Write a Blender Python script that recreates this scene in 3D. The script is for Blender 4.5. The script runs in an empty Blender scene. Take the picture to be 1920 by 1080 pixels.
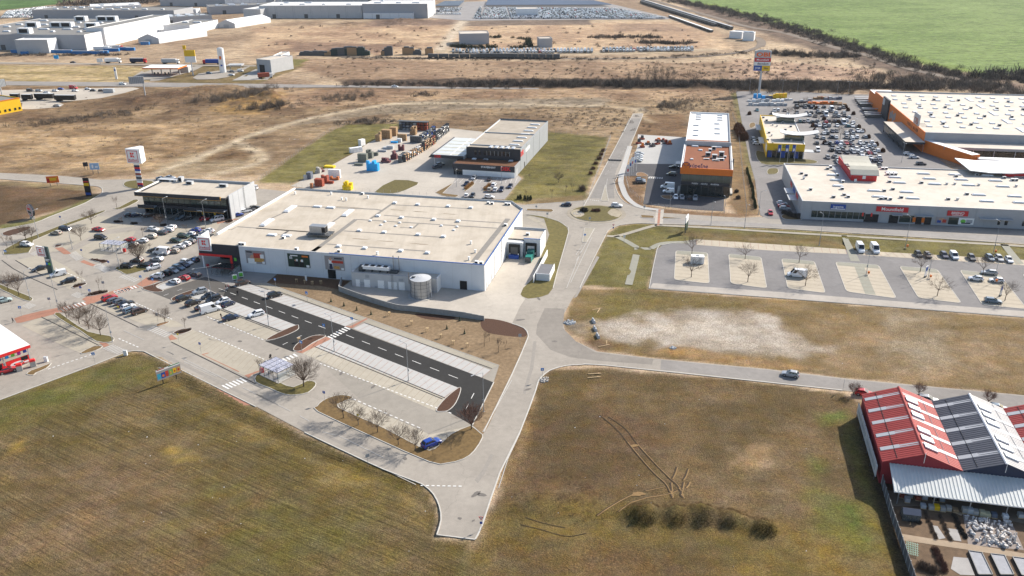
import bpy,math,random
import numpy as np
from mathutils import Vector,Matrix
from mathutils.geometry import tessellate_polygon

# ------------------------------------------------------------------ camera, world, sun, exposure
S = bpy.context.scene
COL = S.collection
HAZE = 0.00003
CAM_H,CAM_F,CAM_TH,CAM_RO = 100.0,1560.0,math.radians(23.35),math.radians(0.405)
_fw = np.array([0,math.cos(CAM_TH),-math.sin(CAM_TH)])
_r = np.array([1.0,0,0])
_dn = np.cross(_fw,_r)
_c,_s = math.cos(CAM_RO),math.sin(CAM_RO)
_R,_D = _c*_r + _s*_dn,-_s*_r + _c*_dn
cam = bpy.data.cameras.new('camera')
cam.sensor_width = 36.0
cam.lens = 36.0*CAM_F/1920.0
cam.clip_start,cam.clip_end = 1.0,30000.0
camo = bpy.data.objects.new('camera',cam)
COL.objects.link(camo)
camo.matrix_world = Matrix(((_R[0],-_D[0],-_fw[0],0),(_R[1],-_D[1],-_fw[1],0),(_R[2],-_D[2],-_fw[2],CAM_H),(0,0,0,1)))
S.camera = camo

SUN_AZ,SUN_EL = math.radians(53.5),math.radians(34.0)     # azimuth from +Y towards +X
w = bpy.data.worlds.new('World'); S.world = w; w.use_nodes = True
nt = w.node_tree
sky = nt.nodes.new('ShaderNodeTexSky'); sky.sky_type = 'NISHITA'; sky.sun_disc = False
sky.sun_elevation = SUN_EL; sky.sun_rotation = SUN_AZ
sky.air_density = 1.0; sky.dust_density = 1.6; sky.ozone_density = 1.0
bg = nt.nodes['Background']; bg.inputs['Strength'].default_value = 0.12
nt.links.new(sky.outputs[0],bg.inputs[0])
sun = bpy.data.lights.new('sun','SUN'); sun.energy = 4.9; sun.angle = math.radians(0.6); sun.color = (1.0,0.93,0.825)
suno = bpy.data.objects.new('sun',sun); COL.objects.link(suno)
_sd = Vector((math.sin(SUN_AZ)*math.cos(SUN_EL),math.cos(SUN_AZ)*math.cos(SUN_EL),math.sin(SUN_EL)))
suno.rotation_euler = _sd.to_track_quat('Z','Y').to_euler(); suno.location = _sd*500
vs = S.view_settings
vs.view_transform = 'Standard'; vs.look = 'None'; vs.gamma = 1.0; vs.use_curve_mapping = False
vs.exposure = 0.62

# ------------------------------------------------------------------ helpers
def P(x,y,z=0.0):
    """photo pixel -> world point at height z"""
    d = _fw + _R*(x-960)/CAM_F + _D*(y-540)/CAM_F
    t = (z-CAM_H)/d[2]
    return Vector((d[0]*t,d[1]*t,z))
FR = {'a': (360,420,8),'b': (640,460,8),'c': (860,420,8),'d': (240,320,8),'e': (760,210,6.39),'f': (550,220,6.39),
      'g': (1380,90,7.385),'h': (1400,190,7.385),'i': (1640,190,6.857),'j': (1150,230,7.385),'k': (1240,340,7.385),
      'l': (0,590,9.6),'m': (250,80,6.194),'n': (0,100,6.194),'o': (0,380,8),'p': (0,480,8),'q': (200,380,8),
      'r': (200,480,8),'s': (0,0,6.857),'t': (180,0,6.857),'u': (440,0,4.8),'v': (800,0,3.84),'w': (600,580,6),
      'x': (300,580,6),'y': (400,500,6)}
for _i in range(4):
    for _j in range(4):
        FR['%d%d' % (_i,_j)] = (480*_j,270*_i,4)
def Z(k,x,y,z=0.0):
    o = FR[k]
    return P(o[0]+x/o[2],o[1]+y/o[2],z)
def ZL(k,pts):
    o = FR[k]
    return [(o[0]+x/o[2],o[1]+y/o[2]) for x,y in pts]
def PL(pts,z=0.0):
    return [P(x,y,z) for x,y in pts]
def yaw(a,b):
    return math.atan2(b[1]-a[1],b[0]-a[0])
def smooth(pts,n=4,closed=True):
    """Catmull-Rom through 2D/3D points"""
    out = []; N = len(pts)
    rng = range(N) if closed else range(N-1)
    for i in rng:
        g = lambda k: pts[k % N] if closed else pts[min(max(k,0),N-1)]
        p0,p1,p2,p3 = [np.array(g(i+k),float) for k in (-1,0,1,2)]
        for j in range(n):
            t = j/n
            out.append(tuple(0.5*((2*p1)+(-p0+p2)*t+(2*p0-5*p1+4*p2-p3)*t*t+(-p0+3*p1-3*p2+p3)*t**3)))
    if not closed:
        out.append(tuple(pts[-1]))
    return out
def rnd(a,b):
    return random.uniform(a,b)

# ------------------------------------------------------------------ materials
MATS = {}
def srgb(r,g,b):
    f = lambda c: (c/255/12.92) if c <= 10 else ((c/255+0.055)/1.055)**2.4
    return (f(r),f(g),f(b))
def mat(name,col,rough=0.75,var=0.12,scale=0.6,metal=0.0,bump=0.0,bscale=8.0,spec=0.35,streak=None,emit=0.0,dirt=0.0,coat=0.0,trans=0.0):
    if name in MATS:
        return MATS[name]
    m = bpy.data.materials.new(name); m.use_nodes = True
    t = m.node_tree; N = t.nodes; L = t.links
    b = N['Principled BSDF']
    b.inputs['Roughness'].default_value = rough; b.inputs['Metallic'].default_value = metal
    b.inputs['Specular IOR Level'].default_value = spec
    b.inputs['Coat Weight'].default_value = coat
    geo = N.new('ShaderNodeNewGeometry')
    pos = geo.outputs['Position']
    if var > 0:
        n1 = N.new('ShaderNodeTexNoise'); n1.inputs['Scale'].default_value = scale; n1.inputs['Detail'].default_value = 6; n1.inputs['Roughness'].default_value = 0.62
        if streak:
            mp = N.new('ShaderNodeMapping'); mp.inputs['Rotation'].default_value = (0,0,streak[0]); mp.inputs['Scale'].default_value = (streak[1],streak[2],streak[1])
            L.new(pos,mp.inputs[0]); L.new(mp.outputs[0],n1.inputs['Vector'])
        else:
            L.new(pos,n1.inputs['Vector'])
        mr = N.new('ShaderNodeMapRange'); mr.inputs['From Min'].default_value = 0.25; mr.inputs['From Max'].default_value = 0.75
        mr.inputs['To Min'].default_value = 1-var; mr.inputs['To Max'].default_value = 1+var
        L.new(n1.outputs['Fac'],mr.inputs['Value'])
        vm = N.new('ShaderNodeVectorMath'); vm.operation = 'SCALE'; vm.inputs[0].default_value = col
        L.new(mr.outputs[0],vm.inputs['Scale'])
        last = vm.outputs[0]
        if dirt > 0:
            n2 = N.new('ShaderNodeTexNoise'); n2.inputs['Scale'].default_value = 0.11; n2.inputs['Detail'].default_value = 8; n2.inputs['Roughness'].default_value = 0.7
            L.new(pos,n2.inputs['Vector'])
            r2 = N.new('ShaderNodeMapRange'); r2.inputs['From Min'].default_value = 0.45; r2.inputs['From Max'].default_value = 0.7; r2.inputs['To Max'].default_value = dirt
            L.new(n2.outputs['Fac'],r2.inputs['Value'])
            mx = N.new('ShaderNodeMix'); mx.data_type = 'RGBA'; mx.inputs['B'].default_value = (col[0]*0.55,col[1]*0.5,col[2]*0.42,1)
            L.new(r2.outputs[0],mx.inputs['Factor']); L.new(last,mx.inputs['A']); last = mx.outputs['Result']
        L.new(last,b.inputs['Base Color'])
    else:
        b.inputs['Base Color'].default_value = (*col,1)
    if bump > 0:
        n3 = N.new('ShaderNodeTexNoise'); n3.inputs['Scale'].default_value = bscale; n3.inputs['Detail'].default_value = 4
        L.new(pos,n3.inputs['Vector'])
        bp = N.new('ShaderNodeBump'); bp.inputs['Strength'].default_value = bump; bp.inputs['Distance'].default_value = 0.05
        L.new(n3.outputs['Fac'],bp.inputs['Height']); L.new(bp.outputs[0],b.inputs['Normal'])
    if emit > 0:
        b.inputs['Emission Color'].default_value = (*col,1); b.inputs['Emission Strength'].default_value = emit
    if trans > 0:
        b.inputs['Transmission Weight'].default_value = trans; b.inputs['IOR'].default_value = 1.1
    MATS[name] = m
    return m

WHITE = mat('white_paint',(0.78,0.78,0.77),0.5,0.05,0.5)
WHITE_PL = mat('white_panel',(0.62,0.65,0.68),0.55,0.05,0.3,dirt=0.12)
GREYP = mat('grey_panel',(0.33,0.35,0.37),0.5,0.07,0.4)
LGREY = mat('light_grey_panel',(0.46,0.47,0.48),0.5,0.06,0.4)
DARK = mat('anthracite_panel',(0.028,0.032,0.042),0.45,0.1,0.6)
BLACK = mat('black',(0.012,0.012,0.014),0.6,0.1)
GLASS = mat('dark_glass',(0.015,0.022,0.024),0.06,0.15,0.4,spec=0.7)
GLASSG = mat('greenish_glass',(0.06,0.085,0.075),0.08,0.35,0.5,spec=0.7)
STEEL = mat('galvanised_steel',(0.38,0.39,0.40),0.42,0.12,2.0,metal=0.6)
STEELD = mat('dark_steel',(0.09,0.095,0.10),0.5,0.1,1.0,metal=0.3)
ROOFM = mat('roof_membrane',(0.475,0.42,0.345),0.85,0.1,0.35,dirt=0.45,streak=(math.radians(12.6),1.6,0.12))
ROOFM2 = mat('roof_membrane_pale',(0.54,0.485,0.415),0.85,0.09,0.4,dirt=0.4)
ROOFW = mat('roof_membrane_white',(0.66,0.65,0.63),0.8,0.06,0.3,dirt=0.12)
ROOFS = mat('roof_walkway_strip',(0.22,0.205,0.185),0.9,0.12,0.7)
ROOFG = mat('grey_gravel_roof',(0.19,0.185,0.175),0.95,0.12,0.5)
RED = mat('red_paint',(0.52,0.022,0.028),0.5,0.08,0.8)
REDB = mat('bright_red',(0.7,0.03,0.03),0.45,0.05,0.8)
ORANGE = mat('orange_panel',(0.68,0.17,0.02),0.55,0.07,0.6)
YELLOW = mat('yellow_panel',(0.75,0.47,0.015),0.5,0.06,0.5)
BLUE = mat('blue_paint',(0.02,0.07,0.32),0.45,0.08,0.8)
GREEN = mat('green_paint',(0.14,0.5,0.06),0.45,0.08,0.8)
SKYBLUE = mat('sky_blue_wrap',(0.02,0.35,0.75),0.4,0.12,1.5)
CONC = mat('concrete',(0.42,0.40,0.37),0.9,0.12,0.7,bump=0.2,dirt=0.3)
CONCW = mat('concrete_wall',(0.30,0.30,0.29),0.9,0.15,1.2,bump=0.3,dirt=0.3)
KERB = mat('kerb_stone',(0.47,0.45,0.41),0.9,0.15,1.5)
GALV = mat('lamp_grey',(0.33,0.35,0.37),0.5,0.08,2.0,metal=0.3)
SKYL = mat('skylight_dome',(0.74,0.76,0.78),0.3,0.05,1.0)
WOOD = mat('timber',(0.34,0.22,0.12),0.85,0.25,3.0)
BRICK = mat('brick_red',(0.30,0.075,0.045),0.9,0.2,3.0)
TYRE = mat('tyre',(0.012,0.012,0.013),0.85,0.1)
RIM = mat('alloy_rim',(0.42,0.43,0.44),0.35,0.05,3,metal=0.7)
LAMPG = mat('lamp_glass',(0.75,0.77,0.8),0.15,0.02)
LAMPR = mat('tail_lamp',(0.35,0.012,0.015),0.2,0.05)
CGLASS = mat('car_glass',(0.012,0.015,0.018),0.05,0.1,0.5,spec=0.8)

# ------------------------------------------------------------------ mesh builder and things
class Thing:
    """an Empty (or a mesh) with position and turn; parts are built in its own coordinates (x along the front, y back)"""
    def __init__(s,o,loc,rz):
        s.o = o; s.loc = Vector(loc); s.rz = rz
        s.M = Matrix.Translation(s.loc) @ Matrix.Rotation(rz,4,'Z'); s.Mi = s.M.inverted()
    def L(s,k,x,y,z=0.0):          # pixel of a zoom frame -> own coordinates at height z
        return s.Mi @ (Z(k,x,y,z))
    def LP(s,x,y,z=0.0):
        return s.Mi @ P(x,y,z)
def tag(o,label=None,cat=None,group=None,kind=None):
    if label: o['label'] = label
    if cat: o['category'] = cat
    if group: o['group'] = group
    if kind: o['kind'] = kind
    return o
def thing(name,label,cat,loc,rz=0.0,group=None):
    o = bpy.data.objects.new(name,None); COL.objects.link(o)
    o.empty_display_size = 0.5
    o.location = loc; o.rotation_euler = (0,0,rz)
    tag(o,label,cat,group)
    return Thing(o,loc,rz)
def par(parent):
    return parent.o if isinstance(parent,Thing) else parent
def obj(name,me,parent=None,loc=(0,0,0),rz=0.0,rot=None,scale=None):
    o = bpy.data.objects.new(name,me); COL.objects.link(o)
    if parent is not None: o.parent = par(parent)
    o.location = loc
    o.rotation_euler = rot if rot else (0,0,rz)
    if scale: o.scale = scale
    return o
class MB:
    def __init__(s): s.v = []; s.f = []; s.m = []; s.mats = []
    def mi(s,m):
        if m not in s.mats: s.mats.append(m)
        return s.mats.index(m)
    def face(s,pts,m):
        i = len(s.v); s.v += [tuple(p) for p in pts]; s.f.append(tuple(range(i,i+len(pts)))); s.m.append(s.mi(m)); return s
    def hexa(s,b,t,m,mt=None,bottom=True):
        """b, t: rings of points counterclockwise seen from above"""
        i = len(s.v); n = len(b); s.v += [tuple(p) for p in b]+[tuple(p) for p in t]; k = s.mi(m); kt = s.mi(mt or m)
        for a in range(n):
            c = (a+1) % n; s.f.append((i+a,i+c,i+n+c,i+n+a)); s.m.append(k)
        s.f.append(tuple(i+n+a for a in range(n))); s.m.append(kt)
        if bottom: s.f.append(tuple(i+a for a in reversed(range(n)))); s.m.append(k)
        return s
    def box(s,x0,x1,y0,y1,z0,z1,m,mt=None,bottom=True):
        return s.hexa([(x0,y0,z0),(x1,y0,z0),(x1,y1,z0),(x0,y1,z0)],[(x0,y0,z1),(x1,y0,z1),(x1,y1,z1),(x0,y1,z1)],m,mt,bottom)
    def prism(s,poly,z0,z1,m,mt=None,bottom=False):
        if area2(poly) < 0: poly = poly[::-1]
        i = len(s.v); n = len(poly)
        s.v += [(p[0],p[1],z0) for p in poly]+[(p[0],p[1],z1) for p in poly]; k = s.mi(m); kt = s.mi(mt or m)
        for a in range(n):
            c = (a+1) % n; s.f.append((i+a,i+c,i+n+c,i+n+a)); s.m.append(k)
        s.sheet([(p[0],p[1],z1) for p in poly],mt or m)
        return s
    def sheet(s,poly,m):
        if area2(poly) < 0: poly = poly[::-1]
        i = len(s.v); s.v += [tuple(p) for p in poly]; k = s.mi(m)
        for t in tessellate_polygon([[Vector(p) for p in poly]]):
            a,b,c = t
            pa,pb,pc = poly[a],poly[b],poly[c]
            if (pb[0]-pa[0])*(pc[1]-pa[1])-(pb[1]-pa[1])*(pc[0]-pa[0]) < 0: b,c = c,b
            s.f.append((i+a,i+b,i+c)); s.m.append(k)
        return s
    def tube(s,p0,p1,r0,r1,n,m,cap=True):
        p0,p1 = Vector(p0),Vector(p1); d = (p1-p0)
        if d.length < 1e-6: return s
        q = d.to_track_quat('Z','Y'); i = len(s.v); k = s.mi(m)
        for (p,r) in ((p0,r0),(p1,r1)):
            for a in range(n):
                t = 2*math.pi*a/n; s.v.append(tuple(p+q @ Vector((math.cos(t)*r,math.sin(t)*r,0))))
        for a in range(n):
            c = (a+1) % n; s.f.append((i+a,i+c,i+n+c,i+n+a)); s.m.append(k)
        if cap:
            s.f.append(tuple(i+n+a for a in range(n))); s.m.append(k); s.f.append(tuple(i+a for a in reversed(range(n)))); s.m.append(k)
        return s
    def strip(s,pts,w,m,z=None):
        """flat ribbon along a 2D polyline"""
        P_ = [Vector((p[0],p[1],(p[2] if len(p) > 2 else 0) if z is None else z)) for p in pts]; n = len(P_); L_ = []
        for i in range(n):
            d = P_[min(i+1,n-1)]-P_[max(i-1,0)]; d.z = 0; d.normalize(); nr = Vector((-d.y,d.x,0))*w/2
            L_.append((P_[i]+nr,P_[i]-nr))
        for i in range(n-1):
            s.face([L_[i][1],L_[i+1][1],L_[i+1][0],L_[i][0]],m)
        return s
    def wallstrip(s,pts,w,z0,z1,m):
        """a low wall (kerb) along a polyline"""
        P_ = [Vector((p[0],p[1],0)) for p in pts]; n = len(P_); L_ = []
        for i in range(n):
            d = P_[min(i+1,n-1)]-P_[max(i-1,0)]; d.normalize(); nr = Vector((-d.y,d.x,0))*w/2
            L_.append((P_[i]+nr,P_[i]-nr))
        u = Vector((0,0,1))
        for i in range(n-1):
            a,b = L_[i]; c,d = L_[i+1]
            s.face([b+u*z1,d+u*z1,c+u*z1,a+u*z1],m); s.face([a+u*z0,a+u*z1,c+u*z1,c+u*z0],m); s.face([b+u*z0,d+u*z0,d+u*z1,b+u*z1],m)
        for i in (0,n-1):
            a,b = L_[i]; q = [a+u*z0,b+u*z0,b+u*z1,a+u*z1]; s.face(q if i == 0 else q[::-1],m)
        return s
    def mesh(s,name,smooth=False):
        me = bpy.data.meshes.new(name); me.from_pydata(s.v,[],s.f)
        for m in s.mats: me.materials.append(m)
        me.polygons.foreach_set('material_index',s.m)
        if smooth: me.polygons.foreach_set('use_smooth',[True]*len(s.f))
        me.update(); return me
    def build(s,name,parent=None,loc=(0,0,0),rz=0.0,smooth=False):
        return obj(name,s.mesh(name,smooth),parent,loc,rz)
    def world(s,name,origin):
        """mesh given in world coordinates, object origin set at the base point"""
        o = Vector(origin); s.v = [(v[0]-o.x,v[1]-o.y,v[2]-o.z) for v in s.v]
        return obj(name,s.mesh(name),None,o)
def area2(p):
    return sum(p[i][0]*p[(i+1) % len(p)][1]-p[(i+1) % len(p)][0]*p[i][1] for i in range(len(p)))
_bc = {}
def bx(parent,name,x,y,z,sx,sy,sz,m,rz=0.0,top=None,mt=None):
    """a box-like part standing on z, centred on x, y; top = taper of the upper face; alike parts share their mesh"""
    key = (name,round(sx,3),round(sy,3),round(sz,3),m.name,top,mt.name if mt else None)
    if key not in _bc:
        b = MB(); k = top or 1.0; a,c = sx/2,sy/2
        b.hexa([(-a,-c,0),(a,-c,0),(a,c,0),(-a,c,0)],[(-a*k,-c*k,sz),(a*k,-c*k,sz),(a*k,c*k,sz),(-a*k,c*k,sz)],m,mt)
        _bc[key] = b.mesh(name)
    return obj(name,_bc[key],parent,(x,y,z),rz)
_tc = {}
def text(parent,s,x,y,z,size,m,rot=(math.pi/2,0,0),bold=0.0,sx=1.0,name='lettering',depth=0.02,align='CENTER'):
    key = (s,size,m.name,bold,depth,align)
    if key not in _tc:
        cu = bpy.data.curves.new('t','FONT'); cu.body = s; cu.size = size; cu.align_x = align; cu.align_y = 'CENTER'; cu.offset = bold*size; cu.extrude = depth; cu.resolution_u = 2
        o = bpy.data.objects.new('t',cu); COL.objects.link(o)
        bpy.context.view_layer.update()
        me = bpy.data.meshes.new_from_object(o.evaluated_get(bpy.context.evaluated_depsgraph_get()))
        me.name = 'lettering'; bpy.data.objects.remove(o); bpy.data.curves.remove(cu)
        me.materials.clear(); me.materials.append(m); _tc[key] = me
    return obj(name,_tc[key],parent,(x,y,z),rot=rot,scale=(sx,1,1))
def struct(name,mb,origin=(0,0,0)):
    o = mb.world(name,origin); o['kind'] = 'structure'; return o
# ------------------------------------------------------------------ surfaces: outlines read off the photo, laid on the ground plane
ROADPX = [(819,1002),(891,1011),(905,982),(937,887),(975,810),(1005,730),(1011,712),(1030,695),(1060,686),(1090,684),(1135,685),(1440,717),(1580,732),(1700,748),(2020,792),
 (2020,755),(1920,741),(1590,710),(1440,692),(1225,672),(1120,659),(1080,640),(1060,622),(1056,607),(1057,590),(1072,562),(1087,540),(1100,512),(1135,442),(1142,431),(1160,423),(1180,420),(1200,419),(1225,419.5),(1440,427.5),(1885,455.5),(2020,466),
 (2020,436),(1700,414),(1500,404),(1420,407),(1389,408.4),(1335,405),(1240,399),(1210,392.5),(1177,382.5),(1163,371),(1154,352),(1152,337),(1159,327),(1206,212.5),(1187.5,212.5),(1102.5,372),(1096,376),(1060,379),(987,384),
 (760,374),(560,361),(480,353),(300,335),(190,337),(120,330),(0,324),(-90,319),(-90,331),(0,335.5),(160,347.5),(185,350),(192,355),(191,362),(185,366),(161,380),(130,392.5),(92,407),(62,419),(0,430),(-90,446),
 (-90,790),(0,749),(180,682),(235,660),(250,657.5),(270,658),(480,762),(571,810),(660,852),(720,880),(778,902),(795,911),(812,927),(823,950),(826,975)]
# inner hole of the block is filled by the lots; the big outline is cut at the left of the B road
CARPARK = [(262,372),(470,372),(640,390),(909,400),(1000,402),(1017,406),(1047,415),(1062,425),(1066,435),(1047,502),(1037,540),(1020,556),(997,560),(980,559),(960,607),(982,615),(990,627),(987,640),(960,702),(907,810),(890,847),(870,862),(837,870),(805,867.5)]
SOIL = [(500,530),(521,513),(600,521),(658,527),(640,540),(700,566),(750,582),(850,592),(910,598),(960,607),(982,615),(990,627),(987,640),(960,702),(915,800),(905,815),(886,797),(926,716),(936,685),(687,596)]
DOCK = [(655,527),(910,546),(952,481),(1015,481),(998,524),(981,540),(976,552),(985,560),(975,575),(960,607),(910,597),(850,590),(750,580),(700,564),(640,538)]
RLOT = [(1217,540),(1232,467),(1242,460),(1262,456),(1310,449),(2020,499),(2020,604),(1920,594.5)]
DEKY = [(545,349),(625,308),(660,289),(691,268),(742,243),(840,240),(905,247),(905,300),(860,340),(846,346),(832,362),(838,372),(760,368),(680,361),(600,356)]
DEKP = [(849,343),(827,360),(836,366),(860,371),(946,374),(978,335),(940,300),(880,300),(854,334)]
ORPAVE = [(1196,252),(1290,258),(1285,308),(1205,308),(1184,306),(1195,275)]
ORASPH = [(1158,330),(1170,312),(1184,306),(1205,307),(1285,308),(1275,365),(1358,371),(1357,396),(1300,393),(1206,383),(1215,330)]
OBI = [(1380,171),(1393,240),(1405,300),(1416,340),(1421,380),(1426,404),(1440,410),(1500,414),(1700,420),(1960,436),(1960,330),(1800,330),(1700,250),(1645,178),(1560,176),(1500,172)]
HIGHW = [(-90,151),(0,152.5),(282,155),(480,157.5),(640,160),(760,162),(1010,165.5),(1010,167.5),(760,166),(660,164),(480,165),(282,163),(0,160),(-90,159)]
FARRD = [(-90,115.5),(0,117),(210,119.5),(380,121.5),(480,123),(480,125),(380,124.5),(210,122),(0,120),(-90,118)]
TRUCKL = [(8,169),(250,164),(262,166),(235,174),(190,184),(150,188),(110,192),(120,196),(112,201),(60,205),(40,205),(42,193),(-60,196),(-60,172)]
PAVED = [ROADPX,CARPARK,DOCK,RLOT,DEKY,DEKP,ORPAVE,ORASPH,OBI,HIGHW,TRUCKL]

# ------------------------------------------------------------------ numpy noise and polygon distance
def _hash(i,j,s):
    h = (i*374761393+j*668265263+s*1442695041) & 0xffffffff
    h = ((h ^ (h >> 13))*1274126177) & 0xffffffff
    return ((h ^ (h >> 16)) & 0xffff)/65535.0
def vnoise(x,y,s=0):
    i = np.floor(x).astype(np.int64); j = np.floor(y).astype(np.int64); u = x-i; v = y-j
    u = u*u*(3-2*u); v = v*v*(3-2*v)
    return (_hash(i,j,s)*(1-u)+_hash(i+1,j,s)*u)*(1-v)+(_hash(i,j+1,s)*(1-u)+_hash(i+1,j+1,s)*u)*v
def fbm(x,y,sc,oct=4,s=0):
    a = 0.0; t = 0.0; g = 1.0
    for k in range(oct):
        a = a+g*vnoise(x/sc*2**k,y/sc*2**k,s+k*17); t += g; g *= 0.55
    return a/t
def sdf(X,Y,poly):
    """signed distance, positive inside"""
    d = np.full(X.shape,1e9); ins = np.zeros(X.shape,bool); n = len(poly)
    for a in range(n):
        x0,y0 = poly[a][:2]; x1,y1 = poly[(a+1) % n][:2]
        ex,ey = x1-x0,y1-y0; l = ex*ex+ey*ey+1e-9
        t = np.clip(((X-x0)*ex+(Y-y0)*ey)/l,0,1)
        d = np.minimum(d,(X-x0-t*ex)**2+(Y-y0-t*ey)**2)
        c = ((y0 > Y) != (y1 > Y)) & (X < (x1-x0)*(Y-y0)/((y1-y0) if abs(y1-y0) > 1e-9 else 1e-9)+x0)
        ins ^= c
    d = np.sqrt(d); return np.where(ins,d,-d)

KA = 1.5
SATK = 0.97
def alb(r,g,b):
    return np.array(srgb(r,g,b))/KA
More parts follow.
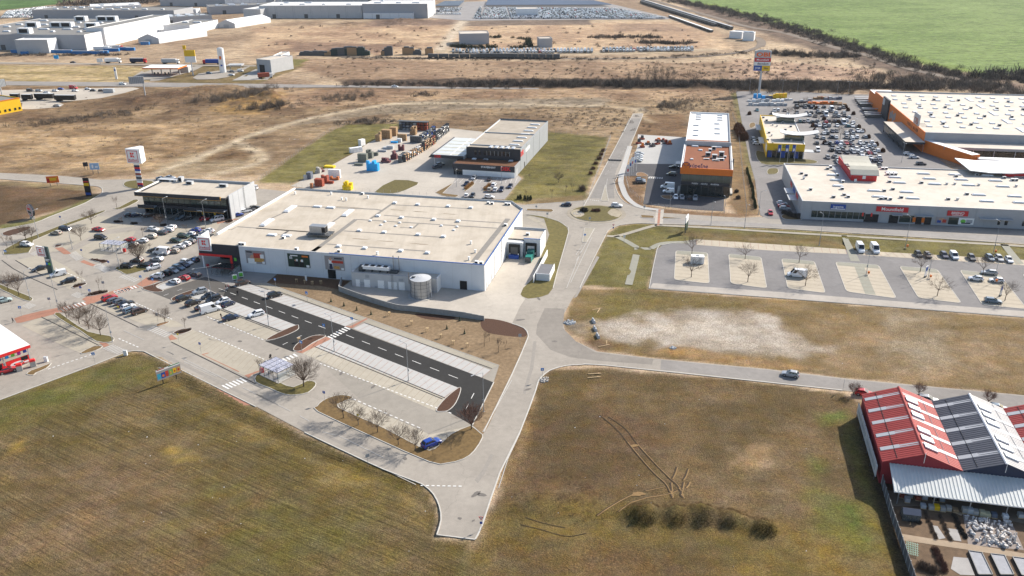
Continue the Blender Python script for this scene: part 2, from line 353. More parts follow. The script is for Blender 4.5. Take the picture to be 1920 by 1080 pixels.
# paint: (polygon px, colour a, colour b, soft edge m, mix scale m, edge wobble m, row lines 0..1)
PAINT = [
 # broad bands of the plain
 ([(-700,-30),(2600,-30),(2600,175),(-700,175)],(218,192,156),(166,140,112),30,60,20,0),
 ([(-200,160),(1400,162),(1400,240),(1000,330),(700,330),(-200,330)],(182,156,118),(138,112,82),5,30,6,0),
 ([(-200,160),(480,166),(660,164),(640,210),(480,236),(300,260),(-200,290)],(172,144,106),(130,104,76),8,22,8,0),
 ([(-200,225),(200,235),(420,225),(460,262),(300,318),(-200,318)],(206,174,128),(160,130,92),12,18,8,0),
 ([(480,166),(1400,168),(1400,190),(900,185),(480,205)],(200,168,128),(158,126,96),4,25,6,0),
 ([(500,110),(1380,118),(1385,150),(640,152)],(190,160,126),(160,130,102),4,30,4,0),
 ([(1370,110),(1640,130),(1720,150),(1500,152),(1370,150)],(204,168,134),(170,136,110),4,20,4,0),
 ([(-200,121),(480,126),(300,150),(230,154),(-200,151)],(214,188,138),(176,156,98),3,14,3,0),
 ([(480,50),(900,45),(880,100),(470,104)],(220,188,148),(182,148,116),5,35,10,0),
 ([(880,45),(1320,40),(1380,95),(900,95)],(222,190,150),(196,162,128),5,40,10,0),
 ([(860,40),(1105,37),(1110,46),(870,49)],(150,130,112),(128,112,100),3,20,2,0),
 ([(545,78),(760,84),(700,100),(540,97)],(170,138,112),(150,120,98),6,20,8,0),
 ([(1160,45),(1260,45),(1290,58),(1150,58)],(190,158,128),(170,140,115),6,20,8,0),
 ([(700,38),(880,36),(860,46),(690,50)],(168,140,118),(140,116,100),5,18,8,0),
 # green crops
 ([(1275,2),(1400,-25),(2700,-25),(2700,150),(1920,141),(1850,141),(1720,118),(1560,72),(1400,30)],(136,164,82),(118,148,66),2,45,3,0.15),
 ([(1275,2),(1340,8),(1560,64),(1740,112),(1860,140),(1850,142),(1720,120),(1560,74),(1400,32)],(150,176,64),(134,160,58),2,20,3,0),
 ([(-300,8),(120,2),(140,-2),(-300,-4)],(108,140,84),(96,126,74),2,40,3,0),
 ([(-300,24),(0,19),(110,8),(150,0),(120,1),(-300,5)],(104,142,74),(92,128,64),2,40,3,0),
 # paler and barer ground in the middle
 ([(730,196),(960,186),(1130,182),(1135,200),(960,202),(640,216)],(168,152,128),(150,134,112),3,14,5,0),
 ([(640,212),(760,190),(900,186),(820,200),(560,236),(480,252)],(172,154,128),(154,138,114),3,10,4,0),
 ([(420,178),(520,172),(530,200),(470,214),(400,210)],(196,156,84),(170,136,80),6,10,6,0),
 ([(290,318),(330,296),(440,272),(490,276),(494,296),(420,318),(330,330)],(190,168,132),(168,146,112),4,8,4,0),
 ([(380,290),(440,276),(474,286),(462,298),(400,302)],(150,118,80),(130,104,72),3,6,3,0),
 ([(-60,340),(150,350),(180,366),(120,392),(0,424),(-60,436)],(122,94,66),(98,78,54),3,14,3,0),
 ([(-60,336),(160,348),(182,358),(150,356),(0,345),(-60,342)],(160,140,98),(140,120,84),1.5,8,2,0),
 ([(0,423),(60,412),(150,380),(186,364),(160,386),(60,422),(0,431)],(112,112,56),(126,120,70),1.5,8,1,0),
 ([(640,149),(960,147),(1400,149),(1640,152),(1640,169),(1300,167),(960,165),(640,164)],(112,92,76),(94,78,64),4,12,4,0),
 ([(1255,-2),(1300,5),(1400,30),(1560,75),(1720,122),(1860,150),(1930,160),(1930,178),(1800,165),(1650,130),(1500,85),(1400,55),(1320,30)],(142,118,100),(112,94,80),6,14,6,0),
 # lawns round the builders' merchant
 ([(545,346),(480,342),(610,252),(650,233),(755,232),(742,244),(690,268),(660,288),(625,308)],(138,128,68),(122,112,56),1.2,16,1,0),
 ([(905,247),(1034,248),(1142,258),(1100,366),(1094,378),(985,382),(945,376),(979,335)],(142,132,72),(120,114,58),1.2,16,1.5,0),
 ([(985,374),(1094,366),(1094,379),(985,384)],(150,126,82),(130,108,70),1.5,6,1,0),
 ([(1208,215),(1285,214),(1285,258),(1196,252),(1160,326),(1152,335),(1172,300)],(150,118,82),(128,98,66),1.5,10,2,0),
 ([(1364,216),(1384,172),(1394,240),(1418,340),(1425,404),(1380,410),(1366,380)],(152,124,84),(134,106,70),1.5,10,2,0),
 ([(1372,175),(1384,172),(1416,338),(1406,338)],(132,122,66),(140,126,80),1.0,10,1,0),
 ([(1152,335),(1165,328),(1205,327),(1215,340),(1207,384),(1245,392),(1360,398),(1425,402),(1390,409),(1335,406),(1240,400),(1178,383),(1164,372)],(146,114,80),(124,94,64),0.8,6,0.8,0),
 # verges round the roundabout
 ([(1090,535),(1137,442),(1160,424),(1200,419),(1440,428),(1885,456),(2020,466),(2020,500),(1310,449),(1242,460),(1232,467),(1217,545)],(124,114,60),(106,98,48),0.8,9,0.6,0),
 ([(1250,432),(1440,440),(1600,452),(1600,466),(1440,455),(1310,447)],(132,110,68),(112,94,54),3,7,3,0),
 ([(985,402),(1017,406),(1050,417),(1064,428),(1064,440),(1046,502),(1036,541),(1020,557),(976,553),(999,524),(1016,482),(1026,440),(1024,432)],(126,116,60),(108,100,50),0.6,7,0.5,0),
 ([(1030,450),(1050,448),(1046,470),(1026,480)],(150,120,76),(130,108,66),1.5,4,1.5,0),
 # waste ground right of the junction
 ([(1090,540),(1217,541),(2020,604),(2020,755),(1440,692),(1130,660),(1060,622),(1058,590),(1072,562)],(136,114,74),(116,98,60),0.8,10,1,0),
 ([(1100,545),(1215,543),(1400,560),(1380,585),(1200,590),(1140,605),(1090,600)],(110,100,50),(118,102,58),3,10,4,0),
 ([(1500,600),(1920,620),(2020,640),(2020,740),(1700,712),(1560,690)],(152,128,94),(130,110,76),6,7,5,0),
 ([(1620,580),(1760,590),(1800,640),(1780,690),(1640,680),(1660,620)],(148,134,110),(130,112,82),5,6,5,0),
 ([(1112,603),(1185,594),(1282,582),(1385,586),(1440,588),(1485,620),(1520,640),(1558,650),(1545,660),(1465,671),(1335,667),(1260,652),(1160,638),(1113,632)],(180,172,162),(156,145,130),3.0,5,4,0),
 ([(1130,615),(1260,600),(1400,610),(1440,630),(1380,655),(1250,640)],(192,184,173),(170,160,146),4.0,5,4,0),
 ([(1265,648),(1400,668),(1540,690),(1500,694),(1300,672),(1220,660)],(160,128,78),(136,108,66),1.5,3,1,0),
 ([(1060,606),(1112,602),(1110,640),(1092,640),(1070,628)],(120,110,98),(150,134,108),1.5,3,1.5,0),
 ([(1085,640),(1110,630),(1160,648),(1120,660)],(120,96,66),(104,84,58),1.5,3,1,0),
 # field in the foreground, right
 ([(905,985),(940,890),(1010,722),(1032,697),(1135,687),(1440,719),(1585,734),(1620,760),(1690,1000),(1720,1120),(-600,1400),(880,1040)],(116,96,64),(98,82,50),0.8,9,1,0),
 ([(950,760),(1100,740),(1250,790),(1220,900),(1100,940),(960,930)],(104,82,56),(94,78,48),6,7,5,0),
 ([(1030,700),(1130,692),(1120,730),(1010,790),(1000,750)],(106,88,52),(94,80,48),2,5,2,0),
 ([(1370,840),(1440,835),(1450,880),(1390,890)],(144,120,88),(112,96,60),3,3,3,0),
 ([(1200,900),(1560,900),(1620,960),(1660,1000),(1500,960),(1300,960)],(122,102,72),(106,90,58),5,6,4,0),
 ([(1530,772),(1590,762),(1600,790),(1545,795)],(86,108,34),(100,104,44),2,4,2,0),
 ([(1520,850),(1545,860),(1545,920),(1515,930)],(92,104,40),(106,98,50),3,4,2,0),
 ([(1550,930),(1600,950),(1650,1000),(1665,1040),(1600,1050),(1540,1000)],(88,106,36),(104,104,44),3,4,3,0),
 ([(1580,790),(1610,800),(1660,1000),(1690,1090),(1660,1090),(1630,980),(1585,840)],(120,108,48),(104,98,46),2,5,2,0),
 ([(960,940),(1200,960),(1260,985),(1500,1000),(1700,1040),(1750,1200),(600,1200),(880,1000)],(122,102,48),(104,90,44),5,6,4,0),
 ([(930,1020),(1300,1040),(1350,1100),(900,1100)],(108,86,54),(96,80,48),5,6,4,0),
 ([(935,900),(975,815),(1000,745),(1008,750),(975,860),(950,910)],(150,124,80),(124,100,64),1.5,3,1.5,0),
 ([(1600,770),(1612,765),(1680,980),(1730,1120),(1700,1120),(1660,990)],(66,54,40),(80,66,46),1.5,4,1.0,0),
 # field in the foreground, left
 ([(-400,900),(-90,792),(0,749),(182,682),(236,660),(270,659),(480,763),(571,811),(778,903),(812,928),(824,952),(826,976),(819,1003),(891,1012),(880,1060),(1000,1300),(-600,1400)],(114,98,64),(98,86,48),0.8,14,1,0.9),
 ([(-100,800),(0,755),(182,688),(240,664),(290,672),(300,700),(200,740),(60,790),(-100,840)],(92,94,42),(108,98,52),3,6,2.5,0),
 ([(290,700),(480,790),(700,890),(790,930),(800,990),(700,960),(560,880),(420,800)],(122,104,54),(104,92,46),6,8,5,0.7),
 ([(0,860),(300,850),(420,980),(380,1080),(0,1080)],(126,104,74),(106,90,58),10,8,6,0.8),
 ([(380,900),(700,950),(900,1080),(560,1120),(360,1040)],(104,96,48),(110,90,54),9,7,6,0.9),
 ([(120,690),(180,690),(160,730),(110,740)],(118,112,50),(124,110,60),3,4,3,0),
 ([(320,845),(350,845),(362,862),(336,866)],(160,132,48),(120,104,50),1.5,3,1.5,0),
 ([(20,832),(42,830),(40,845),(22,848)],(160,132,48),(120,104,50),1.5,3,1.5,0),
 ([(60,648),(140,660),(160,700),(60,730)],(104,98,48),(110,100,56),4,4,3,0),
 ([(560,846),(640,872),(700,918),(640,900)],(132,112,52),(112,98,48),4,5,3,0.5),
 ([(0,735),(190,672),(236,658),(262,660),(200,676),(0,752)],(128,116,70),(112,104,58),1.0,5,0.6,0),
 # soil bed in front of the supermarket wall
 (SOIL,(178,142,104),(150,116,82),0.5,4,0.3,0),
 ([(640,541),(700,567),(690,580),(640,565),(590,545),(560,535),(540,520),(600,521)],(92,66,48),(80,58,44),1.2,3,0.6,0),
 ([(500,530),(521,513),(600,521),(640,530),(634,545),(560,534)],(82,58,42),(70,50,38),0.6,3,0.4,0),  # shadow of the wall painted into the soil colour
 ([(905,598),(960,607),(982,616),(988,627),(980,632),(950,630),(915,624),(905,612)],(100,56,40),(84,48,36),0.4,2,0.3,0),
 ([(780,588),(850,594),(845,600),(812,600),(790,596)],(100,56,40),(86,50,38),0.5,2,0.4,0),
 ([(925,715),(938,690),(962,700),(915,800),(905,815),(888,796)],(170,140,104),(146,118,84),0.6,3,0.4,0),
 # left edge lots
 ([(-90,159),(0,161),(250,164),(262,167),(190,186),(115,203),(44,214),(-90,240)],(170,140,102),(140,112,80),2,8,2,0),
 ([(262,140),(300,124),(345,120),(470,122),(520,112),(560,118),(575,122),(480,160),(300,155)],(150,128,86),(130,116,70),2,6,2,0),
 ([(540,110),(580,112),(560,122),(545,122)],(140,134,70),(130,124,62),2,8,2,0),
]
def axis(segs):
    a = []
    for lo,hi,st in segs:
        a += list(np.arange(lo,hi,st))
    return np.array(a)
gx = axis([(-12000,-3000,1500),(-3000,-900,150),(-900,-240,8),(-240,240,1.5),(240,900,8),(900,3000,150),(3000,12001,1500)])
gy = axis([(-3000,0,500),(0,60,10),(60,210,1.0),(210,340,1.5),(340,620,3),(620,1500,7),(1500,3000,75),(3000,14001,1000)])
GX,GY = np.meshgrid(gx,gy)
nxg,nyg = len(gx),len(gy)
base1,base2 = alb(214,186,150),alb(176,148,118)
m0 = fbm(GX,GY,90,4,3)[...,None]
GC = base1*m0+base2*(1-m0)
GA = np.zeros(GX.shape)
wob = (fbm(GX,GY,9,4,11)-0.5)*2
for poly,ca,cb,soft,sc,wb,rows in PAINT:
    wp = [(max(-11000,min(11000,p.x)),max(-2500,min(13000,p.y))) for p in (P(x,max(y,-128)) for x,y in poly)]
    xs = [p[0] for p in wp]; ys = [p[1] for p in wp]
    i0,i1 = np.searchsorted(gx,min(xs)-soft*2-wb),np.searchsorted(gx,max(xs)+soft*2+wb)
    j0,j1 = np.searchsorted(gy,min(ys)-soft*2-wb),np.searchsorted(gy,max(ys)+soft*2+wb)
    if i1 <= i0 or j1 <= j0: continue
    sl = (slice(j0,j1),slice(i0,i1))
    d = sdf(GX[sl],GY[sl],wp)+wob[sl]*wb*1.6
    k = np.clip(0.5+d/(2*soft),0,1); k = k*k*(3-2*k)
    n = np.clip((fbm(GX[sl],GY[sl],sc,6,int(sc*7)+len(poly))-0.5)*3.4+0.5,0,1)[...,None]
    c = alb(*ca)*n+alb(*cb)*(1-n); c = c*SATK+c.mean(-1,keepdims=True)*(1-SATK)
    if max(q[1] for q in poly) > 560: c = c*np.array([1.06,1.0,.93])
    if poly[0][1] < 330 and poly[0][0] < 1300: c = c*np.array([.96,.92,.88])*(0.80+0.36*fbm(GX[sl]/2.2,GY[sl],16,5,91)[...,None])
    GC[sl] = GC[sl]*(1-k[...,None])+c*k[...,None]
    GA[sl] = GA[sl]*(1-k)+rows*k
# relief: fields roll a little, paved land is flat, and a few banks, ditches and mounds
dp = np.full(GX.shape,-1e9)
near = (slice(np.searchsorted(gy,60),np.searchsorted(gy,1250)),slice(np.searchsorted(gx,-500),np.searchsorted(gx,500)))
for poly in PAVED+[SOIL]:
    wp = [(p.x,p.y) for p in PL(poly)]
    dp[near] = np.maximum(dp[near],sdf(GX[near],GY[near],wp))
free = np.clip((-dp-0.6)/5.0,0,1); free[GY > 900] = 1.0; free[GY < 60] = 1
GZ = -0.06+free*((fbm(GX,GY,22,4,5)-0.42)*0.9+(fbm(GX,GY,3.2,3,8)-0.5)*0.16)
def bank(px,w,h):
    """a ridge (h>0) or ditch (h<0) along a pixel polyline"""
    pts = [P(x,y) for x,y in px]; d = np.full(GX[near].shape,1e9)
    for a,b in zip(pts[:-1],pts[1:]):
        ex,ey = b.x-a.x,b.y-a.y; l = ex*ex+ey*ey
        t = np.clip(((GX[near]-a.x)*ex+(GY[near]-a.y)*ey)/l,0,1)
        d = np.minimum(d,np.hypot(GX[near]-a.x-t*ex,GY[near]-a.y-t*ey))
    GZ[near] += h*np.exp(-(d/w)**2)
bank([(300,690),(380,745),(480,800),(600,855),(720,900),(780,930),(806,965),(812,1000)],1.3,-0.5)
bank([(290,672),(380,722),(470,775)],1.0,0.25)
bank([(1240,436),(1440,444),(1620,458)],2.5,-0.5)
for px,rx,h in [((505,184),7,2.6),((515,186),6,2.2),((322,212),4,1.2),((480,190),10,1.6),((440,196),9,1.0),((250,190),14,1.6),((330,180),16,1.6),((390,170),16,1.8),((755,42),25,3),((660,47),18,2),((1062,56),40,0),
                  ((1206,966),2.5,2.1),((1268,968),2.2,2.0),((1314,969),2.2,2.1),((1366,974),2.1,1.8),((1384,980),1.6,.8),((1432,990),2.3,1.3),((1020,945),4,.5),((1080,950),4,.5),
                  ((1310,164),6,2.2),((1215,207),5,1.6)]:
    c = P(*px); GZ += h*np.exp(-(((GX-c.x)**2+(GY-c.y)**2)/rx**2))*np.clip(0.5+1.6*fbm(GX,GY,2.0,3,77),0.4,1.7)
    k = np.exp(-(((GX-c.x)**2+(GY-c.y)**2)/(rx*0.9)**2))[...,None]*min(1,abs(h))
    if 955 < px[1]: k = k*np.clip(fbm(GX,GY,3,3,5)*1.6-.1,0,1)[...,None]; GC = GC*(1-k*.6)+alb(112,100,46)*k*.6
    if px[1] < 220: GC = GC*(1-k*0.75)+alb(104,80,62)*k*0.75
# wheel ruts on the right field
def rut(px,w,h,col=(150,122,84)):
    pts = smooth([(P(x,y).x,P(x,y).y) for x,y in px],6,False)
    d = np.full(GX[near].shape,1e9)
    for a,b in zip(pts[:-1],pts[1:]):
        ex,ey = b[0]-a[0],b[1]-a[1]; l = ex*ex+ey*ey+1e-9
        t = np.clip(((GX[near]-a[0])*ex+(GY[near]-a[1])*ey)/l,0,1)
        d = np.minimum(d,np.hypot(GX[near]-a[0]-t*ex,GY[near]-a[1]-t*ey))
    k = np.exp(-(d/w)**2)
    GC[near] = GC[near]*(1-0.95*k[...,None])+alb(*col)*0.95*k[...,None]
    GZ[near] += h*k
for px_,w_,c_ in (([(300,322),(370,298),(425,272),(480,250),(580,222.5),(687,202.5),(742,194.5),(850,194),(960,195),(1060,199),(1130,198),(1190,205),(1200,212)],3.2,(212,190,156)),([(425,272),(447,268),(470,279),(492,290),(485,305),(440,318),(400,326)],3.0,(210,188,154)),
     ([(825,94),(845,70),(870,37),(892,18)],7,(224,204,176)),([(800,97),(1100,100),(1335,93)],9,(206,184,152)),([(1200,214),(1215,226),(1222,228)],2.5,(196,168,128)),([(1180,204),(1140,198)],2.5,(196,168,128))):
    rut(px_,w_,0,c_)
n = nxg*nyg
me = bpy.data.meshes.new('ground')
co = np.stack([GX.ravel(),GY.ravel(),GZ.ravel()],1).astype(np.float32)
ii = np.arange(n).reshape(nyg,nxg)
fc = np.stack([ii[:-1,:-1].ravel(),ii[:-1,1:].ravel(),ii[1:,1:].ravel(),ii[1:,:-1].ravel()],1)
me.vertices.add(n); me.vertices.foreach_set('co',co.ravel())
me.loops.add(fc.size); me.loops.foreach_set('vertex_index',fc.ravel().astype(np.int32))
me.polygons.add(len(fc)); me.polygons.foreach_set('loop_start',(np.arange(len(fc))*4).astype(np.int32))
me.update(calc_edges=True)
me.polygons.foreach_set('use_smooth',np.ones(len(fc),bool))
at = me.color_attributes.new('soil','FLOAT_COLOR','POINT')
at.data.foreach_set('color',np.concatenate([GC.reshape(-1,3),GA.reshape(-1,1)],1).astype(np.float32).ravel())
def ground_height(x,y):
    i = min(max(np.searchsorted(gx,x)-1,0),nxg-2); j = min(max(np.searchsorted(gy,y)-1,0),nyg-2)
    u = (x-gx[i])/(gx[i+1]-gx[i]); v = (y-gy[j])/(gy[j+1]-gy[j])
    return float((GZ[j,i]*(1-u)+GZ[j,i+1]*u)*(1-v)+(GZ[j+1,i]*(1-u)+GZ[j+1,i+1]*u)*v)

gm = bpy.data.materials.new('grassland'); gm.use_nodes = True
t = gm.node_tree; N = t.nodes; L = t.links; b = N['Principled BSDF']; b.inputs['Roughness'].default_value = 0.95; b.inputs['Specular IOR Level'].default_value = 0.1
A = N.new('ShaderNodeAttribute'); A.attribute_name = 'soil'
geo = N.new('ShaderNodeNewGeometry')
def nz(scale,detail=5,rough=0.6,vec=None):
    q = N.new('ShaderNodeTexNoise'); q.inputs['Scale'].default_value = scale; q.inputs['Detail'].default_value = detail; q.inputs['Roughness'].default_value = rough
    L.new(vec or geo.outputs['Position'],q.inputs['Vector']); return q.outputs['Fac']
def mrange(v,a,c,d,e):
    q = N.new('ShaderNodeMapRange'); q.inputs['From Min'].default_value = a; q.inputs['From Max'].default_value = c; q.inputs['To Min'].default_value = d; q.inputs['To Max'].default_value = e
    L.new(v,q.inputs['Value']); return q.outputs[0]
def mth(op,a,c):
    q = N.new('ShaderNodeMath'); q.operation = op
    for k,v in enumerate((a,c)):
        if isinstance(v,(int,float)): q.inputs[k].default_value = v
        else: L.new(v,q.inputs[k])
    return q.outputs[0]
rowyaw = yaw(P(100,860),P(362,982))
mp = N.new('ShaderNodeMapping'); mp.vector_type = 'TEXTURE'; mp.inputs['Rotation'].default_value = (0,0,rowyaw); mp.inputs['Scale'].default_value = (18,0.6,1)
L.new(geo.outputs['Position'],mp.inputs[0])
rows = mrange(nz(1.0,4,0.6,mp.outputs[0]),0.32,0.68,0.68,1.22)
mp2 = N.new('ShaderNodeMapping'); mp2.vector_type = 'TEXTURE'; mp2.inputs['Scale'].default_value = (30,5,1); L.new(geo.outputs['Position'],mp2.inputs[0])
band = mrange(nz(1.0,5,0.6,mp2.outputs[0]),0.3,0.7,0.85,1.13)
mixr = N.new('ShaderNodeMix'); L.new(A.outputs['Alpha'],mixr.inputs['Factor']); mixr.inputs['A'].default_value = 1.0; L.new(rows,mixr.inputs['B'])
f1 = mrange(nz(1.7,7,0.85),0.32,0.68,0.62,1.62)
f2 = mth('MULTIPLY',mrange(nz(0.33,5,0.62),0.3,0.7,0.84,1.17),mrange(nz(4.2,2,0.6),0.3,0.7,0.66,1.34))
sx_ = N.new('ShaderNodeSeparateXYZ'); L.new(geo.outputs['Position'],sx_.inputs[0])
far_ = mrange(sx_.outputs['Y'],300,380,0,1)
mp3 = N.new('ShaderNodeMapping'); mp3.vector_type = 'TEXTURE'; mp3.inputs['Scale'].default_value = (10,6,1); L.new(geo.outputs['Position'],mp3.inputs[0])
scr = mrange(nz(1.0,8,0.8,mp3.outputs[0]),0.33,0.67,0.42,1.3)
mixf = N.new('ShaderNodeMix'); L.new(far_,mixf.inputs['Factor']); mixf.inputs['A'].default_value = 1.12; L.new(scr,mixf.inputs['B'])
f = mth('MULTIPLY',mth('MULTIPLY',mth('MULTIPLY',f1,f2),mixf.outputs['Result']),mth('MULTIPLY',mixr.outputs['Result'],band))
vm = N.new('ShaderNodeVectorMath'); vm.operation = 'SCALE'; L.new(A.outputs['Color'],vm.inputs[0]); L.new(f,vm.inputs['Scale'])
# tint: some blades greener or yellower
hs = N.new('ShaderNodeHueSaturation'); L.new(vm.outputs[0],hs.inputs['Color'])
L.new(mrange(nz(0.5,5,0.7),0.3,0.7,0.487,0.514),hs.inputs['Hue']); L.new(mrange(nz(0.21,4,0.6),0.3,0.7,0.78,1.02),hs.inputs['Saturation'])
L.new(hs.outputs[0],b.inputs['Base Color'])
bp = N.new('ShaderNodeBump'); bp.inputs['Strength'].default_value = 1.0; bp.inputs['Distance'].default_value = 0.3
L.new(mth('ADD',nz(3.5,5,0.7),mth('MULTIPLY',mixr.outputs['Result'],0.6)),bp.inputs['Height']); L.new(bp.outputs[0],b.inputs['Normal'])
MATS['grassland'] = gm
me.materials.append(gm)
go = obj('ground',me); go['kind'] = 'structure'

# ------------------------------------------------------------------ paved surfaces
ASPH = mat('worn_asphalt',alb(190,181,171)*1.0,0.92,0.10,0.25,bump=0.25,bscale=14,dirt=0.0)
def asphalt(name,c,var=0.1,patch=0.12,rough=0.92):
    """asphalt with big soft patches, fine aggregate and thin cracks"""
    m = bpy.data.materials.new(name); m.use_nodes = True; t = m.node_tree; N = t.nodes; L = t.links; b = N['Principled BSDF']
    b.inputs['Roughness'].default_value = rough; b.inputs['Specular IOR Level'].default_value = 0.2
    g = N.new('ShaderNodeNewGeometry')
    def nz(s,d,r):
        q = N.new('ShaderNodeTexNoise'); q.inputs['Scale'].default_value = s; q.inputs['Detail'].default_value = d; q.inputs['Roughness'].default_value = r; L.new(g.outputs['Position'],q.inputs['Vector']); return q.outputs['Fac']
    def mr(v,lo,hi,a=0.3,c=0.7):
        q = N.new('ShaderNodeMapRange'); q.inputs['From Min'].default_value = a; q.inputs['From Max'].default_value = c; q.inputs['To Min'].default_value = lo; q.inputs['To Max'].default_value = hi; L.new(v,q.inputs['Value']); return q.outputs[0]
    def mul(a,c):
        q = N.new('ShaderNodeMath'); q.operation = 'MULTIPLY'; L.new(a,q.inputs[0]); L.new(c,q.inputs[1]); return q.outputs[0]
    f = mul(mul(mr(nz(0.07,5,0.6),1-patch,1+patch),mr(nz(0.6,6,0.7),1-var,1+var)),mr(nz(9,3,0.7),1-var,1+var))
    vo = N.new('ShaderNodeTexVoronoi'); vo.feature = 'DISTANCE_TO_EDGE'; vo.inputs['Scale'].default_value = 0.055
    wp = N.new('ShaderNodeTexNoise'); wp.inputs['Scale'].default_value = 0.25; wp.inputs['Detail'].default_value = 3; L.new(g.outputs['Position'],wp.inputs['Vector'])
    ad = N.new('ShaderNodeVectorMath'); ad.operation = 'MULTIPLY_ADD'; ad.inputs[1].default_value = (6,6,6); L.new(wp.outputs['Color'],ad.inputs[0]); L.new(g.outputs['Position'],ad.inputs[2])
    L.new(ad.outputs[0],vo.inputs['Vector'])
    f = mul(f,mr(vo.outputs['Distance'],0.86,1.0,0.001,0.006))
    vm = N.new('ShaderNodeVectorMath'); vm.operation = 'SCALE'; vm.inputs[0].default_value = tuple(c); L.new(f,vm.inputs['Scale']); L.new(vm.outputs[0],b.inputs['Base Color'])
    MATS[name] = m; return m
A_OLD = asphalt('old_pale_asphalt',alb(180,172,161))
A_PARK = asphalt('car_park_asphalt',alb(173,166,155),0.09)
A_NEW = asphalt('new_dark_asphalt',alb(64,63,62),0.1,0.08)
A_GREY = asphalt('grey_lot_asphalt',alb(146,143,142),0.09)
A_MID = asphalt('dark_lot_asphalt',alb(98,98,104),0.1)
A_OBI = asphalt('retail_park_asphalt',alb(152,148,146),0.1)
A_PATCH = asphalt('patched_asphalt',alb(158,151,142),0.1)
PAVE = asphalt('beige_stall_paving',alb(193,184,167),0.07,0.06)
PAVE2 = asphalt('cream_stall_paving',alb(208,196,176),0.07,0.06); PAVE3 = asphalt('pale_stall_paving',alb(200,191,174),0.07,0.06)
PAVEN = asphalt('new_pale_paving',alb(206,204,200),0.06,0.05)
PATHM = asphalt('path_paving',alb(184,176,160),0.08,0.08)
PATHG = asphalt('grey_path_paving',alb(170,168,154),0.08,0.08)
CONCY = asphalt('yard_concrete',alb(208,199,186),0.07,0.1)
SANDR = asphalt('sandy_track',alb(206,180,144),0.12,0.14)
REDP = asphalt('red_pavers',alb(188,138,116),0.1,0.1)
PAINTW = mat('road_paint',(0.66,0.65,0.62),0.8,0.15,2.0)
PAINTO = mat('worn_road_paint',(0.42,0.405,0.38),0.85,0.18,1.5)
PAINTR = mat('red_line',alb(186,150,134),0.85,0.15,2.0)
LINED = mat('drain_and_kerb_shade',(0.055,0.052,0.048),0.8,0.2,1.0)
GRASSI = mat('verge_grass',alb(112,102,56),0.95,0.45,1.2,bump=0.8,bscale=5)
GRASSB = mat('brown_grass',alb(128,104,66),0.95,0.35,1.2,bump=0.8,bscale=5)
MULCH = mat('bark_mulch',alb(92,64,48),0.95,0.4,3.0,bump=1.0,bscale=8)
SOILB = mat('planted_soil',alb(154,130,100),0.95,0.4,1.1,bump=1.0,bscale=3,dirt=0.6)
GRASSV = mat('lawn_grass',alb(120,110,60),0.95,0.4,0.8,bump=0.8,bscale=5,dirt=0.25)
SOILM = mat('bare_soil',alb(152,118,84),0.95,0.25,1.2,bump=0.8,bscale=5)
def lay(name,px,m,z,sm=0):
    p = [(q.x,q.y) for q in PL(px)]
    if sm: p = smooth(p,sm)
    mb = MB(); mb.sheet([(x,y,z) for x,y in p],m)
    c = (sum(q[0] for q in p)/len(p),sum(q[1] for q in p)/len(p),0)
    return struct(name,mb,c)
lay('road',ROADPX,A_OLD,0.010)
lay('car_park',CARPARK,A_PARK,0.014)
lay('loading_yard',DOCK,CONCY,0.030)
lay('parking_lot',RLOT,A_GREY,0.010)
lay('builders_yard',DEKY,CONCY,0.014)
lay('parking_lot',DEKP,asphalt('customer_lot_asphalt',alb(178,172,166)),0.022)
lay('paved_yard',ORPAVE,PAVEN,0.012)
lay('driveway',ORASPH,asphalt('driveway_asphalt',alb(100,99,102)),0.016)
lay('retail_park',OBI,A_OBI,0.018)
lay('highway',HIGHW,asphalt('highway_asphalt',alb(166,160,154),0.1),0.15)
lay('far_road',FARRD,asphalt('far_road_asphalt',alb(176,166,152),0.1),0.25)
lay('truck_lot',TRUCKL,asphalt('truck_lot_concrete',alb(206,196,182),0.08),0.06)
lay('asphalt_patch',ZL('22',[(245,150),(395,155),(380,300),(480,400),(620,480),(1060,535),(1050,575),(640,545),(440,520),(290,465),(180,345),(190,270)]),A_PATCH,0.016)
lay('asphalt_patch',[(1240,675),(1440,694),(1590,712),(1920,743),(2010,754),(2010,788),(1700,746),(1580,730),(1440,715),(1238,693)],asphalt('street_asphalt',alb(160,155,150)),0.016)
lay('asphalt_patch',[(1200,408),(1400,417),(1880,443),(2010,452),(2010,462),(1885,453),(1440,425),(1225,417)],asphalt('avenue_asphalt',alb(170,165,160)),0.016)
lay('asphalt_patch',[(1180,222),(1204,222),(1156,318),(1150,340),(1152,372),(1106,372)],asphalt('north_street_asphalt',alb(158,153,147)),0.017)
# dark new carriageway of the car park
NEWA = [(286,549),(307,544),(385,519),(405,525),(440,538),(647,612),(660,617),(903,708),(925,717),(885,797),(838,771),(862,737),(859,727),(627,636),(600,627),(588,629),(570,636),(556,648),(550,660),(497,640),(515,637),(548,622),(561,614),(556,610),(443,567),(400,548),(385,541),(361,544),(325,558),(322,563)]
lay('asphalt_lane',NEWA,A_NEW,0.020); lay('asphalt_lane',[(286,549),(307,544),(385,519),(405,525),(428,534),(418,556),(400,548),(385,541),(361,544),(325,558),(322,563)],asphalt('lane_head_asphalt',alb(112,108,103)),0.0215)
lay('planting_bed',SOIL,SOILB,0.034)
for px in ([(500,530),(521,513),(600,521),(655,527),(640,540),(646,545),(600,536),(560,534)],): lay('planting_bed',px,mat('shaded_topsoil',alb(116,86,62),0.95,0.3,1.5,bump=1.0,bscale=6),0.040)  # wall-side strip of soil, darkened to paint in the supermarket's shadow
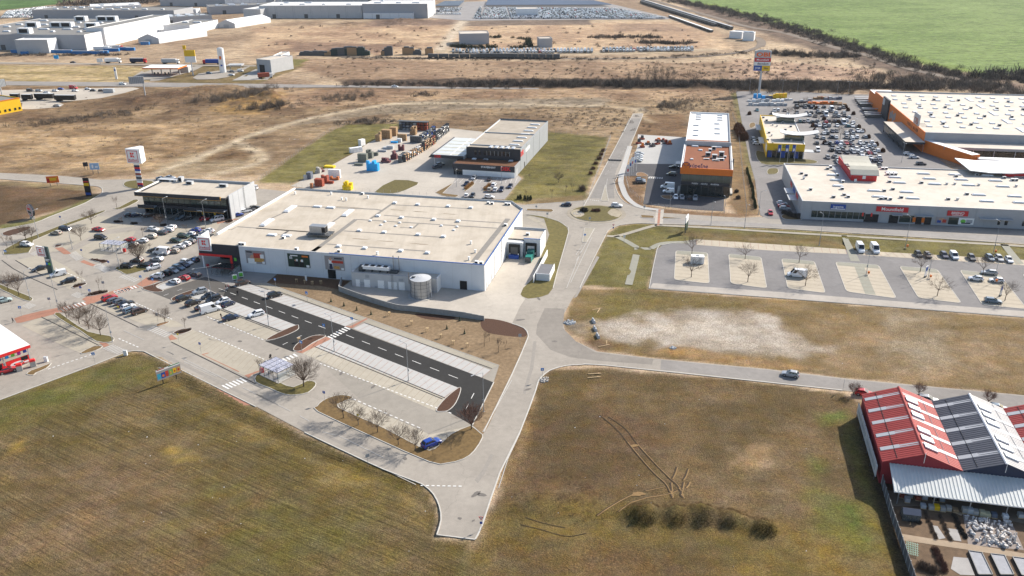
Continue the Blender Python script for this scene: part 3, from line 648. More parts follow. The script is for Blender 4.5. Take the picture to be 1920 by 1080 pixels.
for px in ([(905,598),(935,600),(960,607),(982,616),(988,627),(980,632),(950,630),(915,624),(902,612)],[(780,588),(850,594),(845,600),(812,600),(790,596)]): lay('mulch_bed',px,MULCH,0.040,3)
lay('lawn',[(985,402),(1017,406),(1047,415),(1062,425),(1066,435),(1047,502),(1037,540),(1028,552),(1010,558),(990,560),(979,556),(976,552),(981,540),(998,524),(1015,481),(1030,440),(1020,410)],GRASSV,0.034)
# stalls
STALLS = [([(362,619),(497,673),(490,695),(468,709),(320,642),(320,630)],PAVE),([(330,553),(525,622),(497,637.5),(322,563)],PAVE),([(361,545),(387,541),(443,567),(556,610),(527,620),(358,556)],PAVEN),
 ([(433,535),(648,612),(672,601),(467,531)],PAVEN),([(662,616),(903,708),(920,694),(685,605)],PAVEN),([(592,628),(627,636),(859,727),(833,745),(578,645)],PAVEN),
 ([(578,645),(598,648),(842,746),(818,772),(563,661)],PAVE3),([(640,741),(806,815),(878,800),(812,840),(790,838),(625,757)],PAVE3),
 ([(168,570),(190,566),(330,602),(345,612),(318,614),(300,608),(280,612),(168,570)],PAVE),([(78,593),(95,590),(105,600),(190,645),(150,662),(100,640),(40,610)],PAVE),([(30,488),(80,476),(125,500),(160,524),(130,543),(60,505)],PAVE),
 ([(55,455),(130,423),(180,405),(260,410),(250,425),(190,432),(120,470),(70,475)],PAVE),([(130,475),(200,440),(255,432),(245,450),(180,490),(150,480)],PAVE),([(300,430),(420,410),(400,440),(330,470),(270,480),(230,470)],PAVE),
 ([(292,538),(333,522),(376,519),(305,543)],PAVEN)]
for i,(px,m) in enumerate(STALLS): lay('parking_stalls',px,m,0.026+0.003*(i % 3))
lay('plaza',[(367,505),(379,497),(462,504),(521,513),(499,531),(468,531),(434,537),(405,525),(385,519)],asphalt('plaza_paving',alb(176,172,166),0.06),0.033)
lay('footpath',[(470,530),(500,531),(687,596),(936,685),(921,692),(685,605),(672,600)],PATHM,0.036)
# right lot
for px in ([(1306,449),(1440,457.5),(1585,467.5),(1588,476.5),(1440,469.5),(1306,459)],[(1600,469.5),(1900,486),(1990,492),(1990,502),(1912,497),(1610,478)]): lay('parking_stalls',px,PAVE2,0.024)
lay('footpath',ZL('13',[(550,685),(590,688),(690,880),(620,878)])+[],PATHG,0.030)
lay('footpath',ZL('13',[(1740,750),(1800,755),(1920,900),(1860,905)]),PATHG,0.030)
lay('footpath',[(1224,531),(1440,546),(1920,583.5),(2015,591),(2015,602),(1920,593.5),(1440,556.5),(1219,539.5)],asphalt('lot_edge_asphalt',alb(196,188,178),0.08),0.022)
ISL = [[(1267,470),(1327,474),(1330,532),(1264,525)],[(1366,476),(1427,482),(1438,541),(1370,532)],[(1465,485),(1527,490),(1548,550),(1477,541)],[(1566,491),(1647,497),(1681,560),(1587,547)],[(1686,499),(1757,505),(1803,569),(1722,559)],[(1799,506),(1875,516),(1926,580),(1842,572)],[(1917,513),(1990,519),(2040,590),(1960,584)]]
def rounded(px,r=1.6,n=4):
    p = [Vector((q.x,q.y)) for q in PL(px)]; out = []
    for i in range(len(p)):
        a,b,c = p[i-1],p[i],p[(i+1) % len(p)]
        u = (a-b).normalized()*r; v = (c-b).normalized()*r
        for k in range(n+1):
            s = k/n; out.append(tuple((b+u)*(1-s)**2+b*2*s*(1-s)+(b+v)*s*s))
    return out
def island(px,m,name='traffic_island',r=1.2,h=0.13,kerb=True,sm=0,mk=None):
    p = smooth([(q.x,q.y) for q in PL(px)],sm) if sm else rounded(px,r)
    if area2(p) < 0: p = p[::-1]
    mb = MB(); mb.prism([(x,y) for x,y in p],0.0,h-0.03,m)
    if kerb: mb.wallstrip(list(p)+[p[0]],0.16,0.0,h,mk or KERB)
    c = (sum(q[0] for q in p)/len(p),sum(q[1] for q in p)/len(p),0)
    return struct(name,mb,c)
for px in ISL:
    island(px,PAVE2,'parking_island',1.8,0.10)
    a,b,c,d = px
    f = lambda s,u,v: (u[0]+(v[0]-u[0])*s,u[1]+(v[1]-u[1])*s)
    top = [f(0.03,a,b),f(0.97,a,b),f(0.12,f(0.97,a,b),f(0.97,d,c)),f(0.12,f(0.03,a,b),f(0.03,d,c))]
    lay('island_head',top,PATHG,0.078)
lay('footpath',[(1600,495),(1618,496),(1642,553),(1622,551)],PATHG,0.080)
# paths and verges round the roundabout
def path(name,px,wid,m,z=0.03,sm=4):
    p = smooth([(q.x,q.y) for q in PL(px)],sm,False); mb = MB(); mb.strip(p,wid,m,z); c = p[len(p)//2]
    return struct(name,mb,(c[0],c[1],0))
path('footpath',ZL('12',[(120,545),(230,600),(360,660),(420,666)]),2.0,PATHM)
path('footpath',ZL('12',[(710,688),(800,688),(1000,630),(1075,610)]),2.0,PATHM)
path('footpath',[(1228,422),(1330,427),(1440,434),(1660,447),(1887,459.5),(2010,468)],1.9,PATHM)
path('footpath',ZL('12',[(780,690),(860,730),(950,778),(1040,785)]),2.2,PATHG)
path('footpath',ZL('12',[(945,778),(915,900),(875,1055)]),2.3,PATHG)
path('footpath',ZL('12',[(1040,785),(1110,750),(1200,738),(1330,738)]),2.2,PATHG)
path('footpath',ZL('12',[(885,15),(820,240),(830,330),(870,410),(960,470),(1110,495)]),2.4,PAVEN,0.035)
path('footpath',[(1120,402),(1120,402.2)],0.2,PATHG)
# roundabout: ring of cobbles and grass island
cR = (P(1070,400)+P(1166,400))/2; cR = Vector((cR.x,(P(1118,387).y+P(1118,415).y)/2,0)); rR = 9.6
mb = MB(); circ = lambda r,n=48: [(cR.x+math.cos(2*math.pi*i/n)*r,cR.y+math.sin(2*math.pi*i/n)*r) for i in range(n)]
mb.prism(circ(11.3),0,0.06,KERB,asphalt('cobble_ring',alb(178,168,152),0.12)); struct('roundabout_apron',mb,cR)
mb = MB(); mb.prism(circ(rR),0.03,0.20,KERB,GRASSI); struct('roundabout_island',mb,cR)
for cx,cy,sc in ((1083,401,1.0),(1153,400,1.0)):
    mb = MB(); c = P(cx,cy); mb.sheet([(c.x+math.cos(a)*2.6*sc*rnd(.8,1.1),c.y+math.sin(a)*5.0*sc*rnd(.8,1.1),0.215) for a in [i*math.pi/8 for i in range(16)]],asphalt('gravel_bed',alb(190,178,156),0.15)); struct('gravel_bed',mb,c)
# splitter islands
island(ZL('12',[(545,630),(620,632),(560,738),(525,738)]),PATHM,r=0.8)
island(ZL('12',[(700,305),(725,430),(665,428)]),PATHM,r=0.6)
island(ZL('12',[(965,532),(1065,540),(1065,556),(970,554)]),GRASSB,r=0.5)
island(ZL('12',[(1130,545),(1270,558),(1130,560)]),GRASSB,r=0.4)
island(ZL('12',[(110,487),(300,490),(312,502),(295,512),(110,500)]),GRASSB,r=0.5)
lay('crossing_pavers',ZL('12',[(1080,500),(1140,488),(1130,610),(1068,612)]),asphalt('pale_pavers',alb(206,198,186)),0.030)
lay('crossing_pavers',ZL('12',[(1098,490),(1116,490),(1106,610),(1088,612)]),REDP,0.036)
# islands of the car park
isl = lambda k,pts,m,**kw: island(ZL(k,pts),m,sm=3,**kw)
isl('21',[(75,390),(160,340),(300,280),(320,292),(310,315),(240,350),(150,382)],MULCH)
isl('21',[(285,470),(288,445),(330,405),(420,362),(510,356),(515,368),(430,410),(340,470)],MULCH)
isl('21',[(1352,918),(1420,830),(1520,750),(1535,770),(1500,860),(1450,915),(1400,928)],MULCH)
island(ZL('21',[(0,660),(60,640),(175,708),(280,745),(380,700),(440,705),(445,735),(390,785),(300,803),(210,798),(100,750),(0,708)]),GRASSI,sm=2)
island([(596,772),(595,762),(605,752),(620,745),(640,741),(662,746),(632,759),(650,772),(720,803),(790,840),(815,842),(845,815),(878,800),(885,800),(900,812),(905,820),(889,846),(869,861),(837,869),(805,866),(700,820)],GRASSB,sm=2)
isl('r',[(975,660),(985,630),(1100,575),(1280,515),(1330,520),(1290,560),(1100,640),(1000,680)],MULCH)
isl('r',[(530,480),(700,430),(1000,330),(1240,250),(1250,270),(960,360),(740,455),(850,520),(760,545),(640,530)],MULCH)
island(ZL('r',[(120,190),(220,150),(420,150),(620,190),(480,240),(300,280),(220,240)]),GRASSI,sm=2)
island([(102,590),(112,587),(130,600),(165,622),(205,630),(214,636),(205,642),(180,640),(150,620),(125,606)],GRASSI,sm=2)
island(ZL('20',[(605,488),(700,440),(770,440),(720,470),(640,492)]),GRASSB,sm=2)
island(ZL('l',[(480,1075),(560,1010),(700,960),(900,880),(915,890),(830,970),(650,1050),(600,1090)]),GRASSB,sm=2)
island(ZL('p',[(0,430),(150,490),(300,550),(470,620),(490,650),(440,680),(300,640),(140,560),(0,490)]),GRASSI,sm=2)
island(ZL('o',[(50,760),(70,700),(330,560),(560,480),(890,350),(1340,190),(1550,120),(1590,125),(1400,210),(1060,330),(500,570),(475,680),(430,750),(250,775),(60,785)]),GRASSI,sm=1,r=0.5)
island(ZL('o',[(30,460),(200,400),(450,360),(400,420),(130,505)]),MULCH,sm=2)
island(ZL('o',[(1700,90),(1790,70),(2000,-40),(2080,-30),(1980,30),(1820,95)]),GRASSI,sm=2)
isl('o',[(1350,850),(1400,842),(1630,875),(1540,915),(1480,890)],MULCH)
isl('p',[(1080,460),(1160,425),(1280,405),(1290,425),(1180,470),(1110,485)],MULCH)
isl('p',[(1300,595),(1380,545),(1500,520),(1620,535),(1600,555),(1450,590),(1340,605)],MULCH)
isl('x',[(150,270),(210,235),(300,218),(360,225),(330,250),(220,285)],MULCH)
isl('r',[(740,1040),(800,1010),(920,985),(940,995),(880,1025),(770,1060)],SOILM)
isl('o',[(815,660),(850,635),(930,630),(920,650),(850,670)],MULCH)
isl('q',[(95,295),(140,280),(240,285),(245,300),(150,312)],MULCH); isl('q',[(345,315),(400,300),(480,320),(440,330)],MULCH)
isl('q',[(1765,300),(1800,280),(1890,265),(1900,285),(1820,312)],MULCH)
isl('q',[(800,345),(860,330),(910,335),(900,355),(820,360)],MULCH); isl('q',[(1385,385),(1450,375),(1500,385),(1440,405)],MULCH)
island([(240,352),(232,347),(236,341),(258,338),(285,340),(292,347),(285,352),(262,355)],GRASSI,sm=2)
island(ZL('11',[(890,360),(1040,270),(1220,290),(1160,330),(1080,362),(985,374)]),GRASSI,sm=2)
island(ZL('11',[(1345,365),(1480,292),(1400,370),(1520,385),(1500,400),(1400,390)]),GRASSB,sm=1,r=0.5)
isl('e',[(705,940),(800,850),(825,870),(730,945)],GRASSB); isl('e',[(930,940),(1000,870),(1040,880),(960,950)],GRASSB); isl('e',[(1190,910),(1270,905),(1240,930)],MULCH)
isl('j',[(325,700),(400,690),(480,730),(440,745),(330,740)],SOILM); isl('j',[(660,1010),(810,1010),(800,1060),(700,1050)],SOILM)
isl('13',[(100,540),(160,520),(250,560),(230,570),(130,565)],GRASSB)
isl('h',[(285,960),(330,930),(430,935),(420,1000),(300,1010)],GRASSI); isl('h',[(130,690),(300,720),(700,790),(940,820),(940,860),(500,880),(200,860)],GRASSI); isl('h',[(35,330),(60,300),(110,300),(115,345),(50,370)],GRASSB)
# red pavers and crossings
for k,pts in (('p',[(215,935),(350,890),(600,830),(860,780),(890,850),(700,905),(320,1000),(250,1005)]),('p',[(870,780),(1330,680),(1350,720),(900,850)]),('p',[(1230,650),(1310,600),(1600,560),(1640,540),(1950,450),(1960,490),(1700,580),(1400,710),(1340,715)]),
     ('r',[(450,430),(600,320),(760,345),(800,370),(560,470)]),('r',[(0,555),(90,525),(430,440),(490,470),(160,570),(20,600)]),('y',[(1480,672),(1560,692),(1740,588),(1730,575),(1540,670)]),('y',[(1265,790),(1330,812),(1000,975),(930,960)]),
     ('o',[(820,680),(940,670),(1080,770),(960,775)]),('o',[(1200,890),(1260,860),(1460,945),(1380,955)]),('x',[(95,310),(130,285),(200,335),(115,350)]),('20',[(735,400),(770,390),(820,430),(780,445)]),
     ('x',[(465,508),(545,487),(550,495),(490,512),(895,700),(880,706)]),('x',[(950,745),(1140,680),(1145,690),(1030,740),(1000,775)]),('x',[(560,930),(640,895),(1020,1080),(860,1085)]),('d',[(1330,770),(1640,720),(1650,730),(1340,800)])):
    _rz = globals().get('_rz',0)+1; lay('red_paving',ZL(k,pts),REDP,0.038+0.001*(_rz % 9))
lay('footpath',ZL('20',[(310,215),(420,200),(840,420),(790,445),(700,400)]),PATHM,0.032)
mk = MB(); mko = MB(); mkr = MB(); mkd = MB()
def pv(k,x,y,z=0.05):
    q = Z(k,x,y); q.z = z; return q
def zebra(k,a,b,d,n,m=None,fill=0.5):
    """n bars between end a and end b; each bar runs along d (pixels of frame k)"""
    for i in range(n):
        s0,s1 = i/n,(i+fill)/n
        p = [(a[0]+(b[0]-a[0])*s,a[1]+(b[1]-a[1])*s) for s in (s0,s1)]
        (m or mk).sheet([pv(k,*p[0]),pv(k,*p[1]),pv(k,p[1][0]+d[0],p[1][1]+d[1]),pv(k,p[0][0]+d[0],p[0][1]+d[1])],PAINTO if m is mko else PAINTW)
zebra('y',(1280,790),(1500,668),(62,26),7)
zebra('y',(690,1075),(930,970),(45,30),6)
zebra('x',(690,860),(930,765),(75,40),6)
zebra('r',(100,540),(440,440),(45,30),7)
zebra('p',(890,790),(1270,680),(55,40),7); zebra('p',(1700,530),(1950,470),(50,35),5)
zebra('p',(320,760),(530,690),(70,-25),1,mko)
for k,a,b,d,n in (('p',(1400,150),(1580,255),(110,-40),7),('o',(1030,780),(1150,880),(110,-50),8),('o',(1400,970),(1590,1060),(110,-45),7),('r',(180,320),(420,400),(100,-45),7),('p',(1060,590),(1180,640),(100,-50),6),
     ('p',(320,760),(440,800),(120,-60),5),('20',(1100,315),(1240,375),(60,-30),8),('20',(770,455),(880,500),(80,-30),7),('o',(450,770),(520,800),(120,-60),4),('d',(0,590),(60,640),(120,5),4),('d',(30,710),(60,770),(160,5),5),
     ('12',(1020,250),(1135,255),(10,-6),1)):
    zebra(k,a,b,d,n,mko)
zebra('j',(490,755),(700,760),(-5,18),7)
def dashes(k,a,b,n,wid=0.15,fill=0.5,m=None,sm=None):
    pa,pb = Z(k,*a),Z(k,*b)
    for i in range(n):
        p,q = pa.lerp(pb,i/n),pa.lerp(pb,(i+fill)/n)
        (m or mk).strip([(p.x,p.y),(q.x,q.y)],wid,PAINTO if m is mko else PAINTW,0.05)
def line(k,pts,wid,m=None,mt=None,z=0.05):
    (m or mko).strip([(Z(k,*p).x,Z(k,*p).y) for p in pts],wid,mt or PAINTO,z)
dashes('y',(190,295),(1340,725),8,0.17,0.5); dashes('w',(295,290),(1660,820),7,0.17,0.5); dashes('21',(1635,790),(1550,955),2,0.17,0.5)
dashes('y',(780,880),(1090,728),2,0.15,0.36); dashes('r',(855,595),(1260,452),2,0.15,0.36); dashes('r',(1680,485),(1920,580),1,0.15,0.5)
for k,a,b,n in (('x',(440,245),(1230,590),21),('w',(0,610),(1500,1180),32),('r',(440,705),(1000,960),13),('x',(530,85),(1180,350),17),('21',(690,815),(1250,1060),14),('20',(890,380),(1050,450),6),('20',(360,610),(700,495),10),('p',(830,180),(1300,380),10),('31',(1235,402),(1560,408),8)): dashes(k,a,b,n,0.3,0.55)
for k,pts in (('x',[(85,475),(155,508)]),('x',[(250,550),(770,805)]),('x',[(930,880),(1330,1075)]),('21',[(0,795),(260,925)]),('21',[(330,960),(400,1000)]),('31',[(500,0),(600,25)]),('31',[(625,30),(960,195)]),('20',[(930,320),(1080,390)]),('20',[(1250,475),(1305,500)]),
     ('x',[(270,590),(640,760)]),('12',[(560,738),(480,880)]),('12',[(410,1080),(520,800)]),('12',[(600,700),(440,1040)]),('12',[(700,390),(715,260)]),('p',[(470,835),(650,775)]),('k',[(300,500),(560,545)]),('12',[(1130,560),(1420,580)])):
    line(k,pts,0.16)
for i in range(9): line('12',[(555-9*i,742+10*i),(530-6*i,742+11*i)],0.25)
dashes('13',(130,590),(1900,700),30,0.13,0.5,mko); dashes('12',(1300,540),(1900,600),10,0.13,0.4,mko); dashes('12',(700,230),(860,20),10,0.12,0.4,mko); dashes('12',(570,418),(660,428),6,0.35,0.5)
# edge lines of the streets
for k,pts in (('31',[(1000,300),(1060,330)]),('31',[(365,4),(1000,300),(1200,396)]),('21',[(1700,1080),(1920,690)]),('32',[(60,10),(-30,200),(-100,420)])):
    line(k,pts,0.16,mko)
# stall lines
def stalls(a,b,c,d,n,m,mt,wid=0.12,z=0.045):
    """lines from edge a-b to edge c-d (photo pixels)"""
    a,b,c,d = [P(*q) for q in (a,b,c,d)]
    for i in range(n+1):
        p,q = a.lerp(b,i/n),c.lerp(d,i/n); m.strip([(p.x,p.y),(q.x,q.y)],wid,mt,z)
stalls((433,535),(648,612),(467,531),(672,601),22,mkr,PAINTR,0.12); stalls((662,616),(903,708),(685,605),(920,694),21,mkr,PAINTR,0.12)
stalls((592,628),(859,727),(578,645),(833,745),24,mkr,PAINTR,0.12); stalls((443,567),(556,610),(418,577),(527,620),11,mkr,PAINTR,0.12)
JO = mat('paving_joint',alb(172,158,140),0.9,0.1)
stalls((578,645),(842,746),(563,661),(818,772),24,mkd,JO,0.10); stalls((362,619),(497,673),(330,636),(474,700),16,mkd,JO,0.10); stalls((388,580),(525,622),(365,590),(497,637),12,mkd,JO,0.10)
stalls((660,746),(806,812),(640,758),(790,836),13,mkd,JO,0.10); stalls((190,567),(330,602),(168,571),(300,608),8,mkd,JO,0.10); stalls((80,595),(190,645),(60,600),(160,655),2,mkd,JO,0.1)
stalls((1306,449),(1585,467.5),(1306,459),(1588,476.5),19,mkr,PAINTR,0.12); stalls((1600,469.5),(1900,486),(1610,478),(1912,497),20,mkr,PAINTR,0.12)
for px in ISL:
    a,b,c,d = px; stalls(a,d,b,c,9,mkd,JO,0.10,0.095)
stalls((860,335),(970,333),(852,343),(966,343),12,mkr,PAINTW,0.12)
# slot drains of the lots, and kerb shadows painted as dark lines
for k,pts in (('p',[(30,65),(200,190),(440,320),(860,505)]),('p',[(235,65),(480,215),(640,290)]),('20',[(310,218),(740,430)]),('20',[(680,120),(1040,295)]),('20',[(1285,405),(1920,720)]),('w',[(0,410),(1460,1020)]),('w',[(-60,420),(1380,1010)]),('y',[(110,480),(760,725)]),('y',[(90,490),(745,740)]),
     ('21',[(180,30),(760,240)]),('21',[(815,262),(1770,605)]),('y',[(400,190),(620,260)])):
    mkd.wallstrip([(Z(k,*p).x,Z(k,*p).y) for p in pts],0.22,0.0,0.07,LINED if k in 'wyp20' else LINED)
for m,nm in ((mk,'road_marking'),(mko,'worn_road_marking'),(mkr,'stall_lines'),(mkd,'drains_and_kerb_shade')):
    struct(nm,m,P(700,650))
# kerbs along the streets
kb = MB()
def kerbline(px,w=0.22,h=0.12,sm=2):
    p = smooth([(q.x,q.y) for q in PL(px)],sm,False); kb.wallstrip(p,w,0.0,h,KERB)
kerbline([(819,1003),(827,975),(824,950),(813,927),(796,911),(779,903),(721,881),(660,853),(571,811)]); kerbline([(480,763),(270,659),(250,658),(235,661),(180,683),(0,750)],sm=1); kerbline([(819,1003),(891,1012)])
kerbline([(891,1011),(905,982),(937,887),(975,810),(1005,730),(1011,712),(1030,695),(1060,686),(1090,684),(1135,685),(1440,717),(1580,732)],0.3,0.08); kerbline([(907,810),(960,702),(987,640),(990,627),(982,615),(960,607)],0.25)
kerbline([(1087,540),(1100,512),(1135,442),(1142,431),(1160,423),(1180,420),(1200,419),(1225,419.5),(1440,427.5),(1885,455.5)],0.2); kerbline([(987,402),(1017,406),(1047,415),(1062,425),(1066,435),(1047,502),(1037,540)],0.2)
kerbline([(1187,214),(1102.5,372),(1096,376),(1060,379),(987,384)],0.25); kerbline([(1206,214),(1160,326),(1153,338),(1154,352),(1163,371),(1177,382.5),(1210,392.5),(1240,399)],0.25)
kerbline([(1217,541),(1232,467),(1242,460),(1262,456),(1310,449)],0.2); kerbline([(1217,541),(1440,557.5),(1920,595)],0.2,0.1,1); kerbline([(926,717),(886,797)],0.25); kerbline([(936,685.5),(687,596.5),(500,531.5)],0.12,0.08,1)
kerbline([(0,430),(62,419),(92,407),(130,392.5),(161,380),(185,366),(191,362),(192,355),(185,350),(160,347.5),(0,335.5)],0.25)
struct('kerb',kb,P(900,700))

def blot(name,px,m,rx,ry,rz=0.0,z=0.045,n=12):
    c = P(*px); mb = MB(); r_ = random.Random(int(px[0]*7+px[1])); q = []
    for i in range(n): a = 2*math.pi*i/n; k = r_.uniform(.7,1.15); x,y = math.cos(a)*rx*k,math.sin(a)*ry*k; q.append((c.x+x*math.cos(rz)-y*math.sin(rz),c.y+x*math.sin(rz)+y*math.cos(rz),z))
    mb.sheet(q,m); struct(name,mb,c)
OIL = mat('oil_stain',alb(128,122,116),.8,.2,2); WORN = mat('worn_patch',alb(168,161,152),.9,.12,1.5)
for x,y,a,b_ in ((893,926,1.2,.5),(905,928,1.0,.5),(862,972,.5,.3),(888,976,.4,.2),(1010,560,1.2,.4),(990,730,1.0,.4),(975,600,1.4,.5),(760,860,.7,.4),(660,800,.6,.4),(300,690,.8,.3),(450,640,.9,.4),(520,655,.6,.3),(640,700,.9,.4),(700,725,1.0,.4),(1100,420,1.0,.4),(1085,470,.9,.4),(1040,640,.8,.4)): blot('oil_stain',(x,y),OIL,a,b_,rnd(0,3))
for px in ([(1040,500),(1064,440),(1072,440),(1046,506)],[(1075,560),(1118,480),(1124,482),(1082,556)],[(1006,640),(1000,690),(985,740),(980,736),(994,690),(1000,640)],[(890,900),(905,880),(920,850),(926,854),(908,890),(896,906)],[(560,790),(640,828),(720,864),(718,868),(636,832),(556,794)],[(600,790),(700,838),(760,866),(758,870),(698,843),(596,795)],[(290,655),(400,708),(480,748),(478,752),(398,713),(286,659)]): lay('worn_lane',px,WORN,0.018)
RUT = mat('rut_soil',alb(156,126,84),.95,.25,3,bump=.6); RUTD = mat('rut_dark_shade',alb(74,60,44),.95,.2,2)
def ruts(k,pts,w,m):
    p = smooth([(Z(k,*q).x,Z(k,*q).y) for q in pts],6,False); mb = MB()
    mb.strip([(x,y,ground_height(x,y)+.07) for x,y in p],w*.7,m); struct('wheel_rut_and_shade',mb,(p[0][0],p[0][1],0))
for pts in ([(660,-120),(780,-20),(860,80),(960,200),(1060,310),(1150,390),(1200,495)],[(720,-110),(850,-20),(940,100),(1050,220),(1160,330),(1240,400),(1285,495)]): ruts('32',pts,.30,RUTD); ruts('32',[(x+9,y+3) for x,y in pts[2:]],.22,RUT)
for pts,w in (([(1240,265),(1225,310),(1205,350)],.55),([(1325,275),(1305,330),(1285,360)],.55),([(1195,380),(1200,440),(1205,490)],.6),([(1290,375),(1280,430),(1270,470),(1290,495)],.6),([(1200,360),(1250,410),(1285,480)],.5),([(1340,370),(1310,420)],.5),([(1000,445),(1150,410)],.3),([(1010,495),(1170,465),(1240,440)],.35),([(640,635),(760,550),(880,485),(940,470)],.35),([(800,605),(900,540),(1010,495)],.3)): ruts('32',pts,w,RUT); ruts('32',[(x-7,y-3) for x,y in pts],w*.8,RUTD)  # dark strip laid along each rut paints its shadow
for pts in ([(60,690),(160,715),(400,780),(560,760)],[(100,640),(250,690),(400,720)]): ruts('32',pts,.2,RUTD)
for px,a,b_ in (((1190,837),1.0,.5),((1196,927),1.5,.7)):
    c = P(*px); blot('dug_soil',px,RUT,a,b_,.2,ground_height(c.x,c.y)+.1,18)
# ------------------------------------------------------------------ buildings
def shell(T,x0,x1,y0,y1,h,wall,roof,coping=None,par_h=0.45,name_wall='wall',drop=0.45,z0=0.0):
    """four outer walls, a roof sheet below the parapet and a coping"""
    b = MB(); t = 0.3
    b.box(x0,x1,y0,y0+t,z0,h,wall); b.box(x0,x1,y1-t,y1,z0,h,wall); b.box(x0,x0+t,y0+t,y1-t,z0,h,wall); b.box(x1-t,x1,y0+t,y1-t,z0,h,wall)
    b.build(name_wall,T)
    r = MB(); r.box(x0+t,x1-t,y0+t,y1-t,h-drop-0.3,h-drop,roof); ro = r.build('roof',T)
    if coping:
        c = MB(); e = 0.05
        for q in ((x0-e,x1+e,y0-e,y0+t+e),(x0-e,x1+e,y1-t-e,y1+e),(x0-e,x0+t+e,y0+t+e,y1-t-e),(x1-t-e,x1+e,y0+t+e,y1-t-e)): c.box(*q,h,h+0.06,coping)
        c.build('coping',T)
    return ro
def skylight(T,x,y,z,sx,sy,h=0.45,rz=0.0):
    o = bx(T,'skylight',x,y,z,sx,sy,h*0.5,LGREY,rz); bx(o,'dome',0,0,h*0.5,sx*0.94,sy*0.94,h*0.5,SKYL,0,0.8); return o
def vent(T,x,y,z,s=0.5,h=0.7,m=None):
    o = bx(T,'roof_vent',x,y,z,s,s,h,m or LGREY); bx(o,'cowl',0,0,h,s*1.5,s*1.5,0.14,m or LGREY); return o
def ac_unit(T,x,y,z,sx=1.6,sy=1.0,h=1.0,m=None):
    o = bx(T,'air_conditioner',x,y,z,sx,sy,h,m or LGREY); bx(o,'fan_grille',0,-sy/2-0.02,h*0.15,sx*0.7,0.05,h*0.7,BLACK); return o
def exhaust(T,x,y,z,s=1.0):
    o = bx(T,'exhaust_box',x,y,z,s,s,s*0.75,WHITE); bx(o,'outlet',0,-s*0.5-0.03,s*0.12,s*0.75,0.08,s*0.5,BLACK); return o
def poster(T,name,x,z,w,h,base,blobs,y=-0.1,frame=None):
    """printed panel: a board with flat colour patches laid on it"""
    o = bx(T,name,x,y,z,w,0.08,h,frame or base)
    b = MB()
    b.face([(-w/2+.04,-0.045,.04),(w/2-.04,-0.045,.04),(w/2-.04,-0.045,h-.04),(-w/2+.04,-0.045,h-.04)],base)
    for i,(px,pz,pw,ph,m) in enumerate(blobs):
        d = -0.050-0.003*i; cx,cz = (px-0.5)*w,pz*h; n = 10
        if isinstance(m,tuple):
            m = m[0]; b.face([(cx+math.cos(2*math.pi*k/n)*pw*w/2,d,cz+math.sin(2*math.pi*k/n)*ph*h/2) for k in range(n)],m)
        else: b.face([(cx-pw*w/2,d,cz-ph*h/2),(cx+pw*w/2,d,cz-ph*h/2),(cx+pw*w/2,d,cz+ph*h/2),(cx-pw*w/2,d,cz+ph*h/2)],m)
    b.build('print',o); return o
SKIN = mat('print_skin',(0.52,0.3,0.2),0.6,0.3,3); FOODR = mat('print_red',(0.45,0.05,0.03),0.6,0.4,3); FOODY = mat('print_gold',(0.5,0.28,0.08),0.6,0.5,4); NAVY = mat('print_navy',(0.02,0.03,0.07),0.6,0.3,3); PGREEN = mat('print_dark_green',(0.02,0.045,0.03),0.6,0.3,2); PBG = mat('print_greyish',(0.30,0.28,0.28),0.6,0.1,2)

# ---- supermarket -------------------------------------------------------------------------------------------------
KZ = P(370.6,456.2,8.4); KZ.z = 0
K = thing('supermarket','long white supermarket with beige flat roof and dark entrance corner framed in red','supermarket',KZ,math.radians(-12.63))
KL,KD,KH = 94.5,62.6,8.4
b = MB(); t = 0.3
b.box(14.3,KL-t,0,t,0,KH,WHITE_PL); b.box(KL-t,KL,0,55.0,0,KH,WHITE); b.box(3.2,89,KD-t,KD,0,KH,WHITE_PL)
b.hexa([(KL-t,55.0,0),(KL,55.0,0),(89,KD,0),(89,KD-t,0)],[(KL-t,55.0,KH),(KL,55.0,KH),(89,KD,KH),(89,KD-t,KH)],WHITE)
b.hexa([(1.6,9.0,0),(1.9,9.0,0),(3.5,KD,0),(3.2,KD,0)],[(1.6,9.0,KH),(1.9,9.0,KH),(3.5,KD,KH),(3.2,KD,KH)],WHITE_PL)
b.build('wall',K)
b = MB(); b.prism([(0.3,0.3),(KL-t,0.3),(KL-t,55),(89,KD-t),(3.4,KD-t),(1.9,9),(0.3,9)],KH-0.55,KH-0.25,ROOFM); roofK = b.build('roof',K)
b = MB(); BLUEC = mat('blue_coping',(0.05,0.12,0.33),0.5,0.05)
b.box(45,KL+0.05,-0.06,0.32,KH,KH+0.16,BLUEC); b.box(14.3,45,-0.06,0.32,KH,KH+0.12,LGREY); b.box(KL-0.32,KL+0.06,0.32,55,KH,KH+0.12,BLUEC); b.box(3.2,89,KD-0.32,KD+0.06,KH,KH+0.35,GREYP)
b.hexa([(1.3,9,KH),(2.0,9,KH),(3.7,KD-.35,KH),(3.0,KD-.35,KH)],[(1.3,9,KH+.5),(2.0,9,KH+.5),(3.7,KD-.35,KH+.5),(3.0,KD-.35,KH+.5)],WHITE)
b.hexa([(KL-.35,55,KH),(KL+.06,55,KH),(89,KD+.06,KH),(89,KD-.35,KH)],[(KL-.35,55,KH+.35),(KL+.06,55,KH+.35),(89,KD+.06,KH+.35),(89,KD-.35,KH+.35)],GREYP)
b.build('coping',K)
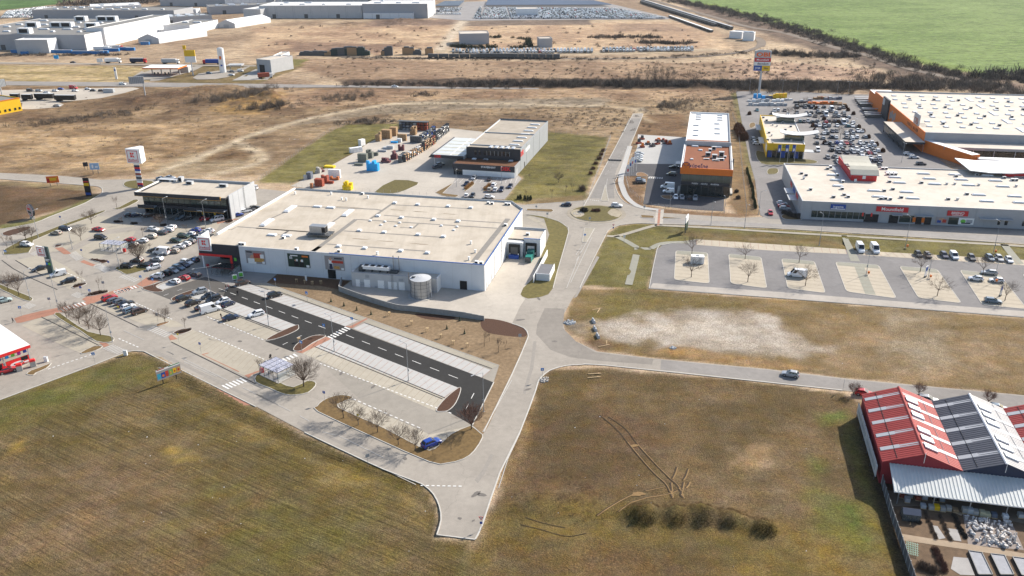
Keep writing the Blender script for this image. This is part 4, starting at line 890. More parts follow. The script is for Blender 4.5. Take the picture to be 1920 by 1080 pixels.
# walkway strips on the roof (flat membrane bands) from the photo
b = MB(); zr = KH-0.25
def kstrip(pts,wid,k='11',z=zr+0.015):
    q = [K.L(k,x,y,zr) for x,y in pts]; b.strip([(p.x,p.y) for p in q],wid,ROOFS,z)
kstrip([(300,465),(900,490),(950,500)],1.0); kstrip([(1010,455),(1600,485)],0.8); kstrip([(960,535),(1840,592)],0.8); kstrip([(750,565),(1810,632)],0.8,z=zr+0.022)
kstrip([(1015,452),(860,560)],1.0,z=zr+0.03); kstrip([(750,565),(430,805)],1.6,z=zr+0.03); kstrip([(1890,560),(1630,885)],1.8,z=zr+0.03); kstrip([(0,632),(600,672)],0.8); kstrip([(660,652),(1400,700)],0.8); kstrip([(530,750),(1290,805)],0.8)
kstrip([(640,540),(540,610)],0.7,z=zr+0.03); kstrip([(210,515),(110,560)],0.7,z=zr+0.03); kstrip([(250,650),(190,690)],0.6,z=zr+0.03); kstrip([(1215,600),(1180,632)],0.7,z=zr+0.037); kstrip([(1080,625),(1190,632)],0.6); kstrip([(520,80),(590,85),(680,40),(1750,120)],0.8,'a'); kstrip([(1440,100),(1350,165),(1280,160)],0.7,'a',z=zr+0.03); kstrip([(1790,420),(1920,340)],1.5,'a',z=zr+0.03)
b.build('roof_walkway',roofK)
STAIN = mat('roof_stain',(0.27,0.225,0.17),0.95,0.3,0.8)
b = MB()
for x,y in ((745,478),(640,470),(1060,495),(1230,508),(1450,525),(780,713),(980,730),(1220,750),(840,398)):
    c = K.L('11',x,y,zr); q = [(c.x+math.cos(a)*rnd(2.0,4.0)*(1 if x != 840 else .35),c.y+math.sin(a)*rnd(.25,.5),zr+0.011) for a in [i*math.pi/7 for i in range(14)]]; b = MB(); b.sheet(q,STAIN); b.build('water_stain',roofK)
for x,y in ((1040,437),(1212,449),(1440,462),(1610,473),(915,535),(1090,547),(1333,562),(1515,575),(775,645),(960,658),(1215,675),(1405,690),(620,762),(815,777),(1085,797),(1285,812)):
    c = K.L('11',x,y+8,zr); skylight(K,c.x,c.y,zr,1.5,1.5,0.6)
for x,y in ((857,573),(967,580),(1078,588),(938,604),(1048,612),(1163,622),(1390,610),(1507,618),(1483,643)):
    c = K.L('11',x,y+5,zr); skylight(K,c.x,c.y,zr,0.9,0.9,0.4)
for x,y,ln in ((258,490,7.5),(690,520,7.5),(85,592,7.5),(545,620,7)):
    c = K.L('11',x,y,zr); skylight(K,c.x,c.y,zr,1.9,ln,0.7)
for x,y in ((460,472),(560,480),(120,685),(230,690)):
    c = K.L('11',x,y,zr); skylight(K,c.x,c.y,zr,3.2,1.6,0.5)
for k,x,y in (('11',800,370),('11',305,785),('11',625,800),('11',1742,440),('11',1772,443),('11',1876,448),('11',1900,450),('11',1872,605),('11',1655,885),('11',1690,890),('a',728,300),('a',775,303),('11',208,700)):
    c = K.L(k,x,y+8,zr); exhaust(K,c.x,c.y,zr,1.0)
for k,x,y in (('11',645,415),('11',678,420),('11',840,402),('11',910,825),('11',1613,745),('11',565,375),('11',295,372),('11',1645,810),('11',1598,865)):
    c = K.L(k,x,y+5,zr); vent(K,c.x,c.y,zr,0.45,0.9,WHITE)
# cooling unit on its steel frame
c = K.L('11',470,690,zr); f = bx(K,'cooling_unit',c.x,c.y+0.6,zr+1.1,5.4,2.6,2.4,STEEL); bx(f,'fan_housing',2.2,-0.4,0.2,1.2,2.0,1.9,BLACK); bx(f,'platform',0.6,-0.3,-0.28,8.0,4.4,0.25,STEELD)
for sx in (-3,0.5,4):
    for sy in (-2.1,1.6): bx(f,'leg',sx,sy,-1.1,0.15,0.15,0.85,STEELD)
b = MB()
for yy in (-2.4,1.85): b.tube((-3.3,yy,0.75),(4.5,yy,0.75),0.035,0.035,5,STEEL)
for k in range(7):
    for yy in (-2.4,1.85): b.tube((-3.3+k*1.3,yy,-0.1),(-3.3+k*1.3,yy,0.75),0.03,0.03,4,STEEL)
b.build('railing',f)
# entrance: dark corner with red frame and a post
b = MB(); b.box(0,14.3,-0.05,0.4,5.0,KH+0.1,DARK); b.box(0.0,0.4,0.4,9,5.0,KH+0.1,DARK); b.box(11.0,14.3,-0.05,0.4,0,5.0,DARK); b.box(11.0,11.4,0.4,9,0,5.0,DARK); b.box(1.6,11.0,8.6,9.0,0,5.0,DARK); b.build('entrance_cladding',K)
b = MB(); b.box(0.2,11.0,0.4,8.6,4.9,5.1,GREYP); b.build('canopy_soffit',K)
b = MB(); b.box(-0.1,11.6,-0.22,-0.02,4.4,5.15,REDB); b.box(10.8,11.6,-0.22,-0.02,0.0,4.4,REDB); b.build('entrance_frame',K)
for i in range(5): bx(K,'entrance_glass',3.0+i*1.7,8.45,0,1.5,0.1,4.2,GLASS)
bx(K,'entrance_column',0.7,0.7,0,0.5,0.5,4.9,WHITE); bx(K,'waste_bin',1.8,0.8,0,0.7,0.5,1.1,RED)
# sign boxes above the corner
def kaufsign(T,x,y,z,s,rz=0.0,name='logo_sign',turn=0.0):
    o = bx(T,name,x,y,z,s,0.45,s,WHITE,rz)
    b = MB(); r = s/2-0.08*s; w = 0.045*s; d = -0.24
    for q in ((-r,r,0.08*s,0.08*s+w),(-r,r,s-0.08*s-w,s-0.08*s),(-r,-r+w,0.08*s+w,s-0.08*s-w),(r-w,r,0.08*s+w,s-0.08*s-w)):
        b.face([(q[0],d,q[2]),(q[1],d,q[2]),(q[1],d,q[3]),(q[0],d,q[3])],RED)
    u = s*0.34; cz = s*0.60; q = lambda pts: b.face([(px*u,d,cz+pz*u) for px,pz in pts],REDB)
    q([(-.5,.05),(-.08,.05),(-.08,.5),(-.5,.5)]); q([(-.5,-.5),(-.08,-.5),(-.08,-.05),(-.5,-.05)]); q([(0.02,.05),(.18,.05),(.5,.5),(0.02,.5)]); q([(0.02,-.05),(0.02,-.5),(.5,-.5),(.18,-.05)])
    b.build('logo',o); text(o,'Kaufland',0,-0.25,s*0.24,s*0.19,RED,bold=0.012); return o
kaufsign(K,2.7,-0.5,6.3,4.6); bx(K,'sign_backing',1.0,3.0,KH,0.3,4.6,2.6,WHITE); bx(K,'sign_backing',1.2,0.9,KH,2.2,0.25,2.6,WHITE)
bx(K,'green_sticker',9.6+3.0,-0.1,3.4,0.8,0.06,1.0,GREEN,0.0)
c = K.L('a',1000,550); poster(K,'poster',19.8,3.0,6.6,4.4,PBG,[(.35,.35,.3,.7,(SKIN,)),(.3,.2,.42,.4,WHITE),(.62,.62,.42,.4,FOODR),(.68,.3,.5,.3,FOODY),(.85,.6,.2,.3,WHITE),(.2,.88,.3,.1,DARK),(.9,.12,.14,.18,WHITE)])
poster(K,'poster',34.6,3.0,7.4,4.4,PGREEN,[(.38,.5,.14,.2,(SKIN,)),(.42,.42,.08,.4,WHITE),(.62,.5,.12,.18,(SKIN,)),(.65,.42,.1,.36,WHITE),(.38,.25,.2,.4,BLACK),(.63,.22,.2,.4,BLACK),(.8,.85,.28,.12,ORANGE),(.3,.87,.34,.08,WHITE),(.15,.7,.14,.2,LGREY),(.9,.12,.14,.18,WHITE)])
poster(K,'poster',46.6,3.0,6.4,4.6,PBG,[(.3,.5,.2,.5,WHITE),(.3,.78,.14,.22,(SKIN,)),(.3,.25,.16,.4,NAVY),(.65,.6,.6,.18,FOODR),(.6,.2,.3,.2,FOODY),(.7,.85,.4,.1,DARK),(.9,.12,.14,.16,WHITE)])
c = K.L('11',605,980); bx(K,'service_door',c.x,-0.06,0.1,2.6,0.1,3.0,GLASS)
c = K.L('b',1870,610); bx(K,'service_door',c.x,-0.06,0,2.2,0.1,2.8,BLACK)
for x in (30,46,52): bx(K,'panel_joint',x,-0.012,0,0.05,0.02,KH,GREYP)
# plant annex with doors, condenser and chimneys
b = MB(); ax0,ax1,ay0 = 53.7,80.8,-4.2
b.box(ax0,ax1,ay0,ay0+0.3,0,4.6,LGREY); b.box(ax0,ax0+.3,ay0+.3,0,0,4.6,WHITE); b.box(ax1-.3,ax1,ay0+.3,0,0,4.6,WHITE); b.build('annex_wall',K)
b = MB(); b.box(ax0+.3,ax1-.3,ay0+.3,0,4.1,4.4,ROOFM2); b.build('annex_roof',K); b = MB(); b.box(ax0-.06,ax1+.06,ay0-.06,ay0+.34,4.6,4.66,GREYP); b.build('annex_coping',K)
for x,w,h in ((230,1.3,2.3),(380,1.9,2.5),(605,2.0,2.6),(750,1.2,2.4),(825,1.4,2.4),(940,1.9,2.6)):
    c = K.L('b',x,640); o = bx(K,'door',c.x,ay0-0.06,0,w,0.1,h,WHITE); bx(o,'handle',w*0.38,-0.08,1.0,0.06,0.06,0.15,BLACK)
for x,z,w,h in ((390,3.1,1.2,1.0),(305,0.5,1.2,1.0),(930,2.9,1.4,0.8),(520,0.1,.7,.5)):
    c = K.L('b',x,640); bx(K,'louvre',c.x,ay0-0.06,z,w,0.1,h,GREYP)
o = bx(K,'condenser',61.0,-2.0,5.3,8.6,1.7,1.0,WHITE)
for i in range(4): bx(o,'fan',-3.1+2.05*i,0,1.0,1.2,1.2,0.12,BLACK)
for i in range(4): bx(o,'leg',-3.8+2.5*i,0,-0.9,0.12,1.4,0.9,STEELD)
bx(K,'pipe_rack',56.3,-1.9,4.4,1.4,2.0,1.6,STEELD); bx(K,'switch_box',66.6,-1.8,4.4,2.4,1.6,0.7,STEELD)
for x,y in ((66.2,-0.8),(68.0,-0.9)): b = MB(); b.tube((x,y,4.4),(x,y,9.6),0.16,0.16,8,STEEL); b.build('chimney',K)
b = MB(); b.tube((72.2,ay0-0.3,2.4),(72.2,ay0-0.3,6.0),0.07,0.07,6,WOOD); b.build('flue_pipe',K)
b = MB()
for s in (-0.25,0.25): b.tube((66.9+s,ay0-0.35,0.3),(66.9+s,ay0-0.35,5.2),0.03,0.03,4,STEELD)
for i in range(14): b.tube((66.65,ay0-0.35,0.6+i*.3),(67.15,ay0-0.35,0.6+i*.3),0.02,0.02,4,STEELD)
b.build('ladder',K)
# loading dock
dx0,dx1,dy0,dy1 = KL,105.4,31.6,41.6
b = MB(); b.box(dx0+5.4,dx1,dy0,dy0+.3,0,6.0,WHITE_PL); b.box(dx1-.3,dx1,dy0+.3,dy1,0,6.0,WHITE); b.box(dx0,dx1-.3,dy1-.3,dy1,0,6.0,WHITE_PL); b.box(dx0,dx0+5.4,29.5,29.8,0,5.2,WHITE_PL); b.box(dx0+5.1,dx0+5.4,29.8,dy0,0,5.2,WHITE); b.build('dock_wall',K)
b = MB(); b.box(dx0,dx1-.3,dy0+.3,dy1-.3,5.4,5.7,ROOFM); b.box(dx0,dx0+5.1,29.8,dy0+.3,4.9,5.2,WHITE); b.build('dock_roof',K)
b = MB(); b.box(dx0+5.2,dx1+.06,dy0-.06,dy0+.34,6.0,6.1,BLUEC); b.build('dock_coping',K); b = MB(); b.box(dx0,dx1+.06,dy1-.34,dy1+.06,6.0,6.4,GREYP); b.build('dock_coping',K)
for x,y,w in ((dx0+2.7,29.5,3.6),(dx0+7.9,dy0,3.6)):
    o = bx(K,'dock_shelter',x,y-0.4,0.4,w,0.8,4.2,BLACK); bx(o,'dock_door',0,-0.42,1.0,w*.66,0.06,2.4,LGREY if y > 30 else STEELD)
    for s in (-1,1): bx(o,'bumper',s*w*.4,-0.5,0.5,0.25,0.25,0.8,WHITE)
bx(K,'dock_leveller',dx0+2.7,28.2,0,3.4,1.2,1.2,BLUE); exhaust(K,dx0+5.8,36,5.7,1.1)
# side wall small fittings
for y,z in ((6,5.5),(14,6.0),(20,5.5)): bx(K,'wall_lamp',KL+0.25,y,z,0.5,0.2,0.12,STEEL)
for y in (1.8,4.0,8.5): bx(K,'side_door',KL+0.04,y,0.1,0.08,1.2,2.3,LGREY)
for y in (12,22,27): bx(K,'down_pipe',KL+.08,y,0,.12,.12,KH,LGREY)
for x in range(18,94,6): bx(K,'panel_joint',x+.5,-.008,0,.04,.02,KH,LGREY)
# rain-water tank beside the annex
tc = K.L('b',1175,790); tw = K.M @ Vector((76.8,-7.2,0))
T = thing('water_tank','round grey corrugated steel water tank with pale lid by the plant annex','tank',tw,K.rz)
b = MB(); n = 32; R0 = 3.1
for i in range(5):
    z0,z1 = i*1.16,(i+1)*1.16-0.05
    b.tube((0,0,z0),(0,0,z1),R0,R0,n,STEEL); b.tube((0,0,z1),(0,0,z1+0.05),R0+0.04,R0+0.04,n,STEELD)
b.build('shell',T); b = MB(); b.tube((0,0,5.8),(0,0,6.3),R0+0.08,R0*0.2,n,LGREY); b.build('lid',T)
b = MB()
for i in range(10): a = 2*math.pi*i/10; b.tube((math.cos(a)*(R0+.03),math.sin(a)*(R0+.03),0),(math.cos(a)*(R0+.03),math.sin(a)*(R0+.03),5.8),0.05,0.05,4,STEELD)
b.build('seam',T); bx(T,'hatch',-1.9,-0.6,5.9,1.0,0.8,0.4,STEELD); b = MB(); b.tube((R0+.25,-.6,0.3),(R0+.25,-.6,5.6),0.1,0.1,6,LGREY); b.build('down_pipe',T)
b = MB(); b.tube((0,0,0),(0,0,0.15),4.2,4.2,8,CONC); b.build('plinth',T)

# ---- two-storey shops behind the car park ---------------------------------------------------------------------------
c0 = Z('d',90,320,9.4); c0.z = 0
R = thing('retail_building','two-storey shop block with glass front, dark overhanging roof edge and grey end wall','building',c0,math.radians(-12.0))
RW,RDp,RH = 37.5,19.0,9.4
b = MB(); b.box(RW,RW+0.4,2.4,RDp+3,0,RH,LGREY); b.box(1.5,RW,RDp-.3,RDp,0,RH,WHITE); b.box(1.5,1.9,2.4,RDp-.3,0,RH,DARK); b.build('wall',R)
b = MB(); b.box(0,RW,0.3,RDp,RH-1.0,RH-0.4,DARK,ROOFM); b.build('roof',R)
b = MB(); b.box(0,RW-2.0,-0.1,0.3,RH-1.5,RH,DARK); b.box(-0.1,0.3,0.3,RDp,RH-1.5,RH,WHITE); b.box(0.3,RW+.4,RDp-.4,RDp+.1,RH-.4,RH+.5,GREYP); b.build('roof_edge',R)
GOLD = mat('gold_trim',(0.45,0.24,0.05),0.5,0.1); b = MB(); b.box(-.1,RW-2,-0.13,-0.1,RH-1.5,RH-1.35,GOLD); b.box(RW-2.0,RW-1.7,-0.1,0.3,RH-1.5,RH,GOLD); b.build('trim',R)
for i in range(14): o = bx(R,'window',2.9+i*2.5,2.3,5.2,2.4,0.12,2.7,GLASSG); bx(o,'mullion',1.2,-0.09,0,0.09,0.08,2.7,BLACK)
b = MB(); b.box(1.9,RW,2.4,2.6,4.0,RH-1,BLACK); b.box(1.9,RW,2.6,RDp-.3,4.6,4.8,GREYP); b.build('upper_floor',R)
for x0,x1 in ((0.6,7.5),(20,RW-1)):
    b = MB(); b.box(x0,x1,-0.2,2.4,3.6,3.8,GREYP); b.build('balcony',R); b = MB(); b.box(x0,x1,-.3,-.2,3.2,4.6,DARK); b.box(x0,x1,-.33,-.3,3.2,3.35,GOLD); b.build('balcony_front',R)
b = MB(); b.box(7.5,20,1.6,2.4,3.2,4.2,DARK); b.build('balcony_front',R)
b = MB(); b.hexa([(14,-2.6,0),(20,-2.6,3.4),(20,-1.0,3.4),(14,-1.0,0)],[(14,-2.6,.4),(20,-2.6,3.8),(20,-1.0,3.8),(14,-1.0,.4)],STEELD); b.build('staircase',R)
for i in range(13): o = bx(R,'shop_window',3.3+i*2.6,3.3,0.1,2.4,0.12,3.3,GLASS); bx(o,'frame',1.3,-0.05,0,0.14,0.14,3.3,GREYP)
b = MB(); b.box(1.9,RW,3.4,3.6,0,4.0,BLACK); b.build('ground_floor',R)
text(R,'Living',26.5,-0.36,3.75,0.9,WHITE); bx(R,'yellow_sign',25.5,3.2,1.0,.7,.1,1.4,YELLOW); bx(R,'yellow_sign',30.5,3.2,1.0,.7,.1,1.4,YELLOW)
for k,x,y,sx,sy,h in (('d',930,200,2.6,1.6,1.2),('d',1435,240,3.2,1.5,1.1),('d',830,150,1.6,2.0,2.0),('d',700,90,6,2.5,.8),('d',740,110,5,2.0,.7)):
    c = R.L(k,x,y,RH-.4); ac_unit(R,c.x,min(c.y,RDp-1.5),RH-.4,sx,sy,h)
b = MB()
for i in range(3): b.box(RW+.41,RW+.44,5+4*i,5.06+4*i,0,RH,GREYP)
b.build('panel_joint',R); b = MB()
for s in (-.25,.25): b.tube((RW+.6,13+s,.4),(RW+.6,13+s,RH+1),.04,.04,4,STEELD)
for i in range(26): b.tube((RW+.6,12.75,.6+i*.35),(RW+.6,13.25,.6+i*.35),.025,.025,4,STEELD)
b.build('ladder',R)

# ---- builders' merchant ---------------------------------------------------------------------------------------------
c0 = Z('e',1310,792); ang = math.radians(75.94-90)
c1 = Z('e',600,760)
D = thing('builders_merchant','long dark grey warehouse with beige roof, brown green-roofed front and red lettering','warehouse',c0,ang)
fx = D.L('e',600,720).x; h1,h2 = 5.0,10.0; bl = D.L('e',1745,300).y
W0 = D.L('e',730,415,h2).x; yb = D.L('e',1150,85,h2).y; y2 = D.L('e',730,415,h2).y
b = MB(); b.box(fx,0,0,.3,2.4,h1,DARK); b.box(fx+4.5,0,.05,.35,0,2.4,WHITE); b.box(-.3,0,.3,y2,0,h1,GREYP); b.box(fx,fx+.3,.3,y2,2.4,h1,DARK); b.box(fx,fx+.3,4,y2,0,2.4,WHITE); b.build('front_wall',D)
b = MB(); b.box(fx+.3,-.3,.3,y2,h1-.5,h1-.25,mat('sedum_roof',alb(122,82,54),.95,.3,.8,bump=.6)); b.build('green_roof',D)
b = MB(); b.box(W0,0,y2,y2+.3,h1-.5,h2,DARK); b.box(W0,W0+.3,y2+.3,yb,0,h2,WHITE_PL); b.box(-.3,0,y2+.3,yb,0,h2,GREYP); b.box(W0+.3,-.3,yb-.3,yb,0,h2,GREYP); b.build('hall_wall',D)
b = MB(); b.box(W0+.3,-.3,y2+.3,yb-.3,h2-.6,h2-.4,mat('merchant_roof',(.37,.325,.265),.85,.1,.4,dirt=.4)); ro = b.build('hall_roof',D)
b = MB(); ys = [y2+5,y2+(yb-y2)*.5]
for yy in ys: b.box(W0+.3,-.3,yy,yy+.4,h2-.4,h2+.05,GREYP)
b.box(W0-.05,W0+.35,y2,yb,h2,h2+.12,LGREY); b.box(-.35,.05,y2,yb,h2,h2+.12,GREYP); b.box(W0,0,yb-.35,yb+.05,h2,h2+.35,DARK); b.build('roof_upstand',D)
for i in range(7):
    yy = y2+9+(yb-y2-14)*i/6.4; skylight(D,-5.0,yy,h2-.4,5.0,1.2,.5)
for i in range(5):
    for s in (0,1): skylight(D,-14.5+i*2.6,y2+2.2+s*1.8,h2-.4,1.6,1.2,.4)
for x,y in ((850,545),(980,560),(1280,575),(1010,528),(1310,545)): c = D.L('e',x,y,h1-.3); skylight(D,c.x,min(c.y,y2-1.2),h1-.25,2.0,1.6,.5)
for i in range(7): o = bx(D,'window',W0*0.66+i*1.75+0.3,y2-.06,6.6,1.4,.1,2.0,GLASS); bx(o,'frame',.75,-.05,0,.12,.1,2.0,LGREY)
bx(D,'window',W0*.83,y2-.06,6.6,.9,.1,2.0,GLASS); bx(D,'window',W0*.75,y2-.06,6.6,.9,.1,2.0,GLASS)
for i in range(4): bx(D,'entrance_glass',fx+.9+i*1.05,.1,0,.95,.1,2.4,GLASS)
text(D,'DEK',fx*.145,-.05,3.8,2.3,REDB,bold=.03); text(D,'STAVEBNINY',fx*.42,-.05,4.1,1.15,WHITE,bold=.02)
text(D,'DEK',.06,y2+3.2,7.5,3.0,REDB,rot=(math.pi/2,0,math.pi/2),bold=.03); bx(D,'wall_sign',.05,y2+14,6.3,.1,9,1.6,WHITE)
bx(D,'side_door',.04,4.0,0,.08,3.0,3.0,LGREY); bx(D,'side_door',.04,y2+8,0,.08,1.2,2.4,BLACK)
b = MB()
for i in range(3): b.box(.01,.04,y2+12+i*14,y2+12.08+i*14,0,h2,DARK)
b.build('panel_joint',D)
# drive-through canopy beside it
a0,a1 = D.L('e',275,540,5.0),D.L('e',690,570,5.0); cw = a1.x-a0.x
CN = thing('drive_through_canopy','large white panelled canopy roof with dark fascia and red letters beside the warehouse','canopy',D.M @ Vector((a0.x,a0.y,0)),ang)
cd = CN.L('e',600,300,6.2).y
WPAN = mat('canopy_panel',(.56,.58,.57),.4,.08,.5,dirt=.15)
b = MB(); n = 5
for i in range(n): b.hexa([(1.5,1+i*(cd-1)/n,5.6),(cw,1+i*(cd-1)/n,5.6),(cw,1+(i+1)*(cd-1)/n-.15,5.6),(1.5,1+(i+1)*(cd-1)/n-.15,5.6)],[(1.5,1+i*(cd-1)/n,6.0),(cw,1+i*(cd-1)/n,6.0),(cw,1+(i+1)*(cd-1)/n-.15,6.0),(1.5,1+(i+1)*(cd-1)/n-.15,6.0)],GREYP,WPAN)
b.build('roof',CN)
b = MB(); b.hexa([(0,0,4.9),(cw,0,4.9),(cw,.9,4.9),(1.2,.9,4.9)],[(1.2,0,6.2),(cw,0,6.2),(cw,.9,6.2),(1.2,.9,6.2)],DARK); b.hexa([(.9,.9,4.9),(1.4,.9,4.9),(1.4,cd,4.9),(.9,cd,4.9)],[(.9,.9,6.2),(1.4,.9,6.2),(1.4,cd,6.2),(.9,cd,6.2)],STEELD); b.box(cw,cw+.3,0,cd,4.9,6.4,GREYP); b.build('fascia',CN)
YEL2 = mat('roof_batten',(.5,.46,.3),.6,.1)
b = MB()
for i in range(5): b.box(2.4,cw-.5,3+i*(cd-4)/5,3.7+i*(cd-4)/5,6.0,6.05,YEL2)
b.box(cw*.58,cw*.58+.35,1,cd,6.05,6.12,WHITE); b.build('roof_batten',CN)
text(CN,'DEK',4.6,-.05,5.55,1.7,REDB,bold=.03)
for x,y in ((2.6,1.2),(2.6,cd-1.5),(cw-.6,1.2),(cw-.6,cd-1.5),(2.6,cd*.5)): bx(CN,'column',x,y,0,.35,.35,5.6,LGREY)

# ---- bathroom showroom with orange fascia ----------------------------------------------------------------------------
c0 = Z('k',965,232); ang = math.radians(-13.0)
O = thing('showroom','tall showroom with orange fascia, glass front and long brown and white flat roof','showroom',c0,ang)
OH = 11.6; lx = O.L('j',925,655,OH).x; rx = O.L('j',1660,675,OH).x; ym = O.L('j',980,290,OH).y; yb = O.L('02',1313,853,OH).y; yb2 = O.L('j',985,215,OH+1.2).y
lx,rx = lx,rx
BRN = mat('brown_gravel_roof',alb(156,96,66),.95,.1,.8,dirt=.25)
b = MB(); b.box(lx+.6,lx+.9,.5,yb,0,OH-.1,WHITE_PL); b.box(rx-.9,rx-.6,.5,yb,0,OH-.1,LGREY); b.box(lx+.9,rx-.9,yb-.3,yb,0,OH+.8,WHITE); b.build('wall',O)
b = MB(); b.box(lx,rx,-.2,.2,OH-2.6,OH,ORANGE); b.box(lx,lx+.4,.2,ym,OH-1.2,OH,WHITE); b.box(rx-.4,rx,.2,ym,OH-1.2,OH,WHITE); b.build('fascia',O)
b = MB(); b.box(lx+.4,rx-.4,.2,ym,OH-.9,OH-.6,BRN); b.build('front_roof',O)
b = MB(); b.box(lx+.2,rx-.2,ym,ym+.4,OH-.6,OH+1.4,LGREY); b.build('party_wall',O)
b = MB(); b.box(lx+.9,rx-.9,ym+.4,ym+7,OH+.1,OH+.4,BRN); b.box(lx+.9,rx-.9,ym+7,yb-.3,OH+.1,OH+.4,ROOFW); b.build('rear_roof',O)
b = MB(); b.box(lx+.5,lx+.9,ym+.4,yb,OH-.1,OH+1.0,WHITE); b.box(rx-.9,rx-.5,ym+.4,yb,OH-.1,OH+1.0,GREYP); b.box(lx+.5,rx-.5,yb-.3,yb+.1,OH+.8,OH+1.1,WHITE); b.build('rear_parapet',O)
gw = (rx-lx-1.2)/7
for i in range(7):
    x = lx+.6+gw*(i+.5)
    for z,hh in ((5.9,2.9),(.2,4.2)): o = bx(O,'window',x,.3,z,gw-.1,.12,hh,GLASSG if z > 5 else GLASS); bx(o,'mullion',gw/2,-.03,0,.1,.16,hh,STEELD)
for i in range(3):
    for z,hh in ((5.9,2.9),(.2,4.2)): bx(O,'side_window',rx-.55,1.8+i*2.4,z,.12,2.2,hh,GLASSG)
b = MB(); b.box(lx+.6,rx-.6,.24,.5,4.5,5.85,DARK); b.build('sign_band',O)
b = MB(); b.box(lx+.9,rx-.9,5.0,5.3,.1,OH-.9,GREYP); b.build('inner_wall',O)
text(O,'štúdio    návrhy    dodávka',(lx+rx)/2,.2,5.2,1.0,WHITE,bold=.01)
PURP = mat('purple_letters',(.06,.03,.12),.5,.05); text(O,'kúpeľne',lx+7.0,-.05,OH+.85,2.3,PURP,bold=.02)
b = MB()
for rr,m,d in ((1.75,PURP,-.05),(1.45,ORANGE,-.08)): b.face([(lx+2.1+math.cos(a)*rr,d,OH+.6+math.sin(a)*rr) for a in [i*math.pi/12 for i in range(24)]],m)
for a in (.5,2.6,4.7): b.face([(lx+2.1+math.cos(a+.18)*1.3,-.1,OH+.6+math.sin(a+.18)*1.3),(lx+2.1,-.1,OH+.6),(lx+2.1+math.cos(a-.18)*1.3,-.1,OH+.6+math.sin(a-.18)*1.3)],PURP)
b.build('round_logo',O)
for x,y in ((1145,40),(1145,110),(1140,180),(1435,20),(1440,88),(1440,155)): c = O.L('j',x,y,OH+.4); skylight(O,c.x,max(c.y,ym+2),OH+.4,2.6,1.3,.5)
for i in range(3):
    for xx in (lx+5,rx-5): skylight(O,xx,yb-4-i*5.5,OH+.4,2.6,1.3,.5)
for x,y,w in ((1140,292,3.0),(1130,330,3.0),(1455,343,3.0),(1205,385,1.8),(1085,512,1.3)): c = O.L('j',x,y,OH-.6); skylight(O,c.x,c.y,OH-.6,w,1.3,.5)
for x,y,sx,sy,h in ((1310,460,2.2,1.6,1.6),(1340,400,1.4,1.2,1.2),(1390,375,2.0,.8,1.5),(1400,490,2.2,1.8,1.6),(1495,470,2.2,1.8,2.2),(1480,520,3.4,1.0,.8),(1290,510,2.4,.7,.5),(1545,490,1.2,.8,.9),(1420,530,3.0,.6,.5)):
    c = O.L('j',x,y,OH-.6); ac_unit(O,c.x,c.y,OH-.6,sx,sy,h,WHITE if h < 1.6 else LGREY)
bx(O,'canopy',lx-1.2,ym-6,4.2,3.6,4.5,.25,STEEL); b = MB()
for s in (0,1): bx(O,'steps',lx-.2 if s == 0 else rx+.4,6+s*2,0,.9,8,1.0-.3*s,CONC)
bx(O,'roof_ladder',rx+.3,14,0,.5,.6,OH+1,STEELD)

# ---- shop row with the red barrel lantern --------------------------------------------------------------------------
c0 = Z('13',240,562); c1 = Z('13',1550,622); ang = yaw(c0,c1)
G = thing('shop_row','long grey shop row with cream flat roof full of skylights and a red arched lantern','building',c0,ang)
GH = 7.0; gd = G.L('13',125,145,GH).y; GLn = 108.0
GF = mat('grey_facade',(.36,.375,.395),.6,.07,.5,dirt=.15)
ro = shell(G,0,GLn,0,gd,GH,GF,ROOFM2,LGREY,drop=.4)
GREEND = mat('shop_glass',(.02,.035,.03),.1,.3,.4,spec=.6)
def gx_(x): return G.L('13',x,560,3).x
for i in range(9): o = bx(G,'shop_window',gx_(355)+2.1*i+1.0,-.06,1.0,2.0,.1,2.5,GREEND); bx(o,'mullion',1.02,-.05,0,.1,.08,2.5,GREYP)
for x,w in ((965,3.2),(1150,2.2),(1215,2.4),(800,5.0)): bx(G,'shop_door',gx_(x),-.06,.1,w,.1,3.0,BLACK)
for x,w in ((1060,5.0),(1400,3.4)): bx(G,'shop_window',gx_(x),-.07,.6,w,.1,2.6,GREEND)
for x in (1115,1180): bx(G,'orange_poster',gx_(x),-.12,.8,1.0,.08,1.8,ORANGE)
for x in (735,800): bx(G,'pink_banner',gx_(x),-.12,2.2,.5,.08,1.4,REDB)
for x in (350,735,865,1145,1275,1550): bx(G,'pilaster',gx_(x),-.05,0,.12,.1,GH,GREYP)
poster(G,'photo_panel',gx_(1315),.8,4.4,2.4,PBG,[(.5,.55,.5,.6,(SKIN,)),(.3,.3,.3,.4,BLUE),(.7,.4,.3,.5,FOODR)],-.12); poster(G,'photo_panel',gx_(1490),.8,5.2,2.4,WHITE,[(.3,.5,.35,.6,(GREEN,)),(.7,.5,.4,.5,GREYP),(.5,.2,.6,.2,DARK)],-.12)
for x,w in ((980,3.6),(1180,6.0),(1690,11)): bx(G,'awning',gx_(x),-1.0,3.5,w,2.0,.2,GREYP)
o = bx(G,'shop_sign',gx_(943),-.2,4.35,11.0,.3,1.9,RED); text(o,'Mountfield',0,-.18,.95,1.75,WHITE,bold=.015)
o = bx(G,'shop_sign',gx_(545),-.2,4.3,5.3,.3,2.0,BLUE); text(o,'ingema',0,-.18,1.15,1.3,WHITE,bold=.01); bx(o,'stripe',0,-.17,.15,5.0,.04,.3,WHITE)
o = bx(G,'shop_sign',gx_(1418),-.2,3.9,7.0,.3,1.9,RED); text(o,'BRENO',0,-.18,1.05,1.35,WHITE,bold=.015); bx(o,'subtitle',0,-.17,.2,3.6,.03,.2,WHITE)
